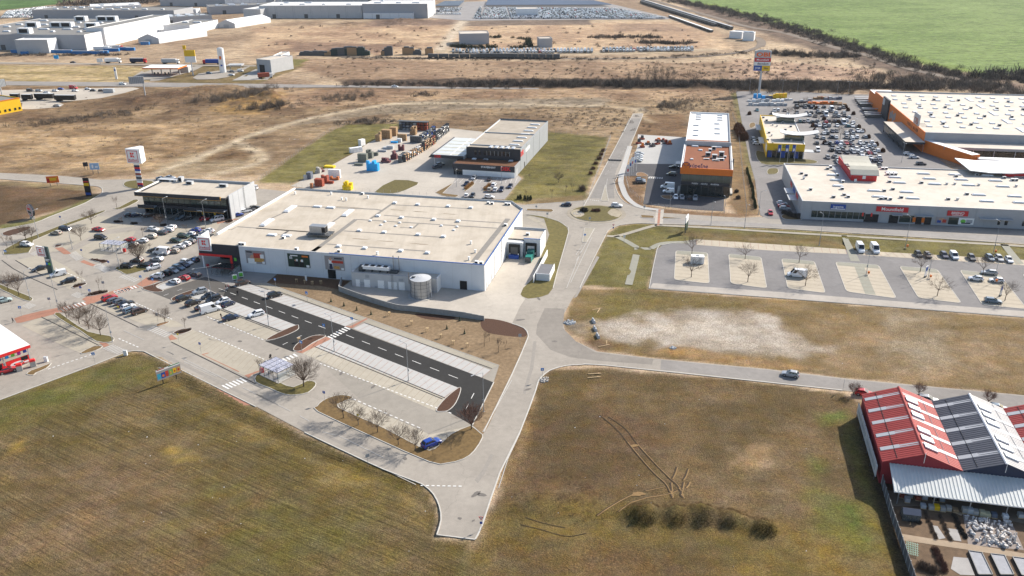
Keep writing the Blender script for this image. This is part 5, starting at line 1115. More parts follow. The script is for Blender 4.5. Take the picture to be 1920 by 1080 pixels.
bx(G,'small_sign',gx_(1655),-.2,3.1,3.4,.2,.6,WHITE); bx(G,'roller_door',gx_(1648),-.07,0,3.0,.1,3.0,GREYP); bx(G,'service_door',gx_(262),-.07,0,1.2,.1,2.2,BLACK)
for x in (1725,1775,1900): bx(G,'window',gx_(x),-.06,1.2,1.0,.1,1.7,GLASS)
for x,y in ((795,353),(1040,363),(830,398),(1085,410),(985,293),(1250,303),(950,252),(1210,262),(1165,225),(1400,232),(1450,270),(1505,311),(1645,238),(1705,278),(1760,321),(1580,384),(1640,432),(1850,395),(1890,442),(1890,245),(925,215),(480,235),(505,273),(525,317)):
    c = G.L('13',x,y,GH-.4); skylight(G,c.x,c.y,GH-.4,4.8 if x > 600 else 4.0,1.4,.55)
for x,y in ((250,225),(268,262),(285,238),(445,190),(490,402),(570,385),(870,355),(935,343),(845,415),(998,405),(910,287),(1150,295),(1340,303),(1400,303),(1580,311),(1565,235),(1490,380),(1350,418),(1420,420),(1770,258),(1860,320),(1410,245)):
    c = G.L('13',x,y,GH-.4); ac_unit(G,c.x,c.y,GH-.4,1.3,1.0,.8) if x % 4 else vent(G,c.x,c.y,GH-.4,.7,.7)
for x,y in ((468,178),(520,238),(560,288),(555,340),(600,400),(318,345),(858,190),(885,190),(895,232),(925,232),(955,232),(878,413),(915,418),(1755,225),(1785,225),(1832,275),(1860,275)):
    c = G.L('13',x,y,GH-.4); exhaust(G,c.x,c.y,GH-.4,1.2)
# barrel lantern across the row
xa,xb = G.L('13',622,275,GH-.4).x,G.L('13',805,275,GH-.4).x; ya = G.L('13',622,275,GH-.4).y
LR = mat('lantern_sheet',(.46,.44,.36),.5,.07,.6,dirt=.2)
b = MB(); b.box(xa,xb,ya,ya+.3,GH-.4,GH+2.4,RED); b.box(xa,xa+.3,ya+.3,gd+6,GH-.4,GH+2.4,RED); b.box(xb-.3,xb,ya+.3,gd+6,GH-.4,GH+2.4,RED); lo = b.build('lantern',G)
b = MB(); prof = [(-.8,2.1),(1.5,3.6),(4,4.5),(7,4.5),(10,3.6),(12.5,2.9),(15,3.0),(18,3.6),(21,4.4)]; prof = [(ya+p[0],GH+p[1]) for p in prof]
for (p0,z0),(p1,z1) in zip(prof[:-1],prof[1:]): b.hexa([(xa-.6,p0,z0),(xb+.6,p0,z0),(xb+.6,p1,z1),(xa-.6,p1,z1)],[(xa-.6,p0,z0+.3),(xb+.6,p0,z0+.3),(xb+.6,p1,z1+.3),(xa-.6,p1,z1+.3)],GREYP,LR)
b.build('curved_roof',lo); bx(lo,'window',(xa+xb)/2,ya-.06,GH+.5,1.2,.1,1.3,WHITE); bx(lo,'window',(xa+xb)/2-2.6,ya-.06,GH+.5,1.0,.1,1.0,FOODR); bx(lo,'window',(xa+xb)/2+2.6,ya-.06,GH+.5,1.0,.1,1.0,FOODR)
b = MB(); q0,q1 = G.L('13',545,150,GH-.4),G.L('13',700,275,GH-.4); b.sheet([(xa-4,ya,GH-.37),(xa-.1,ya,GH-.37),(xa-.1,gd-.4,GH-.37),(xa-4,gd-.4,GH-.37)],GREYP); b.build('roof_walkway',ro)
bx(G,'satellite_dish',xa+1.4,ya-1.2,GH-.4,1.0,.3,1.1,WHITE,.4)
# second wing at the right with its sweeping white roof
xw = G.L('13',1715,190,GH).x; b = MB(); b.hexa([(xw,gd-7,GH-.4),(GLn+12,gd-7,GH-.4),(GLn+12,gd+8,GH-.4),(xw,gd+8,GH-.4)],[(xw,gd-7,GH+.6),(GLn+12,gd-7,GH+4),(GLn+12,gd+8,GH+4),(xw,gd+8,GH+.6)],RED); lw = b.build('lantern',G)
b = MB(); xs = [xw-14,xw-6,xw+2,xw+12,xw+22,xw+36]; zs = [GH+1.6,GH+.9,GH+1.0,GH+1.8,GH+3.0,GH+5.0]
for i in range(5): b.hexa([(xs[i],gd-8.2,zs[i]),(xs[i+1],gd-8.2,zs[i+1]),(xs[i+1],gd+12,zs[i+1]),(xs[i],gd+12,zs[i])],[(xs[i],gd-8.2,zs[i]+.35),(xs[i+1],gd-8.2,zs[i+1]+.35),(xs[i+1],gd+12,zs[i+1]+.35),(xs[i],gd+12,zs[i]+.35)],GREYP,WHITE)
b.build('curved_roof',lw)
for x in (2.0,6.5): bx(G,'side_canopy',-1.6,9+x*2,4.2,3.2,7,.2,LGREY)
for i,m in enumerate((RED,BLUE,RED)): bx(G,'side_sign',-.1,12+i*8,4.6,.12,5,1.5,m)

# ---- DIY store ------------------------------------------------------------------------------------------------------
c0 = Z('i',600,650); cB = Z('g',1745,690)
ang = yaw(c0,cB)-math.pi/2
I = thing('hardware_superstore','huge hardware store with orange side wall and pale roof dotted with skylights','superstore',c0,ang)
IH = 9.5; by = I.L('03',760,685,IH).y; IW = 135.0
b = MB(); b.box(0,.3,0,by,0,IH,ORANGE); b.box(.3,IW,0,.3,0,IH,GREYP); b.box(.3,IW,by-.3,by,0,IH,LGREY); b.box(IW-.3,IW,.3,by-.3,0,IH,LGREY); b.build('wall',I)
b = MB(); b.box(.3,IW-.3,.3,by-.3,IH-.7,IH-.4,ROOFM2); ro = b.build('roof',I); b = MB(); b.box(0,IW,-.1,.35,IH,IH+.1,LGREY); b.box(.35,IW,by-.35,by+.05,IH,IH+.3,GREYP); b.box(-.06,.34,.35,by-.35,IH,IH+.08,ORANGE); b.build('coping',I)
b = MB(); b.box(0,12,by,by+14,0,IH-1.4,ORANGE,WHITE); b.build('back_wing',I)
for r_ in range(8):
    for cc in range(16):
        x = 6+cc*7.6+(r_ % 2)*2.0; y = by*.14+r_*by*.108
        if cc in (5,11): continue
        skylight(I,x,y,IH-.4,2.4,2.4,.5)
for cc in (5,11):
    for r_ in range(5): skylight(I,9+cc*7.6,by*.12+r_*by*.18,IH-.4,2.4,10,.4)
for r_ in range(4):
    for cc in range(9): ac_unit(I,14+cc*13,by*.2+r_*by*.2,IH-.4,1.3,1.3,1.0,GREYP)
# entrance canopy and roof sign
ex0 = I.L('i',130,265,5.2); ex1 = I.L('i',395,525,5.2)
b = MB(); b.box(ex1.x,-.05,ex1.y,ex0.y,4.4,5.4,DARK,ROOFM2); ec = b.build('entrance_canopy',I)
for i in range(5): bx(ec,'column',ex1.x+.5,ex1.y+1+i*(ex0.y-ex1.y-2)/4,0,.4,.4,4.4,STEELD)
for i in range(10): bx(ec,'glass_panel',ex1.x+.1,ex1.y+1.6+i*(ex0.y-ex1.y-2)/10,1.6,.1,(ex0.y-ex1.y)/11,2.8,GLASS)
s0 = I.L('i',470,230,IH+2.5); bx(I,'roof_sign',.3,s0.y,IH-1.5,.5,9.5,7.0,LGREY); text(I,'OBI',0.02,s0.y,IH+1.8,4.2,mat('sign_terracotta',(.42,.16,.1),.6,.2,2),rot=(math.pi/2,0,-math.pi/2),bold=.03)
for i in range(4): b = MB(); b.tube((.6,s0.y-4+i*2.6,IH-.4),(5.5,s0.y-4+i*2.6,IH-.2),.08,.08,4,STEEL); b.build('sign_brace',I)
s1 = I.L('03',850,760,IH); bx(I,'black_portal',-.4,s1.y,0,.9,14,IH+1.8,DARK); bx(I,'portal_panel',-.9,s1.y+4,IH-2.5,.1,4.5,3.5,LGREY)
for i in range(9): bx(I,'letter',-.06,I.L('i',310,280,7).y-i*2.2-(i > 4)*1.5,6.8,.08,.5+.5*(i % 3),1.4,mat('dark_letters',(.12,.03,.01),.6,.1))
for i in range(4): poster(I,'wall_poster',0,0,.01,.01,WHITE,[],3) if False else bx(I,'wall_poster',-.06,s1.y-11-i*3.2,2.0+(i % 2)*1.2,.1,2.6,3.8,PBG)
# low front wing
b = MB(); q = I.L('i',1250,700,5.5); b.hexa([(.5,-.1,0),(q.x,q.y,0),(q.x+4,q.y+2,0),(4,-.1,0)],[(.5,-.1,5.8),(q.x,q.y,5.8),(q.x+4,q.y+2,5.8),(4,-.1,5.8)],ORANGE,WHITE); b.build('front_wing_wall',I)
b = MB(); b.box(6,IW,-12,-.1,5.0,5.5,LGREY,ROOFM2); b.box(6,IW,-12.2,-12,4.4,5.6,GREYP); b.build('garden_hall_roof',I); b = MB(); b.box(6,IW,-11.6,-11.4,0,4.4,GLASS); b.build('garden_hall_glass',I)
for i in range(12): bx(I,'garden_hall_post',10+i*9,-11.8,0,.3,.2,4.4,LGREY)
b = MB(); b.box(q.x+3,IW,q.y-1,q.y+3,3.6,4.4,WHITE); b.build('front_beam',I)

# ---- yellow furniture shop with two sweeping roofs --------------------------------------------------------------------
c0 = Z('h',265,780); c1 = Z('h',820,800); ang = yaw(c0,c1)+math.radians(-1)
Y = thing('furniture_shop','yellow-fronted shop with flat cream roof and two curved white rooflights','shop',c0,math.radians(-12.5))
YH = 7.0; yw = Y.L('h',825,630,YH).x; yd = Y.L('h',150,185,YH).y
b = MB(); b.box(0,yw,0,.3,3.6,YH,YELLOW); b.box(0,.3,.3,yd,0,YH,YELLOW); b.box(yw-.3,yw,.3,yd,0,YH,WHITE); b.box(.3,yw-.3,yd-.3,yd,0,YH,YELLOW); b.build('wall',Y)
b = MB(); b.box(.3,yw-.3,.3,yd-.3,YH-.7,YH-.4,ROOFM2); b.build('roof',Y); b = MB(); b.box(.3,yw-.3,.6,.8,0,3.6,BLACK); b.build('front_infill',Y)
for i in range(8): o = bx(Y,'shop_window',.6+(yw-1)*(i+.5)/8,.5,.2,(yw-1)/8-.15,.1,3.2,GLASS if i % 3 else BLUE); bx(o,'frame',(yw-1)/16,-.05,0,.1,.1,3.2,LGREY)
o = bx(Y,'shop_sign',yw*.5,-.08,4.6,6.0,.1,2.0,mat('lemon_sign',(.8,.62,.02),.5,.05)); text(o,'Siko',0,-.09,1.0,1.9,DARK,bold=.02)
bx(Y,'side_sign',-.06,4,2.6,.12,7,3.0,WHITE)
for ky,kx in ((500,650),(270,530)):
    a = Y.L('h',520 if ky == 500 else 410,540 if ky == 500 else 290,YH-.4); e = Y.L('h',790 if ky == 500 else 650,545 if ky == 500 else 290,YH-.4)
    b = MB(); b.box(a.x,e.x,a.y,a.y+5,YH-.4,YH+1.8,GLASSG); lt = b.build('rooflight',Y); b = MB(); L0 = e.x-a.x
    xs = [a.x-2.2+(L0+8.5)*i/8 for i in range(9)]; zs = [YH+2.3+2.3*((i/8-.45)**2)*2.2 for i in range(9)]
    for i in range(8): b.hexa([(xs[i],a.y-1,zs[i]),(xs[i+1],a.y-1,zs[i+1]),(xs[i+1],a.y+6,zs[i+1]),(xs[i],a.y+6,zs[i])],[(xs[i],a.y-1,zs[i]+.3),(xs[i+1],a.y-1,zs[i+1]+.3),(xs[i+1],a.y+6,zs[i+1]+.3),(xs[i],a.y+6,zs[i]+.3)],GREYP,ROOFW)
    b.build('curved_roof',lt)
for x,y in ((230,230),(275,270),(360,335),(500,305),(420,350),(610,355),(535,400),(310,440),(345,480),(655,435),(360,585),(615,560),(290,540)): c = Y.L('h',x,y,YH-.4); (ac_unit(Y,c.x,c.y,YH-.4,1.2,1,.8) if x % 3 else vent(Y,c.x,c.y,YH-.4,.6,.8))
for k in (.3,.75): bx(Y,'side_canopy',-1.4,yd*k,3.6,2.4,yd*.2,.2,LGREY)
bx(Y,'entrance_canopy',yw+2.0,1.5,3.6,4.4,5,.2,LGREY)

# ---- gabled sheds bottom right --------------------------------------------------------------------------------------
REDS = mat('red_sheet_roof',(.34,.055,.05),.6,.1,.5,dirt=.25,spec=.2); GRYS = mat('dark_grey_sheet_roof',(.085,.09,.11),.6,.1,.5,dirt=.2,spec=.2); PALS = mat('pale_sheet_roof',(.52,.54,.53),.45,.07,.5,dirt=.2); TRL = mat('translucent_sheet',(.40,.41,.43),.5,.06,.8)
s0 = Z('33',865,215,5.2); s1 = Z('23',690,800,5.2); sy = math.atan2(s1.y-s0.y,s1.x-s0.x)-math.pi/2-math.radians(1.4)
sh0 = Vector((s0.x,s0.y,0)); LEN = (s1-s0).length
def gable(label,x0,wid,rise,msheet,mwall,name,eave=5.2,pale_right=None):
    T = thing(name,label,'shed',sh0+Matrix.Rotation(sy,3,'Z') @ Vector((x0,0,0)),sy,'gabled sheds side by side')
    b = MB(); xm = wid/2
    b.face([(0,0,0),(wid,0,0),(wid,0,eave),(xm,0,eave+rise),(0,0,eave)],mwall); b.face([(0,LEN,0),(0,LEN,eave),(xm,LEN,eave+rise),(wid,LEN,eave),(wid,LEN,0)],mwall)
    b.face([(0,0,0),(0,0,eave),(0,LEN,eave),(0,LEN,0)],mwall); b.face([(wid,0,0),(wid,LEN,0),(wid,LEN,eave),(wid,0,eave)],mwall); b.build('wall',T)
    # trapezoid sheets: one ridged sheet per slope, ribs run from eave to ridge
    npitch = int(LEN/0.62)
    for side in (0,1):
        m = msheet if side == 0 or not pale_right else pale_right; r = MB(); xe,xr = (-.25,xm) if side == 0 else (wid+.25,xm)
        ze,zr_ = eave-.1,eave+rise
        for i in range(npitch):
            ya,yb_ = -.4+(LEN+.8)*i/npitch,-.4+(LEN+.8)*(i+1)/npitch; w_ = yb_-ya
            for (u0,u1,h0,h1) in ((0,.12,.03,.09),(.12,.4,.09,.09),(.4,.52,.09,.03),(.52,1,.03,.03)):
                q = [(xe,ya+w_*u0,ze+h0),(xr,ya+w_*u0,zr_+h0),(xr,ya+w_*u1,zr_+h1),(xe,ya+w_*u1,ze+h1)]
                r.face(q[::-1] if side == 0 else q,m)
        so = r.build('roof_slope',T)
        for j in range(5):
            yy = LEN*(.13+j*.19); t = MB(); k0,k1 = .04,.96
            q = [(xe+(xr-xe)*k0,yy,ze+rise*k0+.14),(xe+(xr-xe)*k1,yy,ze+rise*k1+.14),(xe+(xr-xe)*k1,yy+1.15,ze+rise*k1+.14),(xe+(xr-xe)*k0,yy+1.15,ze+rise*k0+.14)]
            q2 = [(p[0],p[1],p[2]-.12) for p in q]
            (q,q2) = (q,q2) if side == 1 else (q[::-1],q2[::-1])
            t.hexa(q2,q,TRL); t.build('light_strip',so)
        t = MB(); k = .36; yy0,yy1 = .1,LEN-.1; xx = xe+(xr-xe)*k; zz = ze+(zr_-ze)*k+.10; t.tube((xx,yy0,zz),(xx,yy1,zz),.06,.06,4,BLACK if side == 0 else GREYP); t.build('snow_guard',so)
    t = MB(); t.hexa([(xm-.3,-.5,eave+rise+.0),(xm+.3,-.5,eave+rise),(xm+.3,LEN+.5,eave+rise),(xm-.3,LEN+.5,eave+rise)],[(xm-.1,-.5,eave+rise+.18),(xm+.1,-.5,eave+rise+.18),(xm+.1,LEN+.5,eave+rise+.18),(xm-.1,LEN+.5,eave+rise+.18)],WHITE if pale_right else REDS); t.build('ridge_cap',T)
    for j in range(7):
        yy = LEN*(.09+.117*j); t = MB(); xx0,xx1 = xm+.55,xm+3.0; zf = lambda x: eave+rise*(1-(x-xm)/(wid/2))+.14
        t.hexa([(xx0,yy,zf(xx0)),(xx1,yy,zf(xx1)),(xx1,yy+1.7,zf(xx1)),(xx0,yy+1.7,zf(xx0))],[(xx0,yy,zf(xx0)+.28),(xx1,yy,zf(xx1)+.28),(xx1,yy+1.7,zf(xx1)+.28),(xx0,yy+1.7,zf(xx0)+.28)],SKYL)
        if j not in (3,): t.build('roof_window',T)
    t = MB(); t.tube((xm,-.55,eave+rise-1.8),(xm,-.55,eave+rise+.5),.06,.06,6,WHITE); t.build('vent_pipe',T)
    return T
wd = 14.0
REDW = mat('red_shed_wall',(.28,.03,.04),.6,.08); NAVW = mat('navy_shed_wall',(.03,.04,.075),.6,.08)
gable('shed with red ribbed roof beside the long dark fence',0,wd,2.65,REDS,REDW,'gabled_shed')
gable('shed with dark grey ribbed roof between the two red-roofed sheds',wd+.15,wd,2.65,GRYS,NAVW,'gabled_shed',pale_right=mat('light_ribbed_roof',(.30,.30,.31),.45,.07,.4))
gable('shed with red ribbed roof on the far side of the dark grey-roofed shed',2*wd+.3,wd,2.65,REDS,REDW,'gabled_shed')
T = thing('sales_canopy','low pale corrugated canopy roof in front of the gabled sheds','canopy',sh0,sy)
c0 = T.L('33',945,445,3.0); b = MB(); x0,x1 = c0.x-.0,43; ye = c0.y; nr = 62
for i in range(nr):
    xa_,xb_ = x0+(x1-x0)*i/nr,x0+(x1-x0)*(i+1)/nr; w_ = xb_-xa_
    for u0,u1,h0,h1 in ((0,.15,0,.08),(.15,.4,.08,.08),(.4,.55,.08,0),(.55,1,0,0)): b.face([(xa_+w_*u0,ye,3.0+h0),(xa_+w_*u1,ye,3.0+h1),(xa_+w_*u1,-.1,4.9+h1),(xa_+w_*u0,-.1,4.9+h0)],PALS)
b.build('corrugated_roof',T)
for i in range(8): bx(T,'post',x0+1+i*6.2,ye+.3,0,.16,.16,3.0,STEEL)
b = MB(); b.box(x0,x1,ye-.05,ye,2.8,3.05,WHITE); b.build('gutter',T)
T2 = thing('banner_fence','tall pale printed banner along the side of the red-roofed shed','banner',sh0+Matrix.Rotation(sy,3,'Z') @ Vector((-.8,0,0)),sy)
bx(T2,'banner',0,LEN*.48,1.2,.15,LEN*.95,2.6,LGREY)
for i in range(16): bx(T2,'letter',-.1,LEN*.9-i*1.3-(i > 7)*1.6,1.9,.06,.5+.35*(i % 3),1.1,GREYP)
for i in range(6): bx(T2,'post',0,1+i*LEN*.18,0,.12,.12,3.9,STEELD)

# ---- forecourt canopy (car wash) bottom left ---------------------------------------------------------------------------
c0 = Z('l',545,560,4.6); c1 = Z('l',0,745,4.6); c2 = Z('l',0,225,4.6); ang = yaw(c1,c0)
T = thing('car_wash_canopy','white flat car wash canopy with bright red edge and printed red bay walls','car wash',Vector((c0.x,c0.y,0)),ang)
q = T.L('l',0,225,4.6); dd = math.hypot(*(Z('l',545,530,4.6)-Z('l',0,225,4.6)).xy); dl = T.L('l',0,225,4.6)
sl = dl.x/max(dl.y,.1); ys = 26.0
b = MB(); b.hexa([(-24,0,4.1),(0,0,4.1),(0+sl*0,ys,4.1),(-24,ys,4.1)],[(-24,0,4.9),(0,0,4.9),(0,ys,4.9),(-24,ys,4.9)],REDB,WHITE); b.build('roof',T)
b = MB(); b.box(-23.8,-.2,.2,ys-.2,4.9,4.93,ROOFW); b.build('roof_sheet',T)
for x in (-.6,-6.5,-12.5,-18): bx(T,'column',x,.6,0,.25,.25,4.1,LGREY); bx(T,'column',x,7,0,.25,.25,4.1,LGREY)
for i,x in enumerate((-3.5,-9.5,-15.5)):
    poster(T,'bay_wall',x,.4,5.4,2.0,REDB,[(.45,.35,.6,.5,(WHITE,)),(.5,.3,.4,.14,BLACK),(.8,.7,.3,.5,BLACK),(.85,.2,.2,.2,WHITE)],.4,DARK)
    bx(T,'pipe_rack',x,3.6,2.4,5.4,.1,1.2,DARK)
    for j,m in enumerate((SKYBLUE,GREEN,mat('magenta',(.5,.03,.3),.5,.1),BLUE)): bx(T,'brush_panel',x-2.1+j*1.4,.5,3.1,.8,.2,.8,m)
# ------------------------------------------------------------------ vehicles
PAINTC = {'white': (.74,.75,.76),'silver': (.36,.38,.40),'grey': (.12,.125,.135),'black': (.012,.012,.015),'red': (.42,.012,.018),'blue': (.012,.05,.30),'navy': (.012,.02,.055),'dark': (.028,.032,.038),'beige': (.42,.38,.31),
          'brown': (.06,.035,.025),'teal': (.02,.12,.14),'green': (.02,.045,.03),'mint': (.42,.52,.5),'yellow': (.6,.38,.02),'orange': (.55,.13,.02),'steelblue': (.13,.19,.25)}
CP = {k: mat('car_paint_'+k,v,0.28,0.02,0.5,metal=0.25 if k in ('silver','grey','navy','steelblue','dark') else 0.0,coat=0.6,spec=0.5) for k,v in PAINTC.items()}
PLAST = mat('black_plastic',(.02,.02,.022),.6,.1)
# side profiles: body deck (x, z) rear to front, and the greenhouse: base rear, roof rear, roof front, base front; all in metres, x forward
CARS = {
 'hatchback': dict(L=4.15,W=1.76,H=1.47,deck=[(-2.07,.62),(-2.0,.93),(-1.0,.93),(.75,.92),(1.55,.80),(1.98,.64),(2.07,.5)],gh=[(-1.95,.93),(-1.45,1.44),(.0,1.47),(.95,.93)],wx=(-1.25,1.28)),
 'sedan': dict(L=4.65,W=1.80,H=1.45,deck=[(-2.32,.6),(-2.25,.98),(-1.55,1.0),(.8,.92),(1.7,.80),(2.22,.64),(2.32,.5)],gh=[(-1.75,.99),(-.95,1.42),(.05,1.45),(1.05,.92)],wx=(-1.35,1.42)),
 'estate': dict(L=4.65,W=1.80,H=1.48,deck=[(-2.32,.6),(-2.27,.95),(-1.2,.95),(.8,.92),(1.7,.80),(2.22,.64),(2.32,.5)],gh=[(-2.22,.95),(-1.85,1.43),(.05,1.48),(1.05,.92)],wx=(-1.35,1.42)),
 'suv': dict(L=4.45,W=1.85,H=1.66,deck=[(-2.2,.66),(-2.15,1.06),(-1.1,1.06),(.75,1.06),(1.6,.96),(2.12,.76),(2.22,.55)],gh=[(-2.08,1.06),(-1.65,1.60),(.05,1.66),(.9,1.06)],wx=(-1.3,1.36)),
 'minivan': dict(L=4.55,W=1.83,H=1.75,deck=[(-2.25,.66),(-2.2,1.0),(-1.1,1.0),(.9,1.0),(1.6,.92),(2.15,.72),(2.27,.5)],gh=[(-2.18,1.0),(-1.95,1.70),(.3,1.75),(1.35,1.0)],wx=(-1.35,1.42)),
 'small_van': dict(L=4.9,W=1.9,H=1.92,deck=[(-2.42,.7),(-2.38,1.1),(-1.1,1.1),(1.0,1.08),(1.75,.98),(2.3,.78),(2.42,.5)],gh=[(-2.36,1.1),(-2.28,1.88),(.55,1.92),(1.4,1.06)],wx=(-1.5,1.5),panel=True),
 'panel_van': dict(L=5.9,W=2.05,H=2.55,deck=[(-2.95,.7),(-2.92,1.3),(-1.1,1.3),(1.6,1.28),(2.3,1.1),(2.82,.86),(2.95,.5)],gh=[(-2.9,1.3),(-2.84,2.5),(1.0,2.55),(1.95,1.24)],wx=(-1.75,1.9),panel=True),
 'minibus': dict(L=5.1,W=1.95,H=1.98,deck=[(-2.52,.7),(-2.48,1.12),(-1.1,1.12),(1.2,1.1),(1.85,1.0),(2.4,.8),(2.52,.5)],gh=[(-2.46,1.12),(-2.36,1.94),(.75,1.98),(1.55,1.08)],wx=(-1.5,1.55))}
def car_meshes(kind):
    c = CARS[kind]; W = c['W']/2; out = {}
    b = MB(); ptm = CP['white']; prof = c['deck']; zl = .24
    # lower body: rounded cross-sections along the deck profile
    rings = []
    for i,(x,z) in enumerate(prof):
        e = 1.0 if 0 < i < len(prof)-1 else .88
        w = W*e*(1 if abs(x) < c['L']*.42 else .95); zb = zl+(.06 if i in (0,len(prof)-1) else 0)
        rings.append([(x,-w*.94,zb),(x,-w,zb+.25 if zb+.25 < z else z-.05),(x,-w*.985,z-.08),(x,-w*.86,z),(x,w*.86,z),(x,w*.985,z-.08),(x,w,zb+.25 if zb+.25 < z else z-.05),(x,w*.94,zb)])
    b.mi(ptm); k = b.mi(ptm); kd = b.mi(PLAST)
    base = len(b.v)
    for r in rings: b.v += r
    n = 8
    for i in range(len(rings)-1):
        for a in range(n):
            a2 = (a+1) % n; q = (base+i*n+a,base+i*n+a2,base+(i+1)*n+a2,base+(i+1)*n+a); b.f.append(q); b.m.append(kd if a == 7 else k)
    b.f.append(tuple(base+a for a in range(n))[::-1]); b.m.append(k); b.f.append(tuple(base+(len(rings)-1)*n+a for a in range(n))); b.m.append(k)
    g = c['gh']; wb,wt = W*.9,W*.72
    if c.get('panel'): wb,wt = W*.96,W*.86
    A0,A1,A2,A3 = g
    B = [(A0[0],-wb,A0[1]),(A3[0],-wb*.97,A3[1]),(A3[0],wb*.97,A3[1]),(A0[0],wb,A0[1])]; T_ = [(A1[0],-wt,A1[1]),(A2[0],-wt,A2[1]),(A2[0],wt,A2[1]),(A1[0],wt,A1[1])]
    b.hexa(B,T_,ptm)
    # slightly crowned roof
    b.hexa(T_,[(A1[0]+.12,-wt*.8,A1[1]+.035),(A2[0]-.1,-wt*.8,A2[1]+.035),(A2[0]-.1,wt*.8,A2[1]+.035),(A1[0]+.12,wt*.8,A1[1]+.035)],ptm)
    # bumpers and sills
    b.box(-c['L']/2+.0,-c['L']/2+.14,-W*.8,W*.8,.22,.42,PLAST); b.box(c['L']/2-.16,c['L']/2-.01,-W*.75,W*.75,.2,.36,PLAST)
    for s in (-1,1):
        for x in c['wx']: b.tube((x,s*W*.80,.34),(x,s*(W+.004),.34),.40,.40,12,PLAST)
        b.box(A2[0]+.45,A2[0]+.62,s*(W+.09)-.09,s*(W+.09)+.09,A3[1]-.02,A3[1]+.14,ptm)
    out['body'] = b.mesh('body')
    def pane(p,inset,off):
        p = [Vector(q) for q in p]; cc = sum(p,Vector())/4; nrm = (p[1]-p[0]).cross(p[3]-p[0]).normalized(); m_ = MB(); m_.face([cc+(q-cc)*inset+nrm*off for q in p],CGLASS); return m_
    out['windscreen'] = pane([B[1],B[2],T_[2],T_[1]],.88,.015).mesh('windscreen'); out['rear_window'] = pane([B[3],B[0],T_[0],T_[3]],.8,.015).mesh('rear_window')
    s_ = lambda u,v,y0: None
    for s in (0,1):
        m_ = MB(); Bq = (B[0],B[1],T_[1],T_[0]) if s == 0 else (B[2],B[3],T_[3],T_[2])
        def lerp2(u,v,Q=Bq): a = Vector(Q[0]).lerp(Vector(Q[1]),u); d = Vector(Q[3]).lerp(Vector(Q[2]),u); return a.lerp(d,v)
        nn = (Vector(Bq[1])-Vector(Bq[0])).cross(Vector(Bq[3])-Vector(Bq[0])).normalized()*.015
        segs = [(.06,.33),(.36,.63),(.66,.93)] if not c.get('panel') else [(.70,.93)]
        if kind == 'minibus': segs = [(.06,.3),(.33,.6),(.66,.93)]
        if kind in ('hatchback',): segs = [(.08,.26),(.29,.6),(.63,.92)]
        if s == 1: segs = [(1-b_,1-a_) for a_,b_ in segs]
        for u0,u1 in segs: m_.face([lerp2(u0,.12)+nn,lerp2(u1,.12)+nn,lerp2(u1,.88)+nn,lerp2(u0,.88)+nn],CGLASS)
        out['side_window%d' % s] = m_.mesh('side_window')
    m_ = MB(); r = .33 if c['L'] < 5 else .36
    m_.tube((0,-.1,0),(0,.1,0),r,r,14,TYRE); m_.tube((0,-.115,0),(0,.115,0),r*.66,r*.66,10,RIM); out['wheel'] = m_.mesh('wheel')
    m_ = MB(); m_.hexa([(-.16,-.2,0),(.06,-.2,0),(.06,.16,0),(-.16,.16,0)],[(-.16,-.2,.13),(0,-.18,.13),(0,.14,.13),(-.16,.16,.13)],LAMPG); out['headlight'] = m_.mesh('headlight')
    m_ = MB(); m_.box(-.05,.08,-.13,.13,0,.2 if not c.get('panel') else .4,LAMPR); out['tail_light'] = m_.mesh('tail_light')
    return out
CM = {}
def car(kind,colour,loc,rz,label,group,detail=True,cat='car'):
    """a vehicle with its parts; copies share their meshes and differ in paint"""
    if kind not in CM: CM[kind] = car_meshes(kind)
    M_ = CM[kind]; c = CARS[kind]; W = c['W']/2
    root = bpy.data.objects.new(kind if 'van' in kind or 'bus' in kind else kind+'_car' if kind in ('estate',) else kind,None); COL.objects.link(root); root.empty_display_size = .5
    root.location = (loc[0],loc[1],loc[2] if len(loc) > 2 else .03); root.rotation_euler = (0,0,rz); tag(root,label,cat,group)
    bo = obj('body',M_['body'],root); bo.material_slots[0].link = 'OBJECT'; bo.material_slots[0].material = CP[colour]
    obj('windscreen',M_['windscreen'],root); obj('rear_window',M_['rear_window'],root); obj('side_window',M_['side_window0'],root); obj('side_window',M_['side_window1'],root)
    for x in c['wx']:
        for s in (-1,1): obj('wheel',M_['wheel'],root,(x,s*(W-.10),.33 if c['L'] < 5 else .36))
    zf = c['deck'][-2][1]-.1
    for s in (-1,1):
        obj('headlight',M_['headlight'],root,(c['L']/2-.16,s*W*.68,zf)); obj('tail_light',M_['tail_light'],root,(-c['L']/2+.0,s*W*.74,c['deck'][1][1]-.24))
    return root
SMALLC = {}
def small_car(kind,colour,loc,rz,label,group,cat='car'):
    """far vehicle: one mesh"""
    key = (kind,)
    if key not in SMALLC:
        if kind not in CM: CM[kind] = car_meshes(kind)
        b = MB(); c = CARS[kind]; W = c['W']/2
        for nm in ('body','windscreen','rear_window','side_window0','side_window1'):
            me = CM[kind][nm]; off = len(b.v); b.v += [tuple(v.co) for v in me.vertices]
            for p in me.polygons: b.f.append(tuple(off+i for i in p.vertices)); b.m.append(b.mi(me.materials[p.material_index]))
        for x in c['wx']:
            for s in (-1,1): b.tube((x,s*(W-.2),.33),(x,s*(W+.01),.33),.33,.33,8,TYRE)
        SMALLC[key] = b.mesh(kind)
    o = obj(kind,SMALLC[key],None,(loc[0],loc[1],loc[2] if len(loc) > 2 else .03),rz)
    o.material_slots[0].link = 'OBJECT'; o.material_slots[0].material = CP[colour]; tag(o,label,cat,group); return o

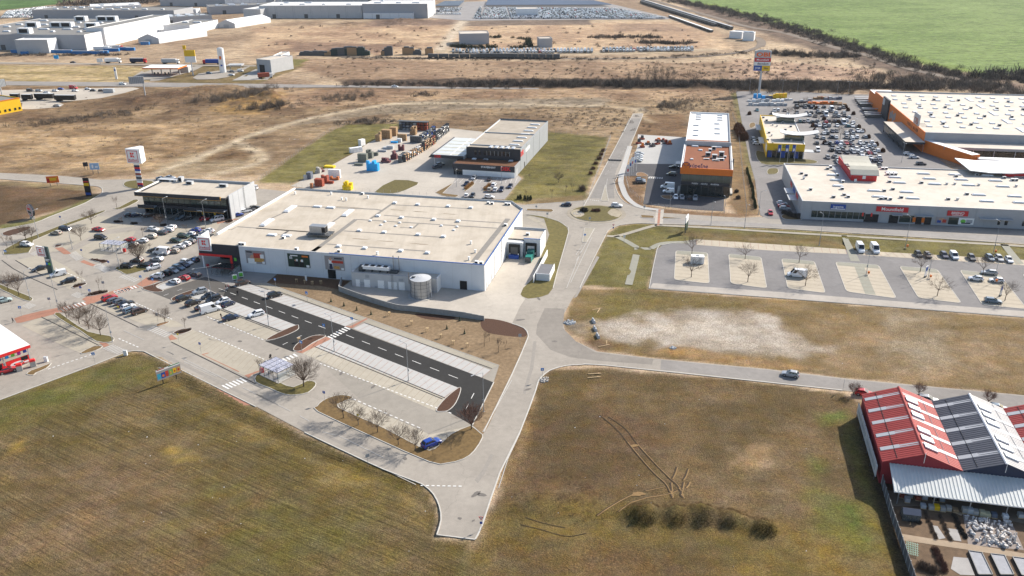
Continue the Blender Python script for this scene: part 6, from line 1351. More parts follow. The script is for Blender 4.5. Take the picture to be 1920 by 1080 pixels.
# ------------------------------------------------------------------ bare trees, shrubs
BARK = mat('bark',(.075,.058,.045),.95,.3,4.0); TWIG = mat('twigs',(.125,.092,.07),.95,.25,2.0); TWIGR = mat('reddish_twigs',(.14,.075,.055),.95,.25,2.0); TWIGG = mat('greyish_twigs',(.135,.115,.095),.95,.3,1.0); TWIGD = mat('dark_thicket',(.062,.054,.046),.95,.35,.6)
def branch(b,p,d,ln,r,depth,m,rng,spread,up,seg=3):
    """one limb of a few tapering pieces with side limbs"""
    n = max(1,seg); q = p.copy(); dd = d.copy()
    for i in range(n):
        dd = (dd+Vector((rng.uniform(-.12,.12),rng.uniform(-.12,.12),up*.12))).normalized(); e = q+dd*(ln/n)
        r0,r1 = r*(1-.55*i/n),r*(1-.55*(i+1)/n); b.tube(q,e,max(r0,.011),max(r1,.008),3 if depth < 3 else 5,m,cap=False); q = e
        if depth > 0 and i >= n-2:
            for k in range(2 if depth > 1 else 3):
                a = rng.uniform(0,2*math.pi); t = rng.uniform(spread*.5,spread); s_ = Vector((math.cos(a),math.sin(a),0)); x = (dd*math.cos(t)+(s_-dd*s_.dot(dd)).normalized()*math.sin(t)).normalized()
                branch(b,q,x,ln*rng.uniform(.55,.78),r1*.62,depth-1,m,rng,spread,up,2)
def make_tree(seed,h,trunk_h,nlimb,depth,spread,tilt,rt=.13,m=TWIG,up=1.0,lf=.42,rmin=.03):
    rng = random.Random(seed); t = MB(); t.tube((0,0,-.1),(rng.uniform(-.05,.05),rng.uniform(-.05,.05),trunk_h*.6),rt,rt*.8,7,BARK); t.tube((0,0,trunk_h*.55),(0,0,trunk_h),rt*.82,rt*.66,7,BARK)
    b = MB()
    for i in range(nlimb):
        a = 2*math.pi*i/nlimb+rng.uniform(-.3,.3); tt = tilt*rng.uniform(.35,1.0) if i else .05
        d = Vector((math.cos(a)*math.sin(tt),math.sin(a)*math.sin(tt),math.cos(tt))); z = trunk_h*rng.uniform(.8,1.0)
        branch(b,Vector((0,0,z)),d,(h-trunk_h)*lf*rng.uniform(.85,1.1),rt*.45,depth,m,rng,spread,up)
    # keep the finest twigs visible
    return t.mesh('trunk'),b.mesh('crown')
TREES = {}
def tree_kind(k):
    if k in TREES: return TREES[k]
    f = {'globe0': lambda: make_tree(1,5.8,1.7,13,3,.75,1.2,.12,TWIG,.9,.50),'globe1': lambda: make_tree(2,5.6,1.6,14,3,.8,1.25,.12,TWIG,.8,.48),'globe2': lambda: make_tree(3,6.0,1.8,12,3,.7,1.15,.12,TWIG,1.0,.52),
         'dense': lambda: make_tree(4,6.6,1.8,22,3,.7,1.25,.16,TWIG,.9,.50),'open0': lambda: make_tree(5,8.6,2.8,8,3,.7,1.15,.15,TWIG,.6,.46),'open1': lambda: make_tree(6,8.0,2.4,8,3,.75,1.25,.15,TWIG,.5,.47),'open2': lambda: make_tree(7,8.2,2.6,8,3,.8,1.2,.15,TWIG,.5,.46),
         'thin0': lambda: make_tree(8,4.6,1.6,4,2,.6,.6,.06,TWIG,1.0,.5),'thin1': lambda: make_tree(9,4.2,1.4,5,2,.7,.8,.06,TWIG,1.0,.45),'red': lambda: make_tree(10,5.4,1.3,18,3,.6,1.0,.13,TWIGR,1.0,.50)}[k]
    TREES[k] = f(); return TREES[k]
def tree(kind,loc,label,group,s=1.0,name='bare_tree',cat='tree'):
    t,c = tree_kind(kind); T = thing(name,label,cat,(loc[0],loc[1],loc[2] if len(loc) > 2 else 0),random.uniform(0,6.28),group)
    T.o.scale = (s,s,s); obj('trunk',t,T); obj('crown',c,T); return T
def tuft(b,c,r,h,n,m,rng,w=.05,lean=.6):
    """clump of upright stems: thin blades fanning from the ground"""
    for i in range(n):
        a = rng.uniform(0,2*math.pi); rr = r*math.sqrt(rng.random()); x,y = c[0]+math.cos(a)*rr*.6,c[1]+math.sin(a)*rr*.6; z = c[2] if len(c) > 2 else 0
        a2 = a+rng.uniform(-.8,.8); l = h*rng.uniform(.5,1.0)*(1-.35*rr/r); dx,dy = math.cos(a2)*l*lean*rng.random(),math.sin(a2)*l*lean*rng.random(); pa = rng.uniform(0,math.pi); wx,wy = math.cos(pa)*w,math.sin(pa)*w
        b.face([(x-wx,y-wy,z-.1),(x+wx,y+wy,z-.1),(x+dx+wx*.3,y+dy+wy*.3,z+l),(x+dx-wx*.3,y+dy-wy*.3,z+l)],m)
def twiggy(b,c,r,h,n,m,rng,w=.05):
    """bare bush: stems plus short side twigs scattered through a rounded volume"""
    z = c[2] if len(c) > 2 else 0
    for i in range(n):
        u = Vector((rng.gauss(0,1),rng.gauss(0,1),abs(rng.gauss(0,1)))).normalized()*rng.random()**.4
        p = Vector((c[0]+u.x*r,c[1]+u.y*r,z+u.z*h)); d = (Vector((u.x,u.y,u.z+.7)).normalized()+Vector((rng.uniform(-.6,.6),rng.uniform(-.6,.6),rng.uniform(-.3,.5)))).normalized()*rng.uniform(.25,.6)*min(r,h); q = p-d*.7; e = p+d*.5
        sd = Vector((rng.uniform(-1,1),rng.uniform(-1,1),0)).normalized()*w
        b.face([q-sd,q+sd,e+sd*.3,e-sd*.3],m)
SHR = {}
def shrub(kind,loc,label,group,s=1.0,cat='shrub',name='shrub'):
    if kind not in SHR:
        rng = random.Random(hash(kind) % 999); b = MB(); m,r,h,n,w = {'brown': (TWIG,1.0,1.3,320,.03),'dark': (TWIGD,1.0,1.2,420,.05),'red': (TWIGR,1.0,1.1,320,.04),'grass': (mat('tan_grass',alb(206,162,106),.9,.2,2),.8,1.2,240,.04),
             'ball': (mat('hedge_brown',alb(120,84,62),.95,.3,2),1.0,1.6,900,.07),'fir': (mat('fir_green',(.03,.05,.025),.9,.3,2),.5,1.3,260,.06),'mound': (mat('mound_weeds',alb(104,92,50),.95,.4,1.5),2.5,1.5,1500,.03),'hedge': (mat('hedge_green',(.035,.05,.02),.95,.3,2),.6,1.6,420,.06)}[kind]
        if kind == 'grass': tuft(b,(0,0),r,h,n,m,rng,w)
        elif kind == 'fir':
            for i in range(n):
                t = rng.random(); a = rng.uniform(0,6.28); rr = (1-t)*r*rng.uniform(.5,1); p = Vector((math.cos(a)*rr*.5,math.sin(a)*rr*.5,t*h)); e = Vector((math.cos(a)*rr,math.sin(a)*rr,t*h-.08)); sd = Vector((-math.sin(a),math.cos(a),0))*w; b.face([p-sd,p+sd,e+sd*.3,e-sd*.3],m)
            b.tube((0,0,0),(0,0,h),.04,.01,4,BARK)
        else: twiggy(b,(0,0),r,h,n,m,rng,w)
        SHR[kind] = b.mesh('shrub')
    o = obj(name,SHR[kind],None,(loc[0],loc[1],loc[2] if len(loc) > 2 else 0),random.uniform(0,6.28),scale=(s,s,s)); tag(o,label,cat,group); return o

# ------------------------------------------------------------------ street furniture
LM = {}
def lamp(loc,rz,label,group,h=10.0,arm=1.6,double=False,box=True):
    key = (h,arm,double)
    if key not in LM:
        b = MB(); b.tube((0,0,0),(0,0,1.2),.11,.10,8,GALV); b.tube((0,0,1.2),(0,0,h),.085,.05,8,GALV); a = MB(); hd = []
        for s in ((1,-1) if double else (1,)): a.tube((0,0,h),(s*arm,0,h+.25),.045,.035,6,GALV)
        hm = MB(); hm.hexa([(-.1,-.14,-.06),(.75,-.12,-.06),(.75,.12,-.06),(-.1,.14,-.06)],[(0,-.1,.07),(.65,-.08,.05),(.65,.08,.05),(0,.1,.07)],LGREY); LM[key] = (b.mesh('pole'),a.mesh('arm'),hm.mesh('lamp_head'))
    p,a,hd = LM[key]; T = thing('street_lamp',label,'street lamp',loc,rz,group); obj('pole',p,T); obj('arm',a,T)
    for s in ((1,-1) if double else (1,)): obj('lamp_head',hd,T,(s*arm,0,h+.25),0 if s == 1 else math.pi)
    if box: bx(T,'sign_plate',.0,-.12,2.6,.45,.04,.6,GREYP)
    bx(T,'footing',0,0,0,.4,.4,.12,CONC); return T
def road_sign(loc,rz,label,group=None,kind='blue',h=2.6):
    T = thing('road_sign',label,'road sign',loc,rz,group); b = MB(); b.tube((0,0,0),(0,0,h+.5),.035,.035,6,STEEL); b.build('post',T)
    if kind == 'blue': o = bx(T,'plate',0,-.05,h-.1,.65,.03,.65,BLUE); text(o,'P',0,-.02,.33,.5,WHITE,depth=.004)
    elif kind == 'crossing':
        o = bx(T,'plate',0,-.05,h-.1,.75,.03,.75,mat('sign_blue',(.02,.2,.6),.4,.05)); b = MB(); b.face([(-.26,-.018,.1),(.26,-.018,.1),(0,-.018,.62)],WHITE); b.build('symbol',o)
    elif kind == 'yield':
        b = MB(); b.hexa([(0,-.06,h-.45),(.02,-.03,h-.45),(.45,-.03,h+.35),(.45,-.06,h+.35)],[(0,-.06,h-.45),(0,-.03,h-.45),(-.45,-.03,h+.35),(-.45,-.06,h+.35)],REDB); p = b.build('plate',T); b = MB(); b.face([(0,-.075,h-.2),(.27,-.075,h+.26),(-.27,-.075,h+.26)],WHITE); b.build('field',p); bx(T,'lower_plate',0,-.05,h-1.25,.5,.03,.5,BLUE)
    elif kind == 'yellow': o = bx(T,'plate',0,-.05,h-.2,.5,.03,.5,mat('sign_yellow',(.75,.6,.05),.4,.05))
    elif kind == 'grey': bx(T,'plate',0,-.05,h-.3,.8,.04,.8,GREYP)
    elif kind == 'white': bx(T,'plate',0,-.05,h-.5,.7,.04,1.0,WHITE)
    return T
def billboard(name,label,c,rz,w,h,z,base,blobs,cat='billboard',posts=2,legm=None,frame=None):
    T = thing(name,label,cat,c,rz); o = poster(T,'board',0,z,w,h,base,blobs,0,frame or base)
    for i in range(posts): x = (i-(posts-1)/2)*w*.55; bx(T,'leg',x,.2,0,.16,.16,z+h*.7,legm or STEELD)
    return T,o

# ------------------------------------------------------------------ people
def person(loc,rz,label,top,legs,stride=.28,bag=None):
    """standing or walking figure grown with a skin modifier"""
    me = bpy.data.meshes.new('person'); V = []; E = []; Rr = []
    def v(p,r): V.append(p); Rr.append(r); return len(V)-1
    def e(a,b_): E.append((a,b_))
    pel = v((0,0,.95),.16); wa = v((0,0,1.12),.15); ch = v((0.02,0,1.36),.18); nk = v((.02,0,1.5),.065); hd0 = v((.03,0,1.6),.09); hd1 = v((.03,0,1.72),.085); e(pel,wa); e(wa,ch); e(ch,nk); e(nk,hd0); e(hd0,hd1)
    for s in (-1,1):
        hp = v((0,s*.1,.88),.11); kn = v((s*stride*.45+.04,s*.1,.5),.075); an = v((s*stride*.9-.04,s*.1,.1),.05); to = v((s*stride*.9+.14,s*.11,.05),.04); e(pel,hp); e(hp,kn); e(kn,an); e(an,to)
        sh = v((.0,s*.2,1.4),.075); el = v((-s*stride*.35-.04,s*.27,1.13),.055); ha = v((-s*stride*.6+.08,s*.26,.9),.045); e(ch,sh); e(sh,el); e(el,ha)
    me.from_pydata(V,E,[]); o = bpy.data.objects.new('person',me); COL.objects.link(o)
    md = o.modifiers.new('skin','SKIN'); md.use_smooth_shade = True; o.modifiers.new('sub','SUBSURF').levels = 1
    for i,sv in enumerate(me.skin_vertices[0].data): sv.radius = (Rr[i],Rr[i]); sv.use_root = (i == 0)
    bpy.context.view_layer.update(); m2 = bpy.data.meshes.new_from_object(o.evaluated_get(bpy.context.evaluated_depsgraph_get())); bpy.data.objects.remove(o); m2.name = 'person'
    SK = mat('skin',(.45,.26,.18),.6,.1); HR = mat('hair',(.03,.02,.015),.8,.2); ms = [top,legs,SK,HR,BLACK]; m2.materials.clear()
    for m in ms: m2.materials.append(m)
    for p in m2.polygons:
        c = p.center; z = c.z; i = 0
        if z < .93: i = 1
        if z < .1: i = 4
        if z > 1.49: i = 2 if c.x > .05 and z < 1.7 else 3
        if abs(c.y) > .2 and z < .95 and z > .8: i = 2
        p.material_index = i; p.use_smooth = True
    o = obj('person',m2,None,loc,rz); tag(o,label,'person')
    if bag: bx(o,'bag',0,.34,.55,.3,.14,.38,bag)
    return o

def clear(name,col,a,rough=.05):
    m = mat(name,col,rough,0,spec=.6); m.node_tree.nodes['Principled BSDF'].inputs['Alpha'].default_value = a; return m
# ------------------------------------------------------------------ parked and moving cars near the supermarket
HD = {'A+': -15,'A-': 165,'E+': -27,'E-': 153,'D+': 50,'D-': 230,'V+': 36,'V-': 217,'B-': -100,'B+': 80,'F+': -21,'F-': 159,'R+': -12,'R-': 168}
def cars(k,where,group,rows,detail=True):
    for x,y,kind,col,h in rows:
        p = Z(k,x,y,.75); p.z = .05; rz = math.radians(HD[h]+random.uniform(-2.5,2.5)); cn = {'dark': 'dark grey','steelblue': 'grey blue','mint': 'pale mint'}.get(col,col); kn = kind.replace('_',' ') if kind != 'suv' else 'off-road car'
        lab = '%s %s %s' % (cn,kn if kn != 'estate' else 'estate car',where)
        (car if detail else small_car)(kind,col,p,rz,lab,group,cat='van' if 'van' in kind and kind != 'minivan' or kind == 'minibus' else 'car')
cars('o','parked by the grass strip along the curving street','cars in the corner car park',[(975,380,'estate','navy','A+'),(840,445,'hatchback','beige','A-'),(400,620,'suv','white','A+')])
cars('o','parked alone in the open middle of the car park','cars in the corner car park',[(1475,395,'sedan','red','A+'),(1510,515,'minivan','black','A+')])
cars('p','parked beside the tall dark totem sign','cars by the totem sign',[(590,180,'sedan','black','D-'),(870,265,'small_van','white','V-'),(1020,365,'estate','black','V-')])
cars('q','parked in the shade along the two-storey shop front','cars in the shade of the shop block',[(345,175,'hatchback','dark','V+'),(440,178,'hatchback','navy','V+'),(640,180,'suv','brown','V+'),(800,205,'sedan','dark','V+'),(1105,225,'hatchback','steelblue','V-'),(1195,230,'suv','black','V-'),(1480,238,'hatchback','red','V+'),(1655,245,'minibus','white','V-')])
cars('q','in the loose row before the two-storey shops','cars before the shop block',[(700,388,'hatchback','white','A+'),(955,362,'estate','white','A-'),(915,402,'estate','white','A-'),(818,440,'sedan','grey','A-'),(662,500,'suv','beige','A-'),(345,548,'hatchback','red','A-'),(535,562,'hatchback','white','A-'),(380,630,'suv','black','A-')])
cars('q','in the double row across the lane from the supermarket corner','cars across the lane from the supermarket corner',[(1330,405,'hatchback','blue','A-'),(1525,410,'sedan','white','A-'),(1480,448,'sedan','silver','A-'),(1250,465,'hatchback','white','A-'),(1150,495,'suv','green','A+'),(1385,485,'sedan','navy','A-'),(1035,562,'hatchback','green','A+'),(1240,577,'estate','grey','A-'),(1320,542,'suv','dark','A-'),(1180,612,'hatchback','white','A-'),(1085,650,'sedan','white','A-'),(1005,718,'hatchback','beige','A-'),(715,705,'sedan','dark','A-'),(820,738,'panel_van','white','A-'),(750,842,'estate','silver','A-')])
cars('r','in the row facing the red-framed supermarket entrance','cars facing the supermarket entrance',[(1310,45,'hatchback','grey','E-'),(1200,82,'estate','white','E+'),(1150,125,'sedan','navy','E+'),(1078,165,'estate','steelblue','E+'),(995,210,'hatchback','silver','E+'),(872,255,'suv','black','A-'),(755,292,'suv','white','A-')])
cars('r','beside the grass island with the dense bare tree','cars beside the grass island',[(705,165,'suv','white','V-'),(570,125,'sedan','black','A-'),(450,62,'suv','brown','A-'),(305,140,'hatchback','black','A+')])
cars('r','on the reserved pale stalls by the dark lane','cars on the reserved stalls',[(1015,372,'hatchback','white','E-'),(1160,320,'hatchback','red','E-'),(1325,270,'hatchback','grey','E-')])
cars('r','in the tight slanting row beside the main street','cars in the slanting row',[(40,620,'suv','red','D+'),(130,655,'estate','grey','D+'),(200,680,'hatchback','grey','D+'),(290,705,'sedan','black','D+'),(320,752,'hatchback','white','D+'),(365,800,'estate','steelblue','D+'),(490,820,'minivan','brown','D+')])
cars('r','in the block of cars below the dark lane','cars below the dark lane',[(1150,625,'suv','black','D+'),(1290,695,'suv','black','D+'),(1395,525,'suv','silver','V-'),(1520,590,'hatchback','dark','D-'),(1600,640,'minivan','dark','D-'),(1440,755,'sedan','black','D+'),(1745,670,'hatchback','white','V-'),(1820,710,'hatchback','navy','D+'),(1555,800,'panel_van','white','V+')])
cars('y','in the pale stalls by the dark lane','cars along the new lane',[(195,565,'sedan','navy','V+'),(480,525,'estate','white','V-'),(690,310,'suv','black','V+'),(330,175,'suv','brown','V+')])
cars('p','parked by the young trees at the lot edge','cars at the lot edge',[(60,655,'hatchback','mint','V+')])
cars('31','parked under the row of small bare trees','cars on the street corner',[(1315,78,'suv','blue','V+')])
cars('12','driving round the roundabout','cars at the roundabout',[(408,450,'hatchback','navy','R-'),(786,458,'suv','white','R+')])
cars('23','driving along the side street','cars on the side street',[(168,640,'hatchback','silver','F-')])
cars('k','waiting at the side road beside the grey shop row','cars at the shop row',[(1510,430,'hatchback','red','B-')])
cars('13','in the short row by the end wall of the shop row','cars at the shop row',[(105,440,'hatchback','white','R+'),(120,462,'sedan','red','R+'),(130,482,'suv','silver','R+')])
cars('13','in the stalls along the grassy bank','cars along the grassy bank',[(690,785,'panel_van','white','B-'),(800,790,'panel_van','white','B-'),(1128,822,'hatchback','dark','B-'),(1198,830,'hatchback','brown','B-'),(1322,830,'estate','navy','B-'),(1395,838,'small_van','white','B-'),(1528,848,'estate','dark','B-'),(1665,850,'estate','steelblue','B-'),(1735,853,'estate','silver','B-'),(1808,865,'hatchback','white','B-')])
cars('13','on the pale island of the right-hand lot','cars on the parking islands',[(218,978,'panel_van','white','R-'),(1560,1005,'hatchback','white','F-'),(1660,960,'estate','silver','R-'),(1715,1018,'hatchback','white','F-')])
cars('23','at the foot of the parking island with the signboard','cars on the parking islands',[(1690,92,'estate','steelblue','F+')])
cars('e','before the builders merchant front','cars at the builders merchant',[(820,782,'estate','silver','B-'),(1010,795,'sedan','dark','B+'),(732,855,'hatchback','navy','B-'),(1060,870,'suv','white','B+'),(1010,925,'suv','beige','B+'),(1080,925,'suv','white','B+'),(1150,925,'suv','navy','B-'),(1258,882,'sedan','navy','B-'),(735,992,'hatchback','white','B+'),(805,995,'hatchback','dark','B-'),(1005,1010,'hatchback','white','R+'),(380,655,'suv','grey','V+'),(415,622,'suv','silver','V+')])
cars('j','before the showroom','cars at the showroom',[(840,608,'sedan','black','R-'),(805,710,'minivan','black','R-'),(750,885,'panel_van','white','R-'),(765,945,'small_van','white','R-'),(865,1025,'hatchback','white','B-'),(952,1028,'hatchback','silver','B-'),(1048,1035,'hatchback','black','B-'),(1135,1040,'suv','silver','B-'),(375,790,'suv','steelblue','R+'),(380,812,'suv','grey','R+')])
cars('j','in the tight row on the pale showroom yard','cars on the showroom yard',[(360,420,'sedan','silver','R+'),(355,445,'hatchback','white','R+'),(350,470,'hatchback','silver','R+'),(345,495,'sedan','white','R+'),(335,520,'hatchback','silver','R+')])
cars('d','behind the two-storey shops','cars behind the shop block',[(1650,655,'hatchback','blue','V+'),(1765,598,'estate','white','V+'),(1835,580,'hatchback','grey','V+'),(1900,545,'hatchback','black','V+'),(1862,255,'minibus','white','R-'),(500,112,'sedan','steelblue','R+'),(630,95,'sedan','silver','R+')])
# retail-park car park: far cars, one mesh each
OB = [(146,115,'t'),(385,125,'s'),(432,112,'w'),(530,120,'b'),(362,155,'d'),(572,170,'w'),(678,182,'d'),(800,185,'g'),(872,185,'w'),(830,150,'n'),(897,150,'k'),(990,75,'s'),(1073,72,'k'),(985,130,'n'),(1000,150,'d'),(1060,150,'d'),(1110,130,'s'),(1285,95,'n'),(1345,150,'s'),(1355,190,'d'),(1215,200,'d'),(1415,215,'s'),(735,272,'t'),(795,275,'k'),(912,280,'d'),(1095,280,'r'),(1135,265,'d'),(1268,268,'k'),(1385,262,'w'),(1475,285,'w'),(945,328,'n'),(1005,328,'w'),(1072,325,'n'),(1085,352,'g'),(1255,330,'w'),(1400,335,'t'),(1465,335,'w'),(1540,340,'s'),
 (1188,408,'n'),(1450,400,'n'),(1470,435,'s'),(1595,408,'w'),(1060,503,'s'),(1175,488,'n'),(1385,495,'g'),(1455,490,'w'),(1465,515,'w'),(1525,490,'w'),(1640,485,'s'),(1095,572,'g'),(1190,600,'d'),(1245,565,'u'),(1308,567,'w'),(1380,570,'r'),(1350,605,'k'),(1470,605,'g'),(1620,610,'s'),(1690,608,'w'),(1730,565,'w'),(1765,605,'w'),(1285,695,'k'),(1450,665,'w'),(1480,695,'s'),(1525,660,'w'),(1540,690,'s'),(1595,665,'w'),(1665,665,'w'),(1700,708,'r'),(1770,705,'s'),(1815,675,'w'),(1595,730,'w'),(1220,755,'g'),(1275,840,'w'),(1665,768,'s'),(1695,808,'n'),(1775,810,'n'),(1830,770,'w'),(1850,810,'n'),(1690,855,'w'),(1840,875,'d')]
cm = {'t': 'teal','s': 'silver','w': 'white','b': 'brown','d': 'dark','g': 'grey','n': 'navy','k': 'black','r': 'red','u': 'blue'}
kk = ['hatchback','suv','estate','sedan']; rg = random.Random(5)
for i in range(400):
    yy = rg.choice([78,132,150,200,268,330,405,435,490,570,608,665,700,770,808]); xx = rg.uniform(640+max(0,yy-130)*.75,1330+yy*.62)
    if len(OB) < 118 and all(abs(xx-a[0]) > 50 or abs(yy-a[1]) > 28 for a in OB) and not (1280 < xx < 1800 and yy > 730 and xx < 1640): OB.append((xx,yy,rg.choice('wwsgndkw')))
for x,y,c in OB:
    kd = rg.choice(kk); cars('h','in the crowded car park before the hardware store','cars before the hardware store',[(x,y,kd,cm[c],rg.choice(['B-','B+']))],False)
for x,y,c in [(110,515,'s'),(120,555,'s'),(140,580,'w')]: cars('h','parked beside the yellow furniture shop wall','cars beside the furniture shop',[(x,y,'hatchback',cm[c],'R+')],False)
for x,y,c in [(440,670,'w'),(510,712,'w'),(600,795,'g'),(-1,0,0)][:3]: cars('i','by the entrance canopy of the hardware store','cars by the hardware store entrance',[(x,y,'estate',cm[c],'R+')],False)
cars('g','among the cars before the hardware store','vans before the hardware store',[(1325,850,'panel_van','white','B-'),(1245,925,'panel_van','white','B-'),(1490,1035,'panel_van','white','B-')],False)
cars('h','on the lane beside the yellow furniture shop','vans by the furniture shop',[(985,670,'small_van','white','B-')],False)
cars('n','on the lot with the parked trailers','cars on the trailer lot',[(450,430,'estate','silver','R+'),(640,430,'hatchback','white','R+'),(705,410,'hatchback','blue','R+'),(870,430,'hatchback','white','R+'),(1020,410,'hatchback','white','R+'),(1080,428,'hatchback','dark','R+'),(1175,430,'hatchback','brown','R+'),(540,452,'sedan','white','R+'),(660,605,'sedan','silver','R+'),(350,430,'small_van','black','R+'),(855,400,'panel_van','red','R+')],False)
cars('n','driving on the country road','cars on the country road',[(1425,355,'small_van','white','R+'),(848,102,'sedan','black','R+')],False)
cars('m','at the filling stations','cars at the filling stations',[(880,352,'suv','steelblue','R+'),(1140,370,'sedan','white','R+'),(605,330,'small_van','red','R+'),(650,325,'suv','navy','R+'),(1245,325,'small_van','white','R+'),(1150,335,'suv','grey','R+')],False)
cars('01','on the country road by the dark hedge','cars on the country road',[(1042,646,'sedan','white','R+')],False)
cars('12','beside the showroom fence','cars at the showroom',[],False)
# damaged red car exhibit by the car wash
cars('l','beside the white car wash canopy','cars at the car wash',[(130,985,'sedan','red','V+')])

# ------------------------------------------------------------------ trees near the camera
def trees(rows,label,group,z=.1):
    for x,y,kind,s in rows: tree(kind,P(x,y)+Vector((0,0,z)),label,group,s)
trees([(125,596,'globe0',.8),(149,607,'globe1',1.05),(167,617,'globe2',1.1),(189,629,'globe0',1.0)],'round-headed bare tree in the grass strip beside the empty stalls','trees in the grass strip')
trees([(15.6,545,'globe1',1.0),(36,554,'globe2',1.05)],'round-headed bare tree on the small lawn by the street crossing','trees by the crossing')
trees([(644,784,'globe2',.95),(672,797,'globe0',.72),(708,811,'globe1',.9),(747,835,'globe0',.8),(779,846,'globe2',.8),(846,844,'thin0',.9),(812,855,'thin1',.6)],'small bare tree in the brown island along the bending street','trees along the bending street')
trees([(884,805,'red',1.05)],'reddish bare tree at the end of the dark lane','trees by the dark lane')
trees([(570,725,'dense',1.05)],'dense round bare tree beside the glass trolley shelter','trees by the trolley shelter'); trees([(517,721,'thin0',1.0),(490,700,'thin1',1.1)],'thin bare sapling in front of the glass trolley shelter','saplings by the trolley shelter')
trees([(310,605,'globe0',.75)],'small bare tree at the tip of the slanting stalls','trees in the car park'); trees([(347,615,'thin1',.9)],'thin bare sapling in the mulch bed by the crossing','trees in the car park')
trees([(49,450,'globe1',1.0),(60,447,'globe0',.7)],'bare tree on the grass strip by the curving street','trees on the grass strip'); trees([(152,451,'globe2',.85)],'bare tree between the open rows of the corner car park','trees in the car park')
trees([(14,467,'thin0',1.1),(26,466,'thin1',1.3),(38,470,'thin0',.8)],'thin bare sapling on the rounded grass corner','saplings on the grass corner')
trees([(154,531,'thin0',.9),(186,544,'thin0',.9),(230,422,'thin1',.9),(375,429,'thin1',1.0),(268,443,'thin1',.9),(350,438,'thin0',.8),(281,470,'thin1',.7),(230,504,'thin0',.7),(283,497,'thin1',.6)],'thin bare sapling among the parked cars','saplings among the parked cars',.05)
trees([(261,492,'dense',1.0)],'broad bare tree on the grass island near the supermarket entrance','trees in the car park'); trees([(301,424,'globe1',.8)],'round bare tree by the lamp post near the shop block','trees in the car park')
trees([(172,419,'globe0',.9),(220,393,'thin0',1.2)],'bare tree beside the curving street near the shop block','trees by the shop block')
for (x,y,k,s),l in zip([(1297,478,'open0',1.0),(1296,520,'open1',1.05),(1397,486,'open2',.8),(1402,529,'open1',1.0),(1498,493,'open0',.85),(1510,536,'open2',1.0),(1725,510,'open1',.95),(1757,555,'open2',.95),(1842,516,'open0',.95),(1884,564,'open1',.95)],
     ['tall bare tree at the head of the first parking island','bare tree beside the white container on the first island','bare tree at the head of the second parking island','spreading bare tree at the foot of the second parking island','bare tree at the head of the island with the white van','bare tree beside the white van on its island','bare tree at the head of the island right of the lamp path','bare tree at the foot of the island with the slim sign','bare tree by the silver estate cars','bare tree at the foot of the last island']): tree(k,P(x,y),l,'trees on the parking islands',s*.88)
trees([(1600,741,'red',.55)],'small pruned bare tree at the corner of the red-roofed shed','trees behind the sheds',0); trees([(1722,741,'red',.55),(1852,757,'red',.6)],'pruned bare tree between the shed roofs and the side street','trees behind the sheds',0)
trees([(1047,342,'globe0',.75),(1035,371,'thin0',.9),(1061,360,'thin1',.9),(1073,360,'thin0',.8),(993,336,'thin1',.7),(987,370,'thin0',.7)],'young bare tree on the lawn beside the builders merchant','young trees on the lawn',0)
trees([(1478,218,'open1',.7),(1490,216,'open0',.7),(1535,228,'open2',.7),(1558,238,'open1',.7),(1575,260,'open0',.8),(1570,212,'open2',.6),(1500,206,'open1',.6),(1452,300,'open0',.7),(1497,298,'open1',.6),(1512,195,'open2',.6)],'bare tree rising between the cars before the hardware store','trees before the hardware store',0)
# staked saplings, little firs in the soil bed
STAKE = mat('stake_wood',(.5,.36,.2),.8,.15,3)
def staked(x,y,h=1.5):
    T = thing('staked_sapling','newly planted sapling held by pale wooden stakes in the soil bed','sapling',P(x,y),rnd(0,3),'staked saplings in the soil bed'); b = MB()
    for a in (0,2.09,4.19): bx(T,'stake',math.cos(a)*.35,math.sin(a)*.35,0,.08,.08,1.3,STAKE)
    b.tube((0,0,0),(0,0,h+.6),.03,.015,5,BARK); b.build('stem',T); bx(T,'tie',0,0,1.1,.7,.7,.06,STAKE)
for x,y in ((730,592),(772,609),(801,622),(827,634),(850,646),(876,651),(556,530),(572,532),(586,534),(602,533),(565,660)) : staked(x,y) if (x,y) != (565,660) else staked(561,641)
for x,y in ((621,566),(645,574),(669,582),(696,590),(862,602),(838,617),(871,626)): shrub('fir',P(x,y),'small dark fir in the soil bed','small firs in the soil bed',1.1,'fir','small_fir')
trees([(908,650,'thin0',1.0),(935,661,'thin1',1.1),(918,640,'thin1',.7),(947,655,'thin0',.6)],'leafless sapling near the edge of the soil bed','saplings in the soil bed',0)
for px,n in (([(190,566),(198,568)],0),): pass
# shrub lines in mulch islands
def bushes(k,pts,n,kind,s,label,group,name='shrub'):
    q = [Z(k,*p) for p in pts]; rr = random.Random(n+int(s*100))
    for i in range(n):
        t = (i+.5)/n*(len(q)-1); a = q[int(t)].lerp(q[min(int(t)+1,len(q)-1)],t-int(t)); shrub(kind,a+Vector((rr.uniform(-.25,.25),rr.uniform(-.25,.25),.08)),label,group,s*rr.uniform(.8,1.15),'shrub',name)
bushes('p',[(1330,590),(1600,540)],12,'brown',.62,'low bare shrub in the bed by the red paving','shrubs in the bed by the red paving'); bushes('p',[(1100,465),(1270,420)],6,'brown',.5,'low bare shrub in the bed by the totem car park','shrubs by the totem car park'); bushes('x',[(190,270),(350,232)],7,'brown',.5,'low bare shrub at the head of the beige stalls','shrubs at the head of the stalls')
bushes('o',[(1380,855),(1500,880),(1610,878)],10,'red',.5,'low reddish shrub in the wedge-shaped bed','shrubs in the wedge bed'); bushes('q',[(120,293),(235,292)],5,'dark',.6,'dark low shrub in the shade of the shop block','shrubs in the shade'); bushes('q',[(370,318),(460,322)],4,'dark',.6,'dark low shrub in the shade of the shop block','shrubs in the shade')
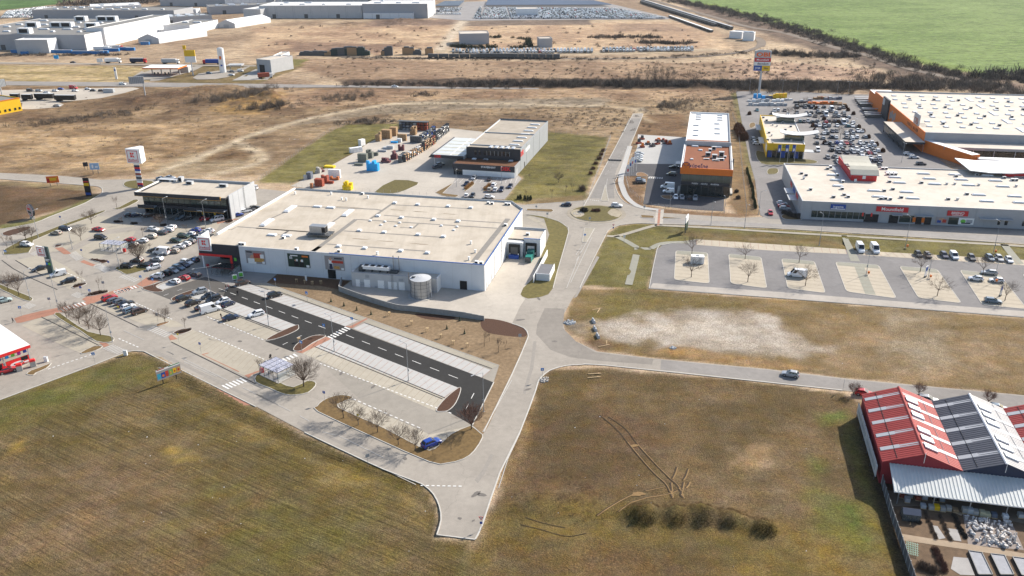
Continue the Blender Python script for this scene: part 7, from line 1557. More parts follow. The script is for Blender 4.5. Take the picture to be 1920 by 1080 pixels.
bushes('q',[(1785,295),(1885,275)],5,'brown',.7,'brown shrub beside the supermarket wall','shrubs beside the supermarket'); bushes('q',[(810,350),(895,345)],4,'dark',.6,'dark shrub at the foot of the lamp post','shrubs by the lamp post')
bushes('e',[(715,930),(810,855)],6,'grass',1.2,'golden tuft of ornamental grass in the merchant lot','ornamental grasses'); bushes('e',[(945,935),(1010,875)],5,'grass',1.2,'golden tuft of ornamental grass in the merchant lot','ornamental grasses')
bushes('12',[(520,505),(550,510)],3,'dark',1.4,'dark clipped shrub on the roundabout','shrubs on the roundabout'); bushes('12',[(610,505),(650,508)],3,'red',1.2,'reddish shrub in the middle of the roundabout','shrubs on the roundabout')
bushes('12',[(695,40),(660,95),(620,170),(580,245)],6,'red',1.5,'reddish shrub along the fence of the lawn','shrubs along the lawn fence'); bushes('12',[(520,340),(530,355)],2,'brown',1.7,'bushy bare shrub at the corner of the lawn','shrubs along the lawn fence'); bushes('12',[(28,410),(155,420)],5,'hedge',1.1,'young hedge plant beside the merchant lot','young hedge plants')
bushes('12',[(1760,190),(1800,330),(1825,490)],26,'hedge',1.0,'clipped hedge bush along the side road','hedge along the side road','hedge_bush'); bushes('02',[(1690,965),(1745,1060)],5,'ball',3.1,'tall rounded brown hedge bush beside the side road','rounded hedge bushes','hedge_bush')
bushes('13',[(110,520),(230,560)],6,'dark',1.3,'dark shrub at the corner of the shop row','shrubs at the shop row'); bushes('12',[(1680,340),(1700,435)],2,'dark',1.1,'low dark shrub on the brown strip beside the showroom','shrubs beside the showroom')
for x,y in ((1530,205),(1545,225),(1590,208),(1600,215),(1586,203),(1610,240),(1618,248),(1628,259),(1643,273),(1655,285),(1572,231),(1546,270),(1524,238),(1528,246),(1405,215)): shrub('ball',P(x,y),'rounded brown hedge clump among the cars before the hardware store','hedge clumps in the retail car park',1.25,'shrub','hedge_clump')

for x,y,s in ((1208,972,1.15),(1268,974,1.0),(1314,975,1.0),(1366,980,.9),(1434,996,.95)): shrub('mound',P(x,y)+Vector((0,0,.3)),'rounded weedy mound in the row across the brown field','weedy mounds',s,'bush','weedy_mound')
# ------------------------------------------------------------------ lamps
def lamps(rows,label,group,h=10,**kw):
    for x,y,a in rows: lamp(P(x,y),math.radians(a),label,group,h,**kw)
lamps([(211,641,40),(110,581,40)],'slim grey street lamp beside the main street crossing','lamps along the main street'); lamps([(504,611,143),(627,659,143),(766,714,143)],'slim lamp post in the divider beside the new dark lane','lamps along the dark lane'); lamps([(907,772,215)],'street lamp with side arm at the end of the dark lane','lamps along the dark lane',10,arm=2.4)
lamps([(136,467,150),(72,446,60),(224,504,60)],'slim lamp post in the corner car park','lamps in the corner car park'); lamps([(313,421,60),(386,426,60)],'slim lamp post with a box between the car rows','lamps between the car rows'); lamps([(305,529,60),(57,561,60)],'slim lamp post by the red paved crossing','lamps by the crossing',9)
lamp(P(398,566),math.radians(32),'tall lamp post with two long arms over the block of cars','lamps between the car rows',11,3.4,True)
lamps([(1536,460,100),(1697,465,100),(1862,475,100)],'street lamp on the grassy bank beside the avenue','lamps on the grassy bank',11); lamps([(1624,515,190),(1740,522,190),(1863,530,190)],'lamp post with orange foot on a parking island','lamps on the parking islands',8,arm=1.0)
lamps([(1333,421,-80),(1396,427,-80),(1422,402,10)],'street lamp beside the avenue near the showroom','lamps near the showroom',9); lamps([(1256,388,100),(1358,398,100)],'short lamp post inside the showroom fence','lamps inside the showroom fence',6,arm=.8); lamps([(1405,173,0),(1466,177,0),(1495,172,0),(1590,180,0),(1569,178,0),(1631,295,90),(1690,305,90),(1600,255,90)],'lamp post at the edge of the retail car park','lamps of the retail car park',9,arm=1.0,double=True,box=False)
lamps([(856,350,80),(940,345,80)],'lamp post before the builders merchant','lamps of the builders merchant',7,arm=1.0,box=False)
for x,y in ((1624,515),(1740,522),(1863,530),(1697,465),(1862,475)):
    T = thing('litter_bin','small orange litter bin at a lamp post','bin',P(x,y)+Vector((.5,-.4,.1)),0,'orange litter bins'); bx(T,'bin',0,0,.5,.5,.45,.7,ORANGE,0,1.1); bx(T,'post',0,.25,0,.08,.08,1.3,STEELD)

# ------------------------------------------------------------------ signs and billboards
# supermarket pylon
T = thing('supermarket_pylon','tall pylon sign with white three-sided logo box above stacked shop plates','pylon sign',P(264,353),math.radians(-12))
b = MB()
for s in (-1.1,1.1): b.tube((s,0,0),(s,0,11.4),.18,.18,8,LGREY)
b.tube((0,1.6,0),(0,1.6,11.4),.18,.18,8,LGREY); b.build('columns',T)
cols = [PURP,RED,WHITE,LGREY,DARK,LGREY,BRICK,WHITE,BLUE,RED,NAVY,WHITE]
for i in range(12): bx(T,'shop_plate',.3,-.3,.8+i*.85,2.5,.2,.8,cols[i])
b = MB(); s = 3.3; b.hexa([(-s,-.9,11.0),(s,-.9,11.0),(s*.55,4.2,11.0),(-s*.0,4.6,11.0)],[(-s,-.9,17.2),(s,-.9,17.2),(s*.55,4.2,17.2),(-s*.0,4.6,17.2)],WHITE); b.build('logo_box',T); kaufsign(T,-.1,-1.1,11.2,5.8)
# dark totem with parking symbols
T = thing('totem_sign','dark green slab totem with white logo panel and blue and green symbols','totem sign',P(96,512),math.radians(-20)); bx(T,'slab',0,0,0,2.2,.5,9.0,mat('totem_green',(.045,.075,.075),.5,.1)); kaufsign(T,-1.7,-.3,5.6,3.4); bx(T,'caption',0,-.27,4.6,1.8,.04,.28,WHITE); bx(T,'caption',-.2,-.27,4.15,1.3,.04,.28,WHITE); bx(T,'blue_symbol',-.5,-.28,2.9,.75,.08,.75,mat('sign_blue',(.02,.2,.6),.4,.05)); bx(T,'green_symbol',.5,-.28,2.9,.8,.08,.75,GREEN)
# round advert
T = thing('round_sign','big round advertising disc with red and black print on a dark rim','advertising sign',Z('o',490,240),math.radians(-38)); b = MB(); T.o.scale = (.78,)*3; b.tube((0,-.5,4.2),(0,.5,4.2),3.1,3.1,28,DARK); b.build('rim',T)
b = MB(); b.tube((0,-.55,4.2),(0,-.5,4.2),3.0,3.0,28,WHITE); o = b.build('face',T); b = MB(); b.tube((0,-.6,4.2),(0,-.56,4.2),2.7,2.7,28,RED); b.tube((0,-.65,4.2),(0,-.61,4.2),2.4,2.4,28,mat('print_pale',(.5,.46,.44),.6,.2,2)); b.build('ring',o); bx(o,'print',0,-.7,3.0,3.2,.04,1.0,BLACK); bx(o,'print',-.2,-.7,4.6,2.6,.04,1.1,REDB); bx(T,'base',0,0,0,2.6,1.4,1.1,CONC)
billboard('billboard','orange sale billboard on the dark bare field',Z('10',405,315),math.radians(12),4.9,2.9,1.4,mat('orange_print',(.75,.17,.02),.5,.1,1),[(.5,.55,.6,.4,YELLOW),(.15,.4,.2,.6,RED),(.85,.8,.1,.2,YELLOW)])
T,o = billboard('billboard','light blue billboard beside the junction',Z('10',720,228),math.radians(8),4.0,3.0,2.2,mat('pale_blue_print',(.3,.46,.66),.5,.1,1),[(.3,.5,.2,.6,(WHITE,)),(.7,.4,.3,.2,WHITE)]); billboard('billboard','dark back of a billboard beside the light blue one',Z('10',650,200),math.radians(30),2.0,1.9,2.0,DARK,[])
T = thing('totem_sign','narrow black and yellow totem at the junction','totem sign',Z('10',668,388),math.radians(-5)); bx(T,'slab',0,0,0,2.4,.5,7.6,BLACK); bx(T,'plate',0,-.28,4.3,2.2,.06,1.2,YELLOW); bx(T,'plate',0,-.28,5.8,2.2,.06,.5,RED); bx(T,'plate',0,-.28,.4,2.2,.06,1.0,BLUE)
# food billboard on the field
T,o = billboard('food_billboard','dark-framed billboard with colourful food pictures on the brown field',P(319.5,715),math.radians(46),6.0,2.9,1.2,PBG,[(.5,.92,.98,.14,WHITE),(.75,.97,.46,.07,mat('print_green',(.03,.22,.08),.5,.1)),(.2,.97,.3,.07,FOODR),(.1,.38,.14,.5,mat('print_cyan',(.05,.35,.5),.5,.3,2)),(.27,.38,.16,.5,BLUE),(.27,.34,.1,.24,(ORANGE,)),(.42,.42,.12,.5,FOODR),(.58,.4,.14,.5,mat('print_leaf',(.2,.4,.08),.5,.4,3)),(.58,.36,.08,.3,(FOODY,)),(.74,.45,.13,.45,YELLOW),(.74,.4,.07,.2,(FOODR,)),(.9,.42,.15,.5,FOODY),(.9,.42,.08,.25,(FOODR,))],'billboard',2,BLACK)
# slim totem beside the avenue seen edge on
T = thing('totem_sign','slim white and green totem standing edge-on beside the avenue','totem sign',Z('12',1305,657),math.radians(68)); bx(T,'slab',0,0,1.2,4.6,.35,2.6,PGREEN); bx(T,'panel',0,0,3.8,4.6,.36,2.2,WHITE); bx(T,'foot',-1.6,0,0,.3,.3,1.2,STEELD); bx(T,'foot',1.6,0,0,.3,.3,1.2,STEELD)
# flags
def flag(p,label,group,m,m2,h=7.0,w=1.1,fh=3.6,name='flag'):
    T = thing(name,label,'flag',p,math.radians(-10),group); b = MB(); b.tube((0,0,0),(0,0,h),.06,.045,6,WHITE); b.build('pole',T); b = MB(); n = 6
    for i in range(n):
        x0,x1 = w*i/n,w*(i+1)/n; y0,y1 = .08*math.sin(i*1.3),.08*math.sin((i+1)*1.3); b.face([(-x0-.06,y0,h-fh),(-x0-.06,y0,h-.1),(-x1-.06,y1,h-.1),(-x1-.06,y1,h-fh)],m)
    o = b.build('cloth',T); bx(o,'emblem',-w*.55,-.12,h-fh+.5,w*.5,.02,fh*.35,m2)
for x,y in ((215,800),(250,720),(275,690),(318,670)): flag(Z('j',x,y),'white advertising flag at the showroom drive','white flags at the showroom',WHITE,RED if x % 2 else BLUE)
for x in (455,560,655): flag(Z('h',x,850),'blue flag on a white pole before the yellow furniture shop','blue flags at the furniture shop',BLUE,WHITE,8.5,1.4,3.6)
# retail-park pylon
T = thing('retail_pylon','very tall pylon sign with orange, red, blue and yellow shop panels','pylon sign',P(1423,174),math.radians(-8)); b = MB(); b.tube((0,0,0),(0,0,15),.75,.6,12,LGREY); b.build('column',T); bx(T,'box',0,.2,14.2,10.4,1.6,12.6,LGREY)
o = bx(T,'panel',0,-.75,22.6,10.0,.2,3.6,LGREY); text(o,'OBI',0,-.12,1.8,3.6,mat('sign_orange',(.75,.14,.03),.5,.05),bold=.04,sx=1.5); o = bx(T,'panel',0,-.75,20.0,10.2,.2,2.4,RED); text(o,'Mountfield',0,-.12,1.2,1.8,WHITE,bold=.01); o = bx(T,'panel',0,-.75,17.7,10.2,.2,2.1,WHITE); text(o,'decodom',.4,-.12,1.05,1.9,DARK,bold=.02)
o = bx(T,'panel',-2.55,-.75,14.3,5.0,.2,3.2,BLUE); text(o,'JYSK',0,-.12,1.6,1.7,WHITE,bold=.02); o = bx(T,'panel',2.55,-.75,14.3,5.0,.2,3.2,YELLOW); text(o,'Siko',0,-.12,1.6,1.7,DARK,bold=.02); bx(T,'roof_cap',0,.2,26.8,8,1.2,.5,LGREY,0,.8)
# small road signs
for k,x,y,kd,a,l in [('31',1690,735,'yield',-5,'red and white give-way sign at the end of the road stub'),('31',842,262,'grey',30,'round sign on a thin post beside the bending street'),('21',518,862,'blue',-20,'blue parking sign at the tip of the brown island'),('21',770,1030,'yellow',-20,'yellow diamond sign among the small trees'),('21',385,100,'blue',-20,'blue parking sign at the family stalls'),('21',725,300,'crossing',-20,'blue crossing sign at the zebra beside the white stalls'),('21',515,352,'crossing',-20,'blue crossing sign at the tip of the mulch island'),('21',345,480,'crossing',-20,'blue crossing sign beside the red paved strip'),('20',1510,490,'blue',-20,'blue sign in the beige stalls'),('20',1345,415,'yellow',-20,'yellow diamond sign by the mulch bed'),('20',715,570,'crossing',20,'sign post at the corner of the brown field'),
     ('20',685,85,'crossing',-10,'blue sign in the bed beside the red paving'),('20',165,215,'crossing',10,'blue crossing sign at the red paved crossing'),('p',1235,600,'blue',10,'blue sign at the zebra crossing by the corner stalls'),('p',765,770,'grey',10,'grey sign plate at the street crossing'),('p',1570,520,'grey',10,'grey sign plate behind the shrub bed'),('r',530,440,'crossing',0,'blue crossing sign on the red paving'),('r',710,480,'crossing',0,'blue sign in the mulch bed by the reserved stalls'),('r',1325,175,'crossing',0,'blue sign at the supermarket entrance'),('r',775,1010,'grey',0,'black sign at the tip of the slanting stalls'),('r',195,890,'yellow',0,'yellow sign beside the white hatchback'),
     ('12',758,660,'yield',0,'give-way sign at the roundabout exit'),('12',545,740,'crossing',0,'blue arrow sign on the splitter island'),('12',582,610,'grey',0,'sign before the roundabout island'),('12',265,575,'grey',0,'grey sign board on the grass beside the roundabout'),('12',182,520,'grey',0,'sign on the western splitter island'),('12',990,520,'grey',0,'sign on the eastern splitter island'),('12',840,745,'white',0,'white cabinet-like board on the grass beside the path'),('22',60,425,'grey',0,'dark sign board at the edge of the soil bed'),('22',227,690,'crossing',0,'blue and yellow sign at the road junction'),('y',705,240,'crossing',-20,'blue sign beside the shade-darkened soil bed'),('y',1060,400,'crossing',-20,'blue sign on the footpath below the wall'),
     ('o',925,320,'blue',0,'blue parking sign beside the curving street'),('o',110,850,'crossing',0,'blue crossing sign on the path corner'),('o',1245,830,'blue',0,'blue sign at the zebra crossing in the corner car park'),('o',1650,1010,'blue',0,'blue sign at the zebra near the grass island'),('23',560,770,'grey',60,'thin sign post at the corner of the side street')]:
    road_sign(Z(k,x,y)+Vector((0,0,.05)),math.radians(a),l,None,kd)
# ------------------------------------------------------------------ trolley shelters and street bits
def shelter(label,c,rz,w,d,h,dark=False):
    T = thing('trolley_shelter',label,'shelter',c,rz); fm = STEELD; n = max(2,int(w/1.6)); m_ = max(2,int(d/1.6))
    pm = clear('shelter_pane',(.5,.52,.66),.35) if not dark else clear('smoked_pane',(.02,.03,.035),.75)
    for i in range(n):
        for j in range(m_): bx(T,'roof_pane',-w/2+w*(i+.5)/n,-d/2+d*(j+.5)/m_,h,w/n-.08,d/m_-.08,.03,pm)
    b = MB()
    for i in range(n+1): b.box(-w/2+w*i/n-.04,-w/2+w*i/n+.04,-d/2,d/2,h-.06,h+.06,fm)
    for j in range(m_+1): b.box(-w/2,w/2,-d/2+d*j/m_-.035,-d/2+d*j/m_+.035,h-.10,h-.03,fm)
    b.build('roof_frame',T)
    for i in range(n+1):
        for s in (-1,1): bx(T,'post',-w/2+w*i/n,s*d/2,0,.08,.08,h,fm)
    gp = clear('clear_pane',(.6,.66,.66),.16)
    for s in (-1,1): bx(T,'side_pane',s*w/2,0,.3,.03,d-.1,h-.6,gp)
    bx(T,'back_pane',0,d/2,.3,w-.1,.03,h-.6,gp)
    for i in range(2): bx(T,'trolley_row',-w/4+i*w/2,.3,.35,.5,d*.6,.5,STEEL,0,1.1)
    bx(T,'floor',0,0,0,w+.4,d+.4,.06,CONC); return T
shelter('glass trolley shelter with black frame on the grass island by the street',P(521,703)+Vector((0,0,.12)),math.radians(-37),7.0,5.2,2.7)
shelter('open trolley shelter with blue-grey roof panes in the corner car park',P(215,468),math.radians(-13),8.0,4.0,2.6); shelter('dark glass trolley shelter before the red-framed entrance',Z('a',520,740),math.radians(-13),7.4,4.6,2.5,True)
lay('concrete_pad',ZL('o',[(1530,720),(1850,660),(2080,680),(2000,720),(1890,770)]),CONCY,.05)
for x,y,lab in ((492,699,'red bin beside the glass trolley shelter'),(234,473,'red bin on the pad of the open trolley shelter')):
    T = thing('red_bin',lab,'bin',P(x,y)+Vector((0,0,.1)),0); bx(T,'body',0,0,.1,.8,.6,1.0,REDB,0,1.08); bx(T,'lid',0,0,1.1,.9,.7,.12,RED)
# green charging or advert boards at the entrance
for x,y in ((650,850),(740,810)):
    T = thing('advert_stand','white and green advert board standing on the paved entrance','sign board',Z('a',x,y),math.radians(20),'green boards at the entrance'); bx(T,'board',0,0,.6,1.1,.2,1.1,GREEN); bx(T,'back',0,.12,.3,1.5,.1,1.7,WHITE); bx(T,'foot',0,0,0,1.0,.6,.3,STEELD)
T = thing('white_cabinet','white cabinet in the dark bed before the supermarket wall','cabinet',Z('a',1713,850)); bx(T,'body',0,0,0,.5,.4,1.9,WHITE); bx(T,'cap',0,0,1.9,.56,.46,.08,LGREY)
for x,y,l in ((236,666,'white cabinet at the grassy corner of the street'),(87,678,'white cabinet at the tip of the car wash bed')):
    T = thing('white_cabinet',l,'cabinet',P(x,y)); bx(T,'body',0,0,0,.9,.5,1.3,WHITE); bx(T,'cap',0,0,1.3,1.0,.6,.1,LGREY)
T = thing('white_container','small white site container on the first parking island','container',P(1307,493),math.radians(-8)); bx(T,'body',0,0,.15,4.2,2.3,2.4,WHITE); bx(T,'roof_vent',0,0,2.55,1.0,.6,.15,GREYP); bx(T,'door',.8,-1.2,.2,.9,.08,2.0,LGREY)
T = thing('slim_sign','slim white sign pair on a parking island','sign board',Z('13',1178,1000),math.radians(40)); bx(T,'board',0,0,.6,1.5,.15,3.2,WHITE); bx(T,'stripe',0,-.09,2.2,1.3,.03,1.2,BLUE); bx(T,'foot',0,0,0,1.0,.5,.6,STEELD)
T = thing('slim_sign','tilted sign board at the foot of the sixth parking island','sign board',Z('23',1740,62),math.radians(40)); bx(T,'board',0,0,.6,1.5,.15,3.0,LGREY); bx(T,'stripe',0,-.09,2.0,1.3,.03,1.2,BLUE); bx(T,'foot',0,0,0,1.0,.5,.6,STEELD)
# concrete retaining wall of panels
WALLP = [(634,541),(641,527)]
pts = smooth([(P(x,y).x,P(x,y).y) for x,y in [(636,546),(680,562),(740,580),(765,583),(800,587),(850,593),(908,601)]],5,False)
W_ = thing('retaining_wall','low grey concrete panel wall between the soil bed and the loading yard','wall',(pts[0][0],pts[0][1],0)); acc = []
L_ = [Vector((p[0],p[1],0)) for p in pts]; tot = sum((b_-a_).length for a_,b_ in zip(L_[:-1],L_[1:]))
def along(Ls,s):
    for a_,b_ in zip(Ls[:-1],Ls[1:]):
        l = (b_-a_).length
        if s <= l: return a_+(b_-a_)*(s/l)
        s -= l
    return Ls[-1]
npan = int(tot/1.75)
for i in range(npan):
    a_,b_ = along(L_,tot*i/npan),along(L_,tot*(i+1)/npan); d = b_-a_; m_ = (a_+b_)/2
    o = bx(W_,'panel',0,0,0,round(tot/npan,2)-.04,.25,1.75-.1*(i > npan-4)*(i-npan+4),CONCW,math.atan2(d.y,d.x)); o.location = m_-L_[0]
q = [P(636,546),P(641,529)]; d = q[1]-q[0]; o = bx(W_,'panel',0,0,0,d.length,.25,1.7,CONCW,math.atan2(d.y,d.x)); o.location = (q[0]+q[1])/2-L_[0]
# dock fittings: compactor, fence and pen
T = thing('waste_compactor','dark teal waste compactor beside the loading dock','compactor',K.M @ Vector((102.6,27.5,0)),K.rz); TEAL = mat('teal_paint',(.01,.1,.095),.5,.1); bx(T,'press',0,2.4,0,2.2,3.2,2.9,TEAL); bx(T,'bin',0,-.6,.2,2.0,3.4,1.9,mat('teal_light',(.02,.2,.17),.5,.1)); bx(T,'front_plate',0,-2.36,.3,1.9,.1,1.6,STEELD)
T = thing('screen_wall','white screen wall and grey-roofed bin pen beside the loading yard','wall',K.M @ Vector((105.8,20,0)),K.rz); sw = lambda k,x,y,z=0: T.L(k,x,y,z)
a_,b_ = sw('c',1330,480),sw('c',1120,880); d = b_-a_; o = bx(T,'screen',(a_.x+b_.x)/2,(a_.y+b_.y)/2,0,.2,d.length,2.2,WHITE,math.atan2(d.y,d.x)-math.pi/2)
pc = sw('c',1260,850); bx(T,'pen_wall',pc.x,pc.y,0,4.2,.2,2.3,WHITE_PL); bx(T,'pen_wall',pc.x+2.1,pc.y+4.5,0,.2,9,2.3,WHITE); bx(T,'pen_roof',pc.x-.1,pc.y+4.4,2.0,3.9,8.4,.15,mat('felt_roof',(.16,.16,.17),.9,.1)); bx(T,'pen_gate',pc.x-2.1,pc.y+4.5,0,.15,9,2.3,LGREY)
# concrete blocks, pipes, rubble right of the junction
for x,y in ((1113,604),(1116,619),(1121,632)):
    T = thing('concrete_barrier','grey concrete barrier block at the edge of the gravel area','barrier',P(x,y),math.radians(100),'barrier blocks'); b = MB(); b.hexa([(-1.2,-.4,0),(1.2,-.4,0),(1.2,.4,0),(-1.2,.4,0)],[(-1.1,-.15,.9),(1.1,-.15,.9),(1.1,.15,.9),(-1.1,.15,.9)],LGREY); b.build('block',T); bx(T,'slot',0,0,.9,.4,.2,.1,GREYP)
T = thing('road_barrier','low concrete kerb blocks closing the north street','barrier',Z('12',770,125),math.radians(-10)); [bx(T,'block',x,0,0,1.2,.5,.6,STEELD) for x in (-2.6,-1.3,0,1.3,2.6)]
def rubble(px,n,r,m,label,smin=.1,smax=.35):
    b = MB(); rr = random.Random(int(px[0])); c = P(*px)
    for i in range(n):
        a = rr.uniform(0,6.28); d = r*math.sqrt(rr.random()); s = rr.uniform(smin,smax); x,y = math.cos(a)*d,math.sin(a)*d; k = [rr.uniform(.6,1.2) for _ in range(4)]
        b.hexa([(x-s*k[0],y-s*k[1],-.05),(x+s*k[1],y-s*k[2],-.05),(x+s*k[2],y+s*k[3],-.05),(x-s*k[3],y+s*k[0],-.05)],[(x-s*.5*k[1],y-s*.6*k[2],s*.9),(x+s*.6*k[0],y-s*.5,s*.8),(x+s*.5,y+s*.6*k[3],s*1.0),(x-s*.6,y+s*.5,s*.7)],m)
    o = b.build('rubble',None,c); tag(o,label,'rubble',None,'stuff')
rubble((1068,605),70,1.6,GREYP,'heap of dark grey rubble at the road edge'); rubble((1262,653),30,.8,GREYP,'small dark rubble heap on the gravel'); rubble((1020,712),40,1.3,CONC,'pale rubble by the junction sign'); rubble((1020,943),26,1.0,WHITE,'white rubbish bags on the field',.15,.4); rubble((1084,401),60,2.2,CONC,'pale stones in the gravel bed of the roundabout',.15,.4)
rb = MB(); rr = random.Random(3)
for i in range(90):
    zone = rr.choice([(0,800,800,1075),(920,700,1580,1070),(1100,545,1900,690),(540,260,560,262)]); c = P(rr.uniform(zone[0],zone[2]),rr.uniform(zone[1],zone[3])); s = rr.uniform(.04,.12); z = ground_height(c.x,c.y); rb.hexa([(c.x-s,c.y-s,z-.02),(c.x+s,c.y-s,z-.02),(c.x+s,c.y+s,z-.02),(c.x-s,c.y+s,z-.02)],[(c.x-s*.6,c.y-s*.5,z+s*.7),(c.x+s*.7,c.y-s*.6,z+s*.5),(c.x+s*.5,c.y+s*.6,z+s*.8),(c.x-s*.6,c.y+s*.5,z+s*.6)],rr.choice([WHITE,CONC,LGREY]))
o = rb.world('litter',P(700,950)); tag(o,'scattered bits of pale litter and stones on the fields','litter',None,'stuff')
# timber ends lying on the waste ground
for k,x,y,a in (('22',650,170,70),('22',710,400,85),('22',690,435,20),('22',620,645,5),('22',615,672,8),('22',640,160,20)):
    T = thing('timber_beam','pale timber beam lying on the waste ground','timber',Z(k,x,y),math.radians(a),'timber on the waste ground'); bx(T,'beam',0,0,.02,3.2,.18,.14,STAKE); bx(T,'wedge',1.0,.25,.02,.4,.3,.1,WOOD)
# ------------------------------------------------------------------ people
person(Z('x',1248,566),math.radians(120),'person in dark clothes walking across the aisle with a bag',mat('cloth_dark',(.03,.025,.03),.9,.2),mat('trousers_dark',(.02,.02,.025),.9,.2),.3,BLACK)
person(Z('r',1722,940),1.0,'person in black standing beside the navy sedan',mat('cloth_black',(.015,.013,.015),.9,.2),mat('trousers_red',(.08,.02,.02),.9,.2),.05)
person(Z('a',690,1070),2.0,'person in black walking on the dark lane',mat('cloth_black',(.015,.013,.015),.9,.2),mat('trousers_dark',(.02,.02,.025),.9,.2),.25)
person(Z('a',515,985),.5,'person in dark coat pushing a trolley across the dark lane',mat('cloth_maroon',(.06,.015,.02),.9,.2),mat('trousers_dark',(.02,.02,.025),.9,.2),.25); person(Z('a',550,975),.5,'person in pink top crossing the dark lane with another',mat('cloth_pink',(.4,.12,.14),.9,.2),mat('trousers_dark',(.02,.02,.025),.9,.2),.25)
person(Z('p',200,1000),.6,'person in dark jacket walking on the red paved crossing',mat('cloth_navy',(.02,.025,.05),.9,.2),mat('trousers_dark',(.02,.02,.025),.9,.2),.3); person(Z('q',1200,690),0.2,'person walking between the car rows and the supermarket',mat('cloth_navy',(.02,.025,.05),.9,.2),mat('trousers_blue',(.03,.04,.1),.9,.2),.3)
T = thing('shopping_trolley','wire shopping trolley on the dark lane','trolley',Z('a',525,1000),.5); bx(T,'basket',0,0,.45,.9,.5,.45,STEEL,0,1.1); bx(T,'chassis',0,0,.1,.8,.4,.12,STEELD); bx(T,'handle',-.5,0,.9,.06,.5,.06,RED)
# forecourt machines at the car wash
for x,y in ((360,960),(605,880)):
    T = thing('vacuum_station','beige vacuum cleaner cabinet with red hood at the car wash','machine',Z('l',x,y+50),math.radians(30),'vacuum stations'); bx(T,'cabinet',0,0,0,1.3,1.0,1.5,CONC); bx(T,'hood',0,0,1.5,1.4,1.1,.5,REDB,0,.8)
lay('concrete_pad',ZL('l',[(60,930),(400,870),(620,780),(640,800),(560,860),(420,950),(90,1010)]),CONCY,.05)
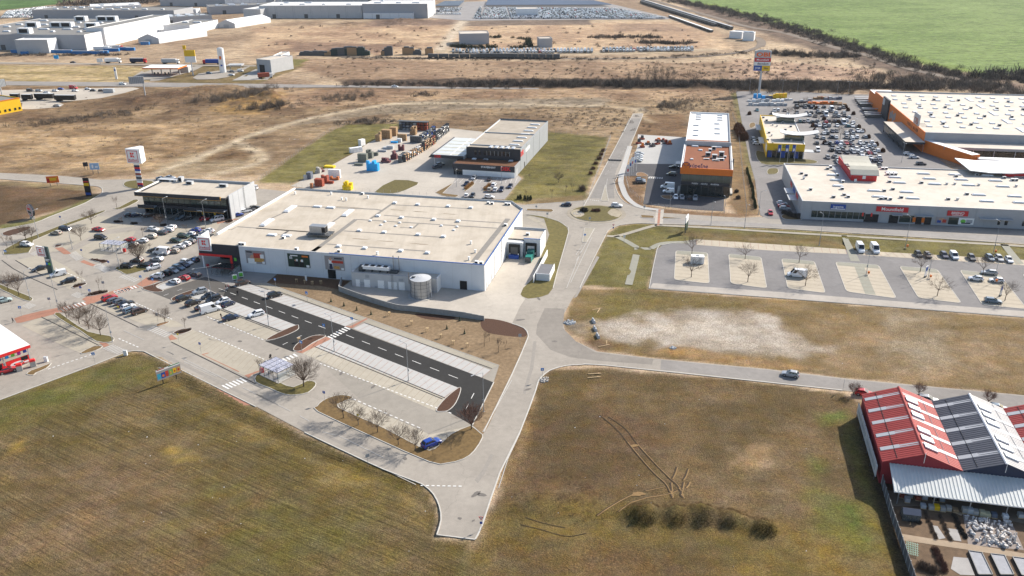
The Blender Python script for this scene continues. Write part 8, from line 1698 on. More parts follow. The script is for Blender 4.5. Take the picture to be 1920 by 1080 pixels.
# ------------------------------------------------------------------ builders' yard stock
def stack(k,x,y,nx,ny,nz,u,m,label,rz=-12,ragged=0,name='pallet_stack'):
    T = thing(name,label,'pallets',Z(k,x,y),math.radians(rz)); rr = random.Random(int(x+y))
    for i in range(nx):
        for j in range(ny):
            for l in range(nz if not ragged else max(1,nz-rr.randint(0,ragged))):
                if 0 < i < nx-1 and 0 < j < ny-1 and l < nz-1: continue
                bx(T,'block',(i-(nx-1)/2)*u[0],j*u[1]+u[1]/2,l*u[2],u[0]-.07,u[1]-.07,u[2]-.06,m)
GB = mat('grey_green_block',(.17,.18,.155),.9,.15,2); MR = mat('maroon_wrap',(.16,.06,.065),.6,.2,2); YB = mat('yellow_wrap',(.78,.55,.01),.5,.1,2); SL = mat('slate_wrap',(.13,.15,.19),.7,.15,2)
for a in [('f',945,645,4,2,4,(1.35,1.3,1.15),SKYBLUE,'bright blue wrapped stack of blocks in the builders yard',-12,1),('f',640,875,3,2,4,(1.3,1.3,1.0),YB,'bright yellow wrapped stack at the front of the builders yard',-12,2),('f',302,832,3,2,3,(1.2,1.2,1.1),BRICK,'dark red brick stack nearest the yard fence',-12,0),('f',365,792,3,2,3,(1.1,1.2,1.1),BRICK,'dark red brick stack behind another brick stack',-12,1),('f',445,795,2,1,1,(1.2,1.2,1.1),BRICK,'low brick pallet beside the brick stacks',-12,0),
  ('f',216,852,1,1,2,(1.1,1.2,1.1),mat('terracotta',(.36,.16,.08),.9,.2,3),'single terracotta pallet by the yard fence',-12,0),('f',490,752,4,1,2,(1.0,1.2,.8),mat('clay_orange',(.42,.14,.05),.9,.2,3),'orange clay pallets beside the white block wall',-12,1),('f',490,722,4,1,3,(1.4,1.2,1.2),WHITE,'white wrapped block stack behind the orange pallets',-12,0),('f',185,742,2,2,3,(1.1,1.2,1.0),SL,'slate grey wrapped stack at the lawn edge',-12,1),('f',140,748,1,1,2,(1.4,1.2,1.0),LGREY,'pale grey pallet at the lawn edge',-12,0),
  ('f',290,670,2,2,2,(1.2,1.2,1.2),CONC,'beige and white pallets near the lawn',-12,1),('f',425,608,4,2,1,(1.2,1.2,.9),YB,'low row of yellow wrapped pallets',-12,0),('f',340,655,2,1,2,(1.1,1.1,.9),MR,'small maroon pallets near the lawn',-12,1),('f',825,540,4,2,4,(1.1,1.2,1.0),GB,'grey-green block stack behind the blue stack',-12,0),('f',910,492,3,2,4,(1.0,1.2,1.0),GB,'tall grey-green block stack beside the other',-12,1),('f',780,580,3,1,1,(1.4,1.2,1.0),GB,'low row of grey-green blocks on open concrete',-12,0),
  ('f',1100,545,4,2,3,(1.1,1.2,1.0),MR,'maroon wrapped pallets in the middle of the yard',-12,2),('f',1200,505,3,2,4,(1.0,1.2,1.0),MR,'tall maroon pallets beside the racks',-12,2),('f',1130,380,5,2,2,(1.1,1.2,.8),LGREY,'grey wrapped pallets in the yard middle',-12,1),('f',1060,415,4,1,1,(1.1,1.2,.9),GREYP,'low grey pallets in the yard middle',-12,0),('f',985,460,2,1,2,(1.2,1.2,.8),GB,'pair of grey-green pallets',-12,1),
  ('f',1010,290,2,2,4,(1.3,1.5,1.15),WOOD,'brown timber stack at the lawn corner',-12,1),('f',1110,258,4,2,4,(1.2,1.5,1.15),WOOD,'wide brown timber stack at the back of the yard',-12,0),('f',1195,225,3,2,4,(1.2,1.5,1.15),WOOD,'brown timber stack before the dark rack',-12,0),('f',1300,282,4,1,3,(1.2,1.5,1.15),WOOD,'timber stack in the middle of the rear yard',-12,0),('f',1430,212,3,2,4,(1.1,1.5,1.1),WOOD,'tall pale timber stack before the dark rack',-12,2),('f',1205,310,3,1,1,(1.2,1.2,.9),SKYBLUE,'small blue wrapped pallets',-12,0),('f',1268,300,2,1,2,(1.2,1.2,1.0),WHITE,'white wrapped pallets beside the small blue ones',-12,0),
  ('f',1465,305,5,1,3,(1.2,1.5,1.1),STEELD,'grey rack of wrapped goods beside the timber',-12,0),('f',1290,400,3,1,3,(1.0,1.2,1.0),MR,'maroon pallets at the end of the timber racks',-12,1),('f',760,420,4,1,2,(1.6,2,1.2),WHITE,'white covered goods along the lawn',32,0),('f',840,340,2,1,2,(1.6,2,1.6),WHITE,'taller white covered goods along the lawn',55,0)]: stack(*a)
def rack(k,x0,y0,x1,y1,label,h,cols,levels=4):
    a,b_ = Z(k,x0,y0),Z(k,x1,y1); ln = (b_-a).length; T = thing('cantilever_rack',label,'rack',a,yaw(a,b_)); n = int(ln/2.2)
    for i in range(n+1): bx(T,'upright',i*ln/n,0,0,.18,1.8,h,STEELD)
    for i in range(n):
        for l in range(levels): bx(T,'bundle',(i+.5)*ln/n,rnd(-.2,.2),.15+l*h/levels,ln/n*rnd(.7,.95),rnd(1.0,1.7),h/levels*rnd(.35,.7),random.choice(cols))
PALEW = mat('sawn_timber',(.5,.33,.2),.85,.2,3)
rack('f',1330,535,1540,410,'long rack of pale timber and steel bars beside the drive',3.6,[PALEW,STEEL,WHITE,PALEW,MR]); rack('f',1560,400,1690,310,'rack of brown boards in the builders yard',4.4,[WOOD,BRICK,PALEW]); rack('f',1700,290,1850,170,'tall rack of steel profiles at the back of the drive',4.6,[STEEL,WHITE,STEELD,SL]); rack('f',1530,290,1690,180,'rack of white and blue sheets behind the profiles',3.6,[WHITE,LGREY,BLUE,SL]); rack('f',1280,545,1330,500,'short rack of grey steel by the open concrete',3.4,[STEEL,LGREY,MR])
a = Z('f',1265,150); T = thing('storage_rack','dark roofed storage rack with grey and red goods at the back of the yard','rack',a,math.radians(-12)); bx(T,'roof',8,1,4.6,17,3,.25,STEELD); bx(T,'back',8,2.3,0,16.6,.15,4.6,BLACK)
for i in range(9): bx(T,'post',-.2+i*2.05,-.3,0,.15,.15,4.6,STEELD)
for i in range(8):
    for l in range(3): bx(T,'goods',.85+i*2.05,1,.1+l*1.5,1.7,1.6,rnd(.8,1.3),random.choice([GREYP,STEELD,SL]) if i < 5 else BRICK)
# construction stock on the showroom yard
for x,y in ((350,290),(400,340),(480,300),(610,300),(720,290),(770,300),(540,330),(395,230),(690,260),(620,250)):
    T = thing('machine_stock','rusty red construction gear on the pale showroom yard','equipment',Z('j',x,y),rnd(0,3),'gear on the showroom yard'); bx(T,'base',0,0,0,2.6,1.8,.8,BRICK if x % 3 else STEELD); bx(T,'upper',rnd(-.5,.5),0,.8,1.2,1.2,rnd(.6,1.8),random.choice([BRICK,STEELD,ORANGE]),0,.8)
# seasonal stock in front of the hardware store
for i,(x,y,m) in enumerate([(320,700,SKYBLUE),(400,690,SL),(470,690,SL),(530,690,YELLOW),(620,695,YELLOW),(240,745,LGREY),(300,745,WHITE),(380,745,GREYP),(580,740,WHITE),(260,795,LGREY),(340,795,LGREY),(430,795,LGREY),(520,795,LGREY),(620,800,GREYP),(700,725,LGREY),(880,760,DARK),(960,745,GREYP),(1080,780,ORANGE),(1180,775,ORANGE),(1280,780,ORANGE),(1380,780,WOOD),(1440,790,WOOD),(1230,710,BRICK),(1300,715,GREYP),(1380,710,SL),(1150,710,WOOD),(900,815,STEELD),(1000,815,STEELD)]):
    c = Z('g',x,y); T = thing('garden_stock','%s garden goods set out before the hardware store' % {SKYBLUE: 'sky blue',SL: 'slate blue',YELLOW: 'yellow',LGREY: 'pale grey',WHITE: 'white',GREYP: 'grey',DARK: 'black',ORANGE: 'orange',WOOD: 'brown',BRICK: 'dark red',STEELD: 'dark steel'}[m],'goods',c,rnd(-.3,.1),'goods before the hardware store')
    for j in range(3): bx(T,'pile',(j-1)*2.6,rnd(-.6,.6),0,2.2,1.8,rnd(.9,2.0)*(1.7 if m in (SKYBLUE,YELLOW) else 1),m,0,.9)
for i,(x,y) in enumerate(((1740,720),(1750,745),(1770,770),(1790,795),(1815,815),(1850,880),(1880,935),(1890,965))):
    T = thing('trolley_bay','row of steel trolleys under a low roof along the orange wall','trolley bay',Z('g',x,y),math.radians(-12),'trolley bays'); bx(T,'roof',0,0,1.9,9,1.8,.12,STEEL); bx(T,'trolleys',0,0,.2,8.4,1.0,.8,STEELD); [bx(T,'post',s*4.2,0,0,.1,.1,1.9,STEELD) for s in (-1,1)]

# ------------------------------------------------------------------ garden-ornament yard bottom right
lay('garden_yard',[(1650,885),(1668,940),(1705,1078),(1735,1180),(2100,1180),(2100,930),(1800,905)],mat('yard_soil',alb(122,100,78),.95,.35,.7,bump=.8,bscale=5,dirt=.3),.10)
lay('yard_paving',ZL('33',[(870,440),(930,560),(1160,560),(1440,600),(1920,690),(1990,700),(1990,560),(1500,480)]),asphalt('yard_gravel',alb(150,134,116)),.13)
lay('footpath',ZL('33',[(985,765),(1200,800),(1480,840),(1920,915),(1990,930),(1990,960),(1920,955),(1480,885),(1000,815)]),asphalt('yard_path',alb(186,166,142)),.13); lay('footpath',ZL('33',[(1460,620),(1830,690),(1920,890),(1500,850)]),asphalt('display_ground',alb(166,154,146)),.127)
for p in ([(1230,705),(1270,710),(1330,800),(1280,810)],[(1340,725),(1420,735),(1450,825),(1380,815)],[(1390,940),(1500,950),(1550,1080),(1440,1075),(1370,1030)]): lay('slab_area',ZL('33',p),asphalt('slab%d' % p[0][0],alb(190,186,182)),.14)
fp = [Z('33',x,y) for x,y in ((838,345),(870,470),(920,640),(985,830),(1050,1030),(1085,1130),(1120,1240))]; T = thing('panel_fence','long dark grey panel fence between the field and the garden yard','fence',fp[0]); tot = sum((q-p).length for p,q in zip(fp[:-1],fp[1:])); n = int(tot/2.0); FEN = mat('fence_panel',(.085,.09,.10),.7,.12,1)
for i in range(n):
    a,c = along(fp,tot*i/n),along(fp,tot*(i+1)/n); d = c-a; o = bx(T,'panel',0,0,0,round(tot/n,2)-.1,.08,2.1,FEN,math.atan2(d.y,d.x)); o.location = (a+c)/2-fp[0]; o = bx(T,'post',0,0,0,.12,.14,2.25,GREYP); o.location = a-fp[0]
T = thing('garden_gate','pale grey gate box at the head of the long fence','gate',Z('33',845,345),sy); [bx(T,'panel',x,0,0,1.1,.1,2.3,LGREY) for x in (0,1.2)]
T = thing('small_greenhouse','small glass greenhouse beside the sales canopy','greenhouse',Z('33',1062,650),sy+math.pi); gp = mat('greenhouse_pane',(.4,.45,.45),.05,.1,1,trans=.8)
for x in (-1.5,-.75,0,.75,1.5): [bx(T,'post',x,s,0,.06,.06,1.6,STEELD) for s in (-1,1)]
for s in (-1,1): bx(T,'side_pane',0,s,.1,3.0,.03,1.5,gp); b = MB(); b.face([(-1.55,s*1.05,1.6),(1.55,s*1.05,1.6),(1.55,0,2.3),(-1.55,0,2.3)],mat('greenhouse_roof',(.12,.13,.16),.15,.1)); b.build('roof_pane',T)
bx(T,'end_pane',-1.5,0,.1,.03,2,1.6,gp); bx(T,'end_pane',1.5,0,.1,.03,2,1.6,gp)
for p in ([(1500,905),(1600,920),(1680,1085),(1575,1085)],[(1665,928),(1770,940),(1840,1085),(1740,1085)],[(1830,952),(1935,965),(2000,1090),(1900,1090)]):
    q = [Z('33',*v) for v in p]; T = thing('raised_bed','timber-framed raised bed covered with pale sheet in the garden yard','raised bed',q[0],0,'raised beds')
    for i in range(4):
        a,c = q[i],q[(i+1) % 4]; d = c-a; o = bx(T,'board',0,0,0,round(d.length,2),.14,.45,STEELD,math.atan2(d.y,d.x)); o.location = (a+c)/2-q[0]+Vector((0,0,.12))
    b = MB(); b.sheet([(v.x-q[0].x,v.y-q[0].y,.45) for v in q],mat('pale_fleece',alb(176,178,184),.8,.15,1.5)); b.build('cover',T)
ST = mat('cast_stone',(.52,.50,.48),.8,.2,2); rr = random.Random(12); OM = []
b = MB(); b.tube((0,0,0),(0,0,.15),.22,.16,8,ST); b.tube((0,0,.15),(0,0,.7),.12,.34,8,ST); OM.append(('stone_vase',b.mesh('vase')))
b = MB(); [b.tube((0,0,.38+.36*math.sin(-1.57+i*.52)),(0,0,.38+.36*math.sin(-1.57+(i+1)*.52)),max(.02,.38*math.cos(-1.57+i*.52)),max(.02,.38*math.cos(-1.57+(i+1)*.52)),10,ST,False) for i in range(6)]; OM.append(('stone_ball',b.mesh('ball')))
b = MB(); b.box(-.2,.2,-.2,.2,0,.18,ST); b.tube((0,0,.18),(0,0,.75),.2,.15,7,ST); b.tube((0,0,.75),(0,0,1.05),.12,.08,7,ST); OM.append(('garden_statue',b.mesh('statue')))
b = MB(); b.hexa([(-.55,-.3,0),(.55,-.3,0),(.5,.3,0),(-.5,.3,0)],[(-.4,-.2,.3),(.3,-.2,.3),(.3,.2,.3),(-.4,.2,.3)],ST); b.tube((.3,0,.2),(.6,0,.6),.14,.1,6,ST); OM.append(('lying_lion_statue',b.mesh('lion')))
for i in range(170):
    u,v = rr.random(),rr.random(); a = Z('33',1465+360*u+70*v,640+50*u+200*v); kind = rr.choice(OM[:3] if v < .75 else OM); ball = u < .35 and .2 < v < .6; kind = OM[1] if ball else kind
    o = obj(kind[0],kind[1],None,a+Vector((0,0,.13)),rr.uniform(0,6),scale=(rr.uniform(.5,.95),)*3); tag(o,'white cast %s among the ornaments set out in the garden yard' % kind[0].replace('_',' '),'ornament','ornaments in the garden yard')
for i,(x,y,m) in enumerate([(1220,580,CONC),(1260,585,YELLOW),(1305,592,CONC),(1350,590,CONC),(1400,600,WOOD),(1470,605,CONC),(1510,612,LGREY),(1550,620,CONC),(1600,630,YEL2),(1640,635,YEL2),(1690,640,SL),(1775,650,WHITE),(1000,490,BRICK),(1060,490,GREYP),(1120,510,BRICK),(1170,505,LGREY),(1250,515,BLACK),(1300,520,GREYP),(1890,640,LGREY),(1160,570,LGREY),(1040,525,LGREY)]):
    T = thing('pallet_crate','pallet crate of %s goods along the front of the sales canopy' % {CONC: 'stone',YELLOW: 'yellow',WOOD: 'wooden',LGREY: 'pale grey',YEL2: 'cream',SL: 'slate blue',WHITE: 'white',BRICK: 'red',GREYP: 'grey',BLACK: 'black'}[m],'crate',Z('33',x,y)+Vector((0,0,.13)),sy+math.pi/2,'crates along the sales canopy'); bx(T,'pallet',0,0,0,1.1,1.0,.14,STAKE); bx(T,'load',0,0,.14,1.0,.9,rnd(.5,.95),m)
T = thing('trellis','pale green metal trellis leaning in the garden yard','trellis',Z('33',1080,890)+Vector((0,0,.1)),sy-.2); [bx(T,'bar',x*.28-.9,0,.3,.05,3.6,.05,mat('mint_metal',(.3,.5,.4),.5,.1)) for x in range(7)]; [bx(T,'rail',0,y*.6-1.6,.36,2.0,.05,.05,MATS['mint_metal']) for y in range(6)]
for a,c,n,kd,s in (((1180,600),(1260,810),14,'brown',.4),((1280,620),(1370,820),14,'brown',.4),((1390,630),(1480,800),14,'dark',.45),((1250,880),(1330,1060),10,'red',.7),((1130,1010),(1260,1060),5,'brown',1.0),((1000,650),(1150,690),6,'dark',.45)):
    for i in range(n): p = Z('33',*a).lerp(Z('33',*c),(i+.5)/n); shrub(kd,p+Vector((rnd(-.2,.2),rnd(-.2,.2),.1)),'bare %s nursery plant in the garden yard rows' % kd,'nursery plants',s)
cars('23','parked behind the shed roofs','cars behind the sheds',[(1200,830,'estate','silver','F+'),(1730,895,'hatchback','steelblue','F+'),(722,783,'hatchback','red','F+')])

# ------------------------------------------------------------------ far buildings
def block(name,label,cat,k,a,b_,depth,h,wall,roof,sky_n=0,group=None,side=None):
    c0,c1 = Z(k,*a),Z(k,*b_); T = thing(name,label,cat,c0,yaw(c0,c1),group); w_ = (c1-c0).length; shell(T,0,w_,0,depth,h,wall,roof,None,drop=.5)
    if w_ > 45:
        for i in range(1,int(w_/11)): bx(T,'panel_joint',i*11,-.04,0,.22,.06,h-.1,GREYP)
        for i in range(int(w_/40)): bx(T,'gate',18+i*40,-.06,0,4.5,.1,4.8,STEELD)
    if side: bx(T,'end_cladding',w_+.06,depth/2,0,.1,depth-.4,h-.02,side)
    rr = random.Random(int(w_)); m = int(math.sqrt(sky_n*max(w_,1)/max(depth,1)))+1 if sky_n else 0
    for i in range(sky_n):
        x = w_*(.06+.88*((i % m)+.5)/m); y = depth*(.1+.8*((i//m)+.5)/max(1,-(-sky_n//m)))
        if y < depth-2: skylight(T,x+rr.uniform(-2,2),y,h-.5,rr.choice([4,7,10]),3,1.3)
    return T
PW = mat('factory_wall',(.36,.37,.39),.6,.05,.05,dirt=.1); PWW = mat('factory_white',(.74,.75,.76),.6,.04,.05); FB = 'car factory halls'
T = block('factory_hall','huge grey car factory hall with dark roof units and white end wall','factory','s',(-700,640),(1120,652),150,14,PW,ROOFG,26,None,PWW)
for x,y in ((430,350),(740,350),(870,350),(1190,360),(330,430),(1050,270),(1330,270),(1440,270)): c = T.L('s',x,y,13.5); ac_unit(T,c.x,c.y,13.5,12,6,5,WHITE)
c = T.L('s',1235,400,14); T2 = thing('factory_hall','taller white factory hall joining the huge grey hall','factory',T.M @ Vector((c.x,c.y,0)),T.rz); shell(T2,-10,8,0,130,17,PWW,ROOFG)
block('factory_block','grey box building in front of the huge factory hall','factory','s',(225,690),(640,688),16,12,LGREY,ROOFW,0,None,PWW)
block('factory_hall','long low factory hall with rust-stained grey wall','factory','s',(430,245),(2250,255),50,11,PW,ROOFG,12); block('factory_hall','white factory annex behind the rust-stained wall','factory','s',(1180,178),(1830,150),50,9,PWW,ROOFW,4)
for a,e,l in (((550,560),(815,562),'white gabled storage tent beside the factory fence'),((1570,362),(1790,362),'second white gabled storage tent further along the factory')):
    c0,c1 = Z('t',*a),Z('t',*e); w_ = (c1-c0).length; T = thing('storage_tent',l,'tent',c0,yaw(c0,c1)); dl = 62; ox = 20
    b = MB(); b.face([(0,0,0),(w_,0,0),(w_,0,5),(w_/2,0,9),(0,0,5)],LGREY); b.build('gable',T); b = MB()
    b.face([(w_,0,0),(w_+ox,dl,0),(w_+ox,dl,5),(w_,0,5)],PWW); b.face([(w_,0,5),(w_+ox,dl,5),(w_/2+ox,dl,9),(w_/2,0,9)],PWW); b.face([(w_/2,0,9),(w_/2+ox,dl,9),(ox,dl,5),(0,0,5)],PWW); b.face([(0,0,5),(ox,dl,5),(ox,dl,0),(0,0,0)],PWW); b.build('cover',T); bx(T,'door',w_*.5,-.1,0,6,.1,4,GREYP)
block('factory_hall','white cubic factory hall between the two tents','factory','t',(880,435),(1220,440),60,9,PWW,ROOFG,2); block('factory_hall','grey hall with solar panels behind the white tents','factory','t',(760,330),(1500,285),40,8,PW,ROOFG,14)
block('factory_hall','far grey hall at the back of the factory','factory','t',(830,75),(2300,95),60,11,PW,ROOFG,18); block('factory_hall','far grey hall with silver ducts on its roof','factory','t',(1470,190),(2400,150),40,10,PW,ROOFG,8); block('factory_hall','low white shed behind the long grey hall','factory','t',(870,185),(1290,180),20,6,WHITE_PL,ROOFW)
T = block('factory_hall','long pale grey hall standing across the dry field','factory','u',(230,165),(1150,163),60,15,LGREY,ROOFW,6); [bx(T,'panel_joint',x,-.05,0,.4,.08,15,GREYP) for x in range(20,190,22)]
block('factory_hall','grey end hall with white low extension facing the field','factory','u',(1155,165),(1740,165),60,17,PW,ROOFW,4,None,WHITE); block('office_building','low white office with small windows before the grey end hall','office','u',(1160,168),(1610,168),6,6.5,PWW,ROOFW); block('factory_hall','low grey hall beside the second tent','factory','u',(85,172),(240,175),40,12,LGREY,ROOFW)
block('factory_tower','high grey factory block above the pale hall','factory','u',(435,95),(1200,93),60,27,PW,ROOFG,4); block('factory_tower','tall white press shop at the back of the factory','factory','u',(1260,90),(1600,88),80,30,PWW,ROOFW); block('factory_hall','white halls at the far left of the factory roofs','factory','u',(-80,75),(430,62),120,12,PWW,ROOFW,8)
block('warehouse','grey warehouse inside the dark hedge square','warehouse','v',(240,322),(450,318),24,10,PW,ROOFM2); block('warehouse','small grey warehouse on the bare field','warehouse','v',(810,342),(905,340),14,8,PW,ROOFM2); block('warehouse','white shed with green doors in the car storage lot','warehouse','v',(650,118),(805,116),24,9,WHITE_PL,ROOFM2); block('office_building','white railway office by the curving track','office','02',(1728,305),(1812,308),12,7.5,WHITE,ROOFW,2); block('warehouse','white gabled shed by the railway','warehouse','02',(1628,285),(1722,292),12,6.5,PWW,ROOFW)
T = block('warehouse','dark grey cubic showroom beyond the filling station','warehouse','m',(1445,345),(1605,358),26,10,GREYP,ROOFM2,0,None,LGREY); bx(T,'roller_door',5,-.06,0,5,.1,6,BLACK); block('warehouse','white rear block of the dark grey showroom','warehouse','m',(1640,300),(1735,300),22,10,WHITE,ROOFM2)
T = block('yellow_shop','bright yellow flat-roofed shop at the left edge','shop','n',(-400,790),(262,668),22,8,YELLOW,ROOFG); bx(T,'roof_trim',(Z('n',-400,790)-Z('n',262,668)).length/2,-.1,7.6,(Z('n',-400,790)-Z('n',262,668)).length,.1,.5,ORANGE); w_ = (Z('n',-400,790)-Z('n',262,668)).length; [bx(T,'window',w_*f_,-.08,1.2,1.2,.1,1.4,GLASS) for f_ in (.6,.7,.78,.88,.96)]
# filling station, silo, pylon
c0 = Z('m',110,390); T = thing('filling_station','filling station with flat white and orange canopy over pumps','filling station',c0,math.radians(-4)); w_ = (Z('m',550,380)-c0).length; bx(T,'canopy',w_/2,9,5,w_,16,1.0,ORANGE,0,None,WHITE); [bx(T,'column',w_*f_,9,0,.6,.6,5,LGREY) for f_ in (.12,.38,.64,.9)]; [bx(T,'pump',w_*f_,8,0,1,.6,1.8,STEELD) for f_ in (.2,.3,.5,.6)]; bx(T,'shop',w_*.85,22,0,w_*.3,8,4.5,LGREY,0,None,WHITE)
lay('forecourt',ZL('m',[(0,390),(100,330),(700,280),(860,250),(700,330),(300,440),(190,450),(200,430),(60,440)]),A_OLD,.12); lay('forecourt',ZL('m',[(690,410),(760,360),(960,330),(1250,300),(1380,265),(1280,320),(1100,400),(950,425),(740,430)]),A_OLD,.12); lay('forecourt',ZL('m',[(1150,440),(1420,310),(1650,360),(1560,430)]),asphalt('apron',alb(190,186,180)),.13)
T = thing('tall_silo_sign','tall white cylindrical tower with logos at the truck filling point','tower',Z('m',1045,345)); b = MB(); b.tube((0,0,0),(0,0,18),2.4,2.4,16,WHITE); b.tube((0,0,18),(0,0,18.6),2.4,1.2,16,LGREY); b.build('shaft',T); bx(T,'logo',0,-2.45,10,1.6,.1,2.4,ORANGE); bx(T,'logo',.2,-2.45,5,1.4,.1,1.2,BLUE)
T = thing('pump_kiosk','small canopy with white roof beside the white tower','canopy',Z('m',1190,330),0); bx(T,'roof',0,2,4.2,11,7,.8,LGREY); [bx(T,'column',x,1,0,.4,.4,4.2,GREYP) for x in (-4,4)]
T = thing('fuel_pylon','tall pylon with yellow and white price panels','pylon sign',Z('m',695,380)); b = MB(); b.tube((0,0,0),(0,0,10),.5,.4,8,LGREY); b.build('column',T); bx(T,'panel',-.2,0,9.5,8,.8,4.5,WHITE); bx(T,'panel',-.2,0,14,8,.8,4.5,YELLOW); bx(T,'emblem',-3.5,0,19,2.2,.6,3,YELLOW); bx(T,'mast',-2.6,0,18.5,.4,.4,2,GREYP)
for k,x,y,w_,l,m in (('n',1690,500,9,'billboard on a tall slanting-looking post above the dry field',LGREY),('n',40,545,8,'dark back of a big billboard at the left edge',GREYP)):
    T = thing('pole_billboard',l,'billboard',Z(k,x,y),math.radians(15 if m is LGREY else 70)); b = MB(); b.tube((0,0,0),(0,0,9.5),.4,.35,8,LGREY); b.build('column',T); o = bx(T,'board',-w_*.42 if m is LGREY else 0,0,8.5,w_,.8,4.5,m); [bx(o,'rib',-w_/2+w_*i/8,-.45,0,.12,.12,4.5,STEELD) for i in range(9)]
T = thing('white_stele','slim white stele in the yellow field by the country road','sign',Z('n',1355,300)); bx(T,'slab',0,0,0,1.6,.5,8.5,WHITE); bx(T,'logo',0,-.3,6,1.2,.06,1.2,BLUE)
for x,y,m,w_,l in ((660,85,SKYBLUE,4,'small sky blue billboard in the yellow field'),(1168,125,WHITE,5,'small white billboard by the far road')): T = thing('billboard',l,'billboard',Z('n',x,y)); bx(T,'board',0,0,1.5,w_,.3,3,m); bx(T,'leg',0,0,0,.4,.3,1.5,GREYP)
# trucks and trailers
def truck(k,x,y,rz,cab,box,ln,label,group=None):
    T = thing('articulated_truck' if cab else 'semi_trailer',label,'truck' if cab else 'trailer',Z(k,x,y)+Vector((0,0,.1)),math.radians(rz),group); bx(T,'box_body',0,0,1.1,ln,2.5,2.8,box,0,None,LGREY if box is BLACK or box is NAVY else None); bx(T,'chassis',0,0,.7,ln*.95,1.2,.4,BLACK)
    for i in (-.38,-.30,-.22): [bx(T,'wheel',ln*i,s*1.05,0,.95,.35,.95,TYRE,0) for s in (-1,1)]
    if cab: bx(T,'cab',ln/2+1.3,0,.5,2.0,2.4,2.9,cab,0,.92); bx(T,'windscreen',ln/2+2.3,0,1.9,.1,2.0,1.0,GLASS); [bx(T,'wheel',ln/2+1.4,s*1.05,0,.95,.35,.95,TYRE) for s in (-1,1)]
for x,y,ln in ((185,540,5.5),(325,548,6.5),(525,538,12.5),(765,556,13.5)): truck('n',x,y,-4,None,BLACK,ln,'black curtain-sided trailer parked on the trailer lot','black trailers on the lot')
truck('n',1300,112,-2,WHITE,WHITE,11,'white tank truck with red stripe on the far road'); truck('n',1595,112,-2,RED,NAVY,11,'navy box truck with red cab on the far road'); truck('m',420,245,-2,WHITE,LGREY,12,'silver tank truck on the far road'); truck('m',945,250,178,RED,BLUE,14,'blue trailer truck with red cab behind the filling station'); truck('m',1515,415,25,WHITE,BRICK,8,'truck with rusty red container before the dark showroom'); truck('t',220,640,0,REDB,LGREY,14,'silver tank truck in the factory yard'); truck('s',1310,655,0,WHITE,WHITE,14,'white trailer in the factory yard')
T = thing('grey_container','grey container on the trailer lot','container',Z('n',1270,455),math.radians(-6)); bx(T,'body',0,0,0,7,2.5,2.7,LGREY); bx(T,'door',3.52,0,.1,.06,2.3,2.4,GREYP)
BLU2 = mat('container_blue',(.03,.17,.42),.6,.15,.3)
for x,y,w_ in ((720,680,14),(830,682,14),(200,680,7),(1000,695,10),(1130,695,10),(1260,695,12),(1340,692,8),(1440,660,14),(1590,645,12),(1680,650,8),(1870,575,8),(320,700,6)):
    T = thing('skip_container','blue container along the factory fence','container',Z('s',x,y),math.radians(-2),'blue containers by the factory'); bx(T,'body',0,0,0,w_,2.6,2.7,BLU2); bx(T,'lid',0,0,2.7,w_*.96,2.4,.1,GREYP)
# stacks along the old siding, railway wagons
for i in range(26):
    x = [120,145,170,200,230,270,300,330,355,385,405,440,460,480,500,520,545,575,600,640,800,830,860,1090,1140,1200][i]; sc = (i > 7)
    if i < 22: p = Z('01',250+x*.9,415)
    else: p = Z('01',(1130,1160,1210,1300,1340,1390)[i-22],408)
    h = rnd(2,3) if i < 8 else rnd(3,7); T = thing('steel_stack','dark stack of steel frames along the old siding','stack',p,0,'stacks along the siding'); bx(T,'frames',0,0,0,7,4,h,random.choice([STEELD,mat('dark_green_steel',(.03,.05,.045),.7,.2),STEELD,WOOD]) if i > 5 else STEELD); bx(T,'top',rnd(-1,1),0,h,4.5,3,1,STEELD)
def train(k,a,c,n,label,m,h=3.4):
    A_,C_ = Z(k,*a),Z(k,*c); T = thing('freight_train',label,'train',A_,yaw(A_,C_)); ln = (C_-A_).length/n
    for i in range(n): o = bx(T,'wagon',(i+.5)*ln,0,1.0,round(ln*.93,2),3.0,h,STEELD,0,None,m); bx(o,'bogie',-ln*.3,0,-1.0,3,2.2,1.0,BLACK); bx(o,'bogie',ln*.3,0,-1.0,3,2.2,1.0,BLACK)
train('02',(1650,225),(975,12),26,'long freight train of car carriers with pale roofs',LGREY,2.6); train('02',(1530,200),(965,22),22,'dark freight train beside the pale-roofed train',STEELD,2.4); train('02',(1500,245),(1180,130),14,'row of flat wagons loaded with white cars',WHITE,1.6); train('v',(960,425),(360,418),12,'dark freight wagons standing along the dry field',STEELD,3.0); train('01',(1920,438),(1290,436),8,'dark open wagons beside the hedge of the siding',STEELD,2.6)
path('railway',[(1930,178),(1860,160),(1800,150),(1700,128),(1640,108),(1560,88),(1470,62),(1400,50),(1330,30),(1250,8),(1200,-6)],9,asphalt('ballast',alb(140,126,112)),.3); path('railway',[(1425,88),(1428,80),(1420,72),(1400,68)],8,MATS['ballast'],.32); path('railway',[(640,108),(960,110),(1200,110),(1330,105),(1400,96),(1426,86)],6,MATS['ballast'],.3)
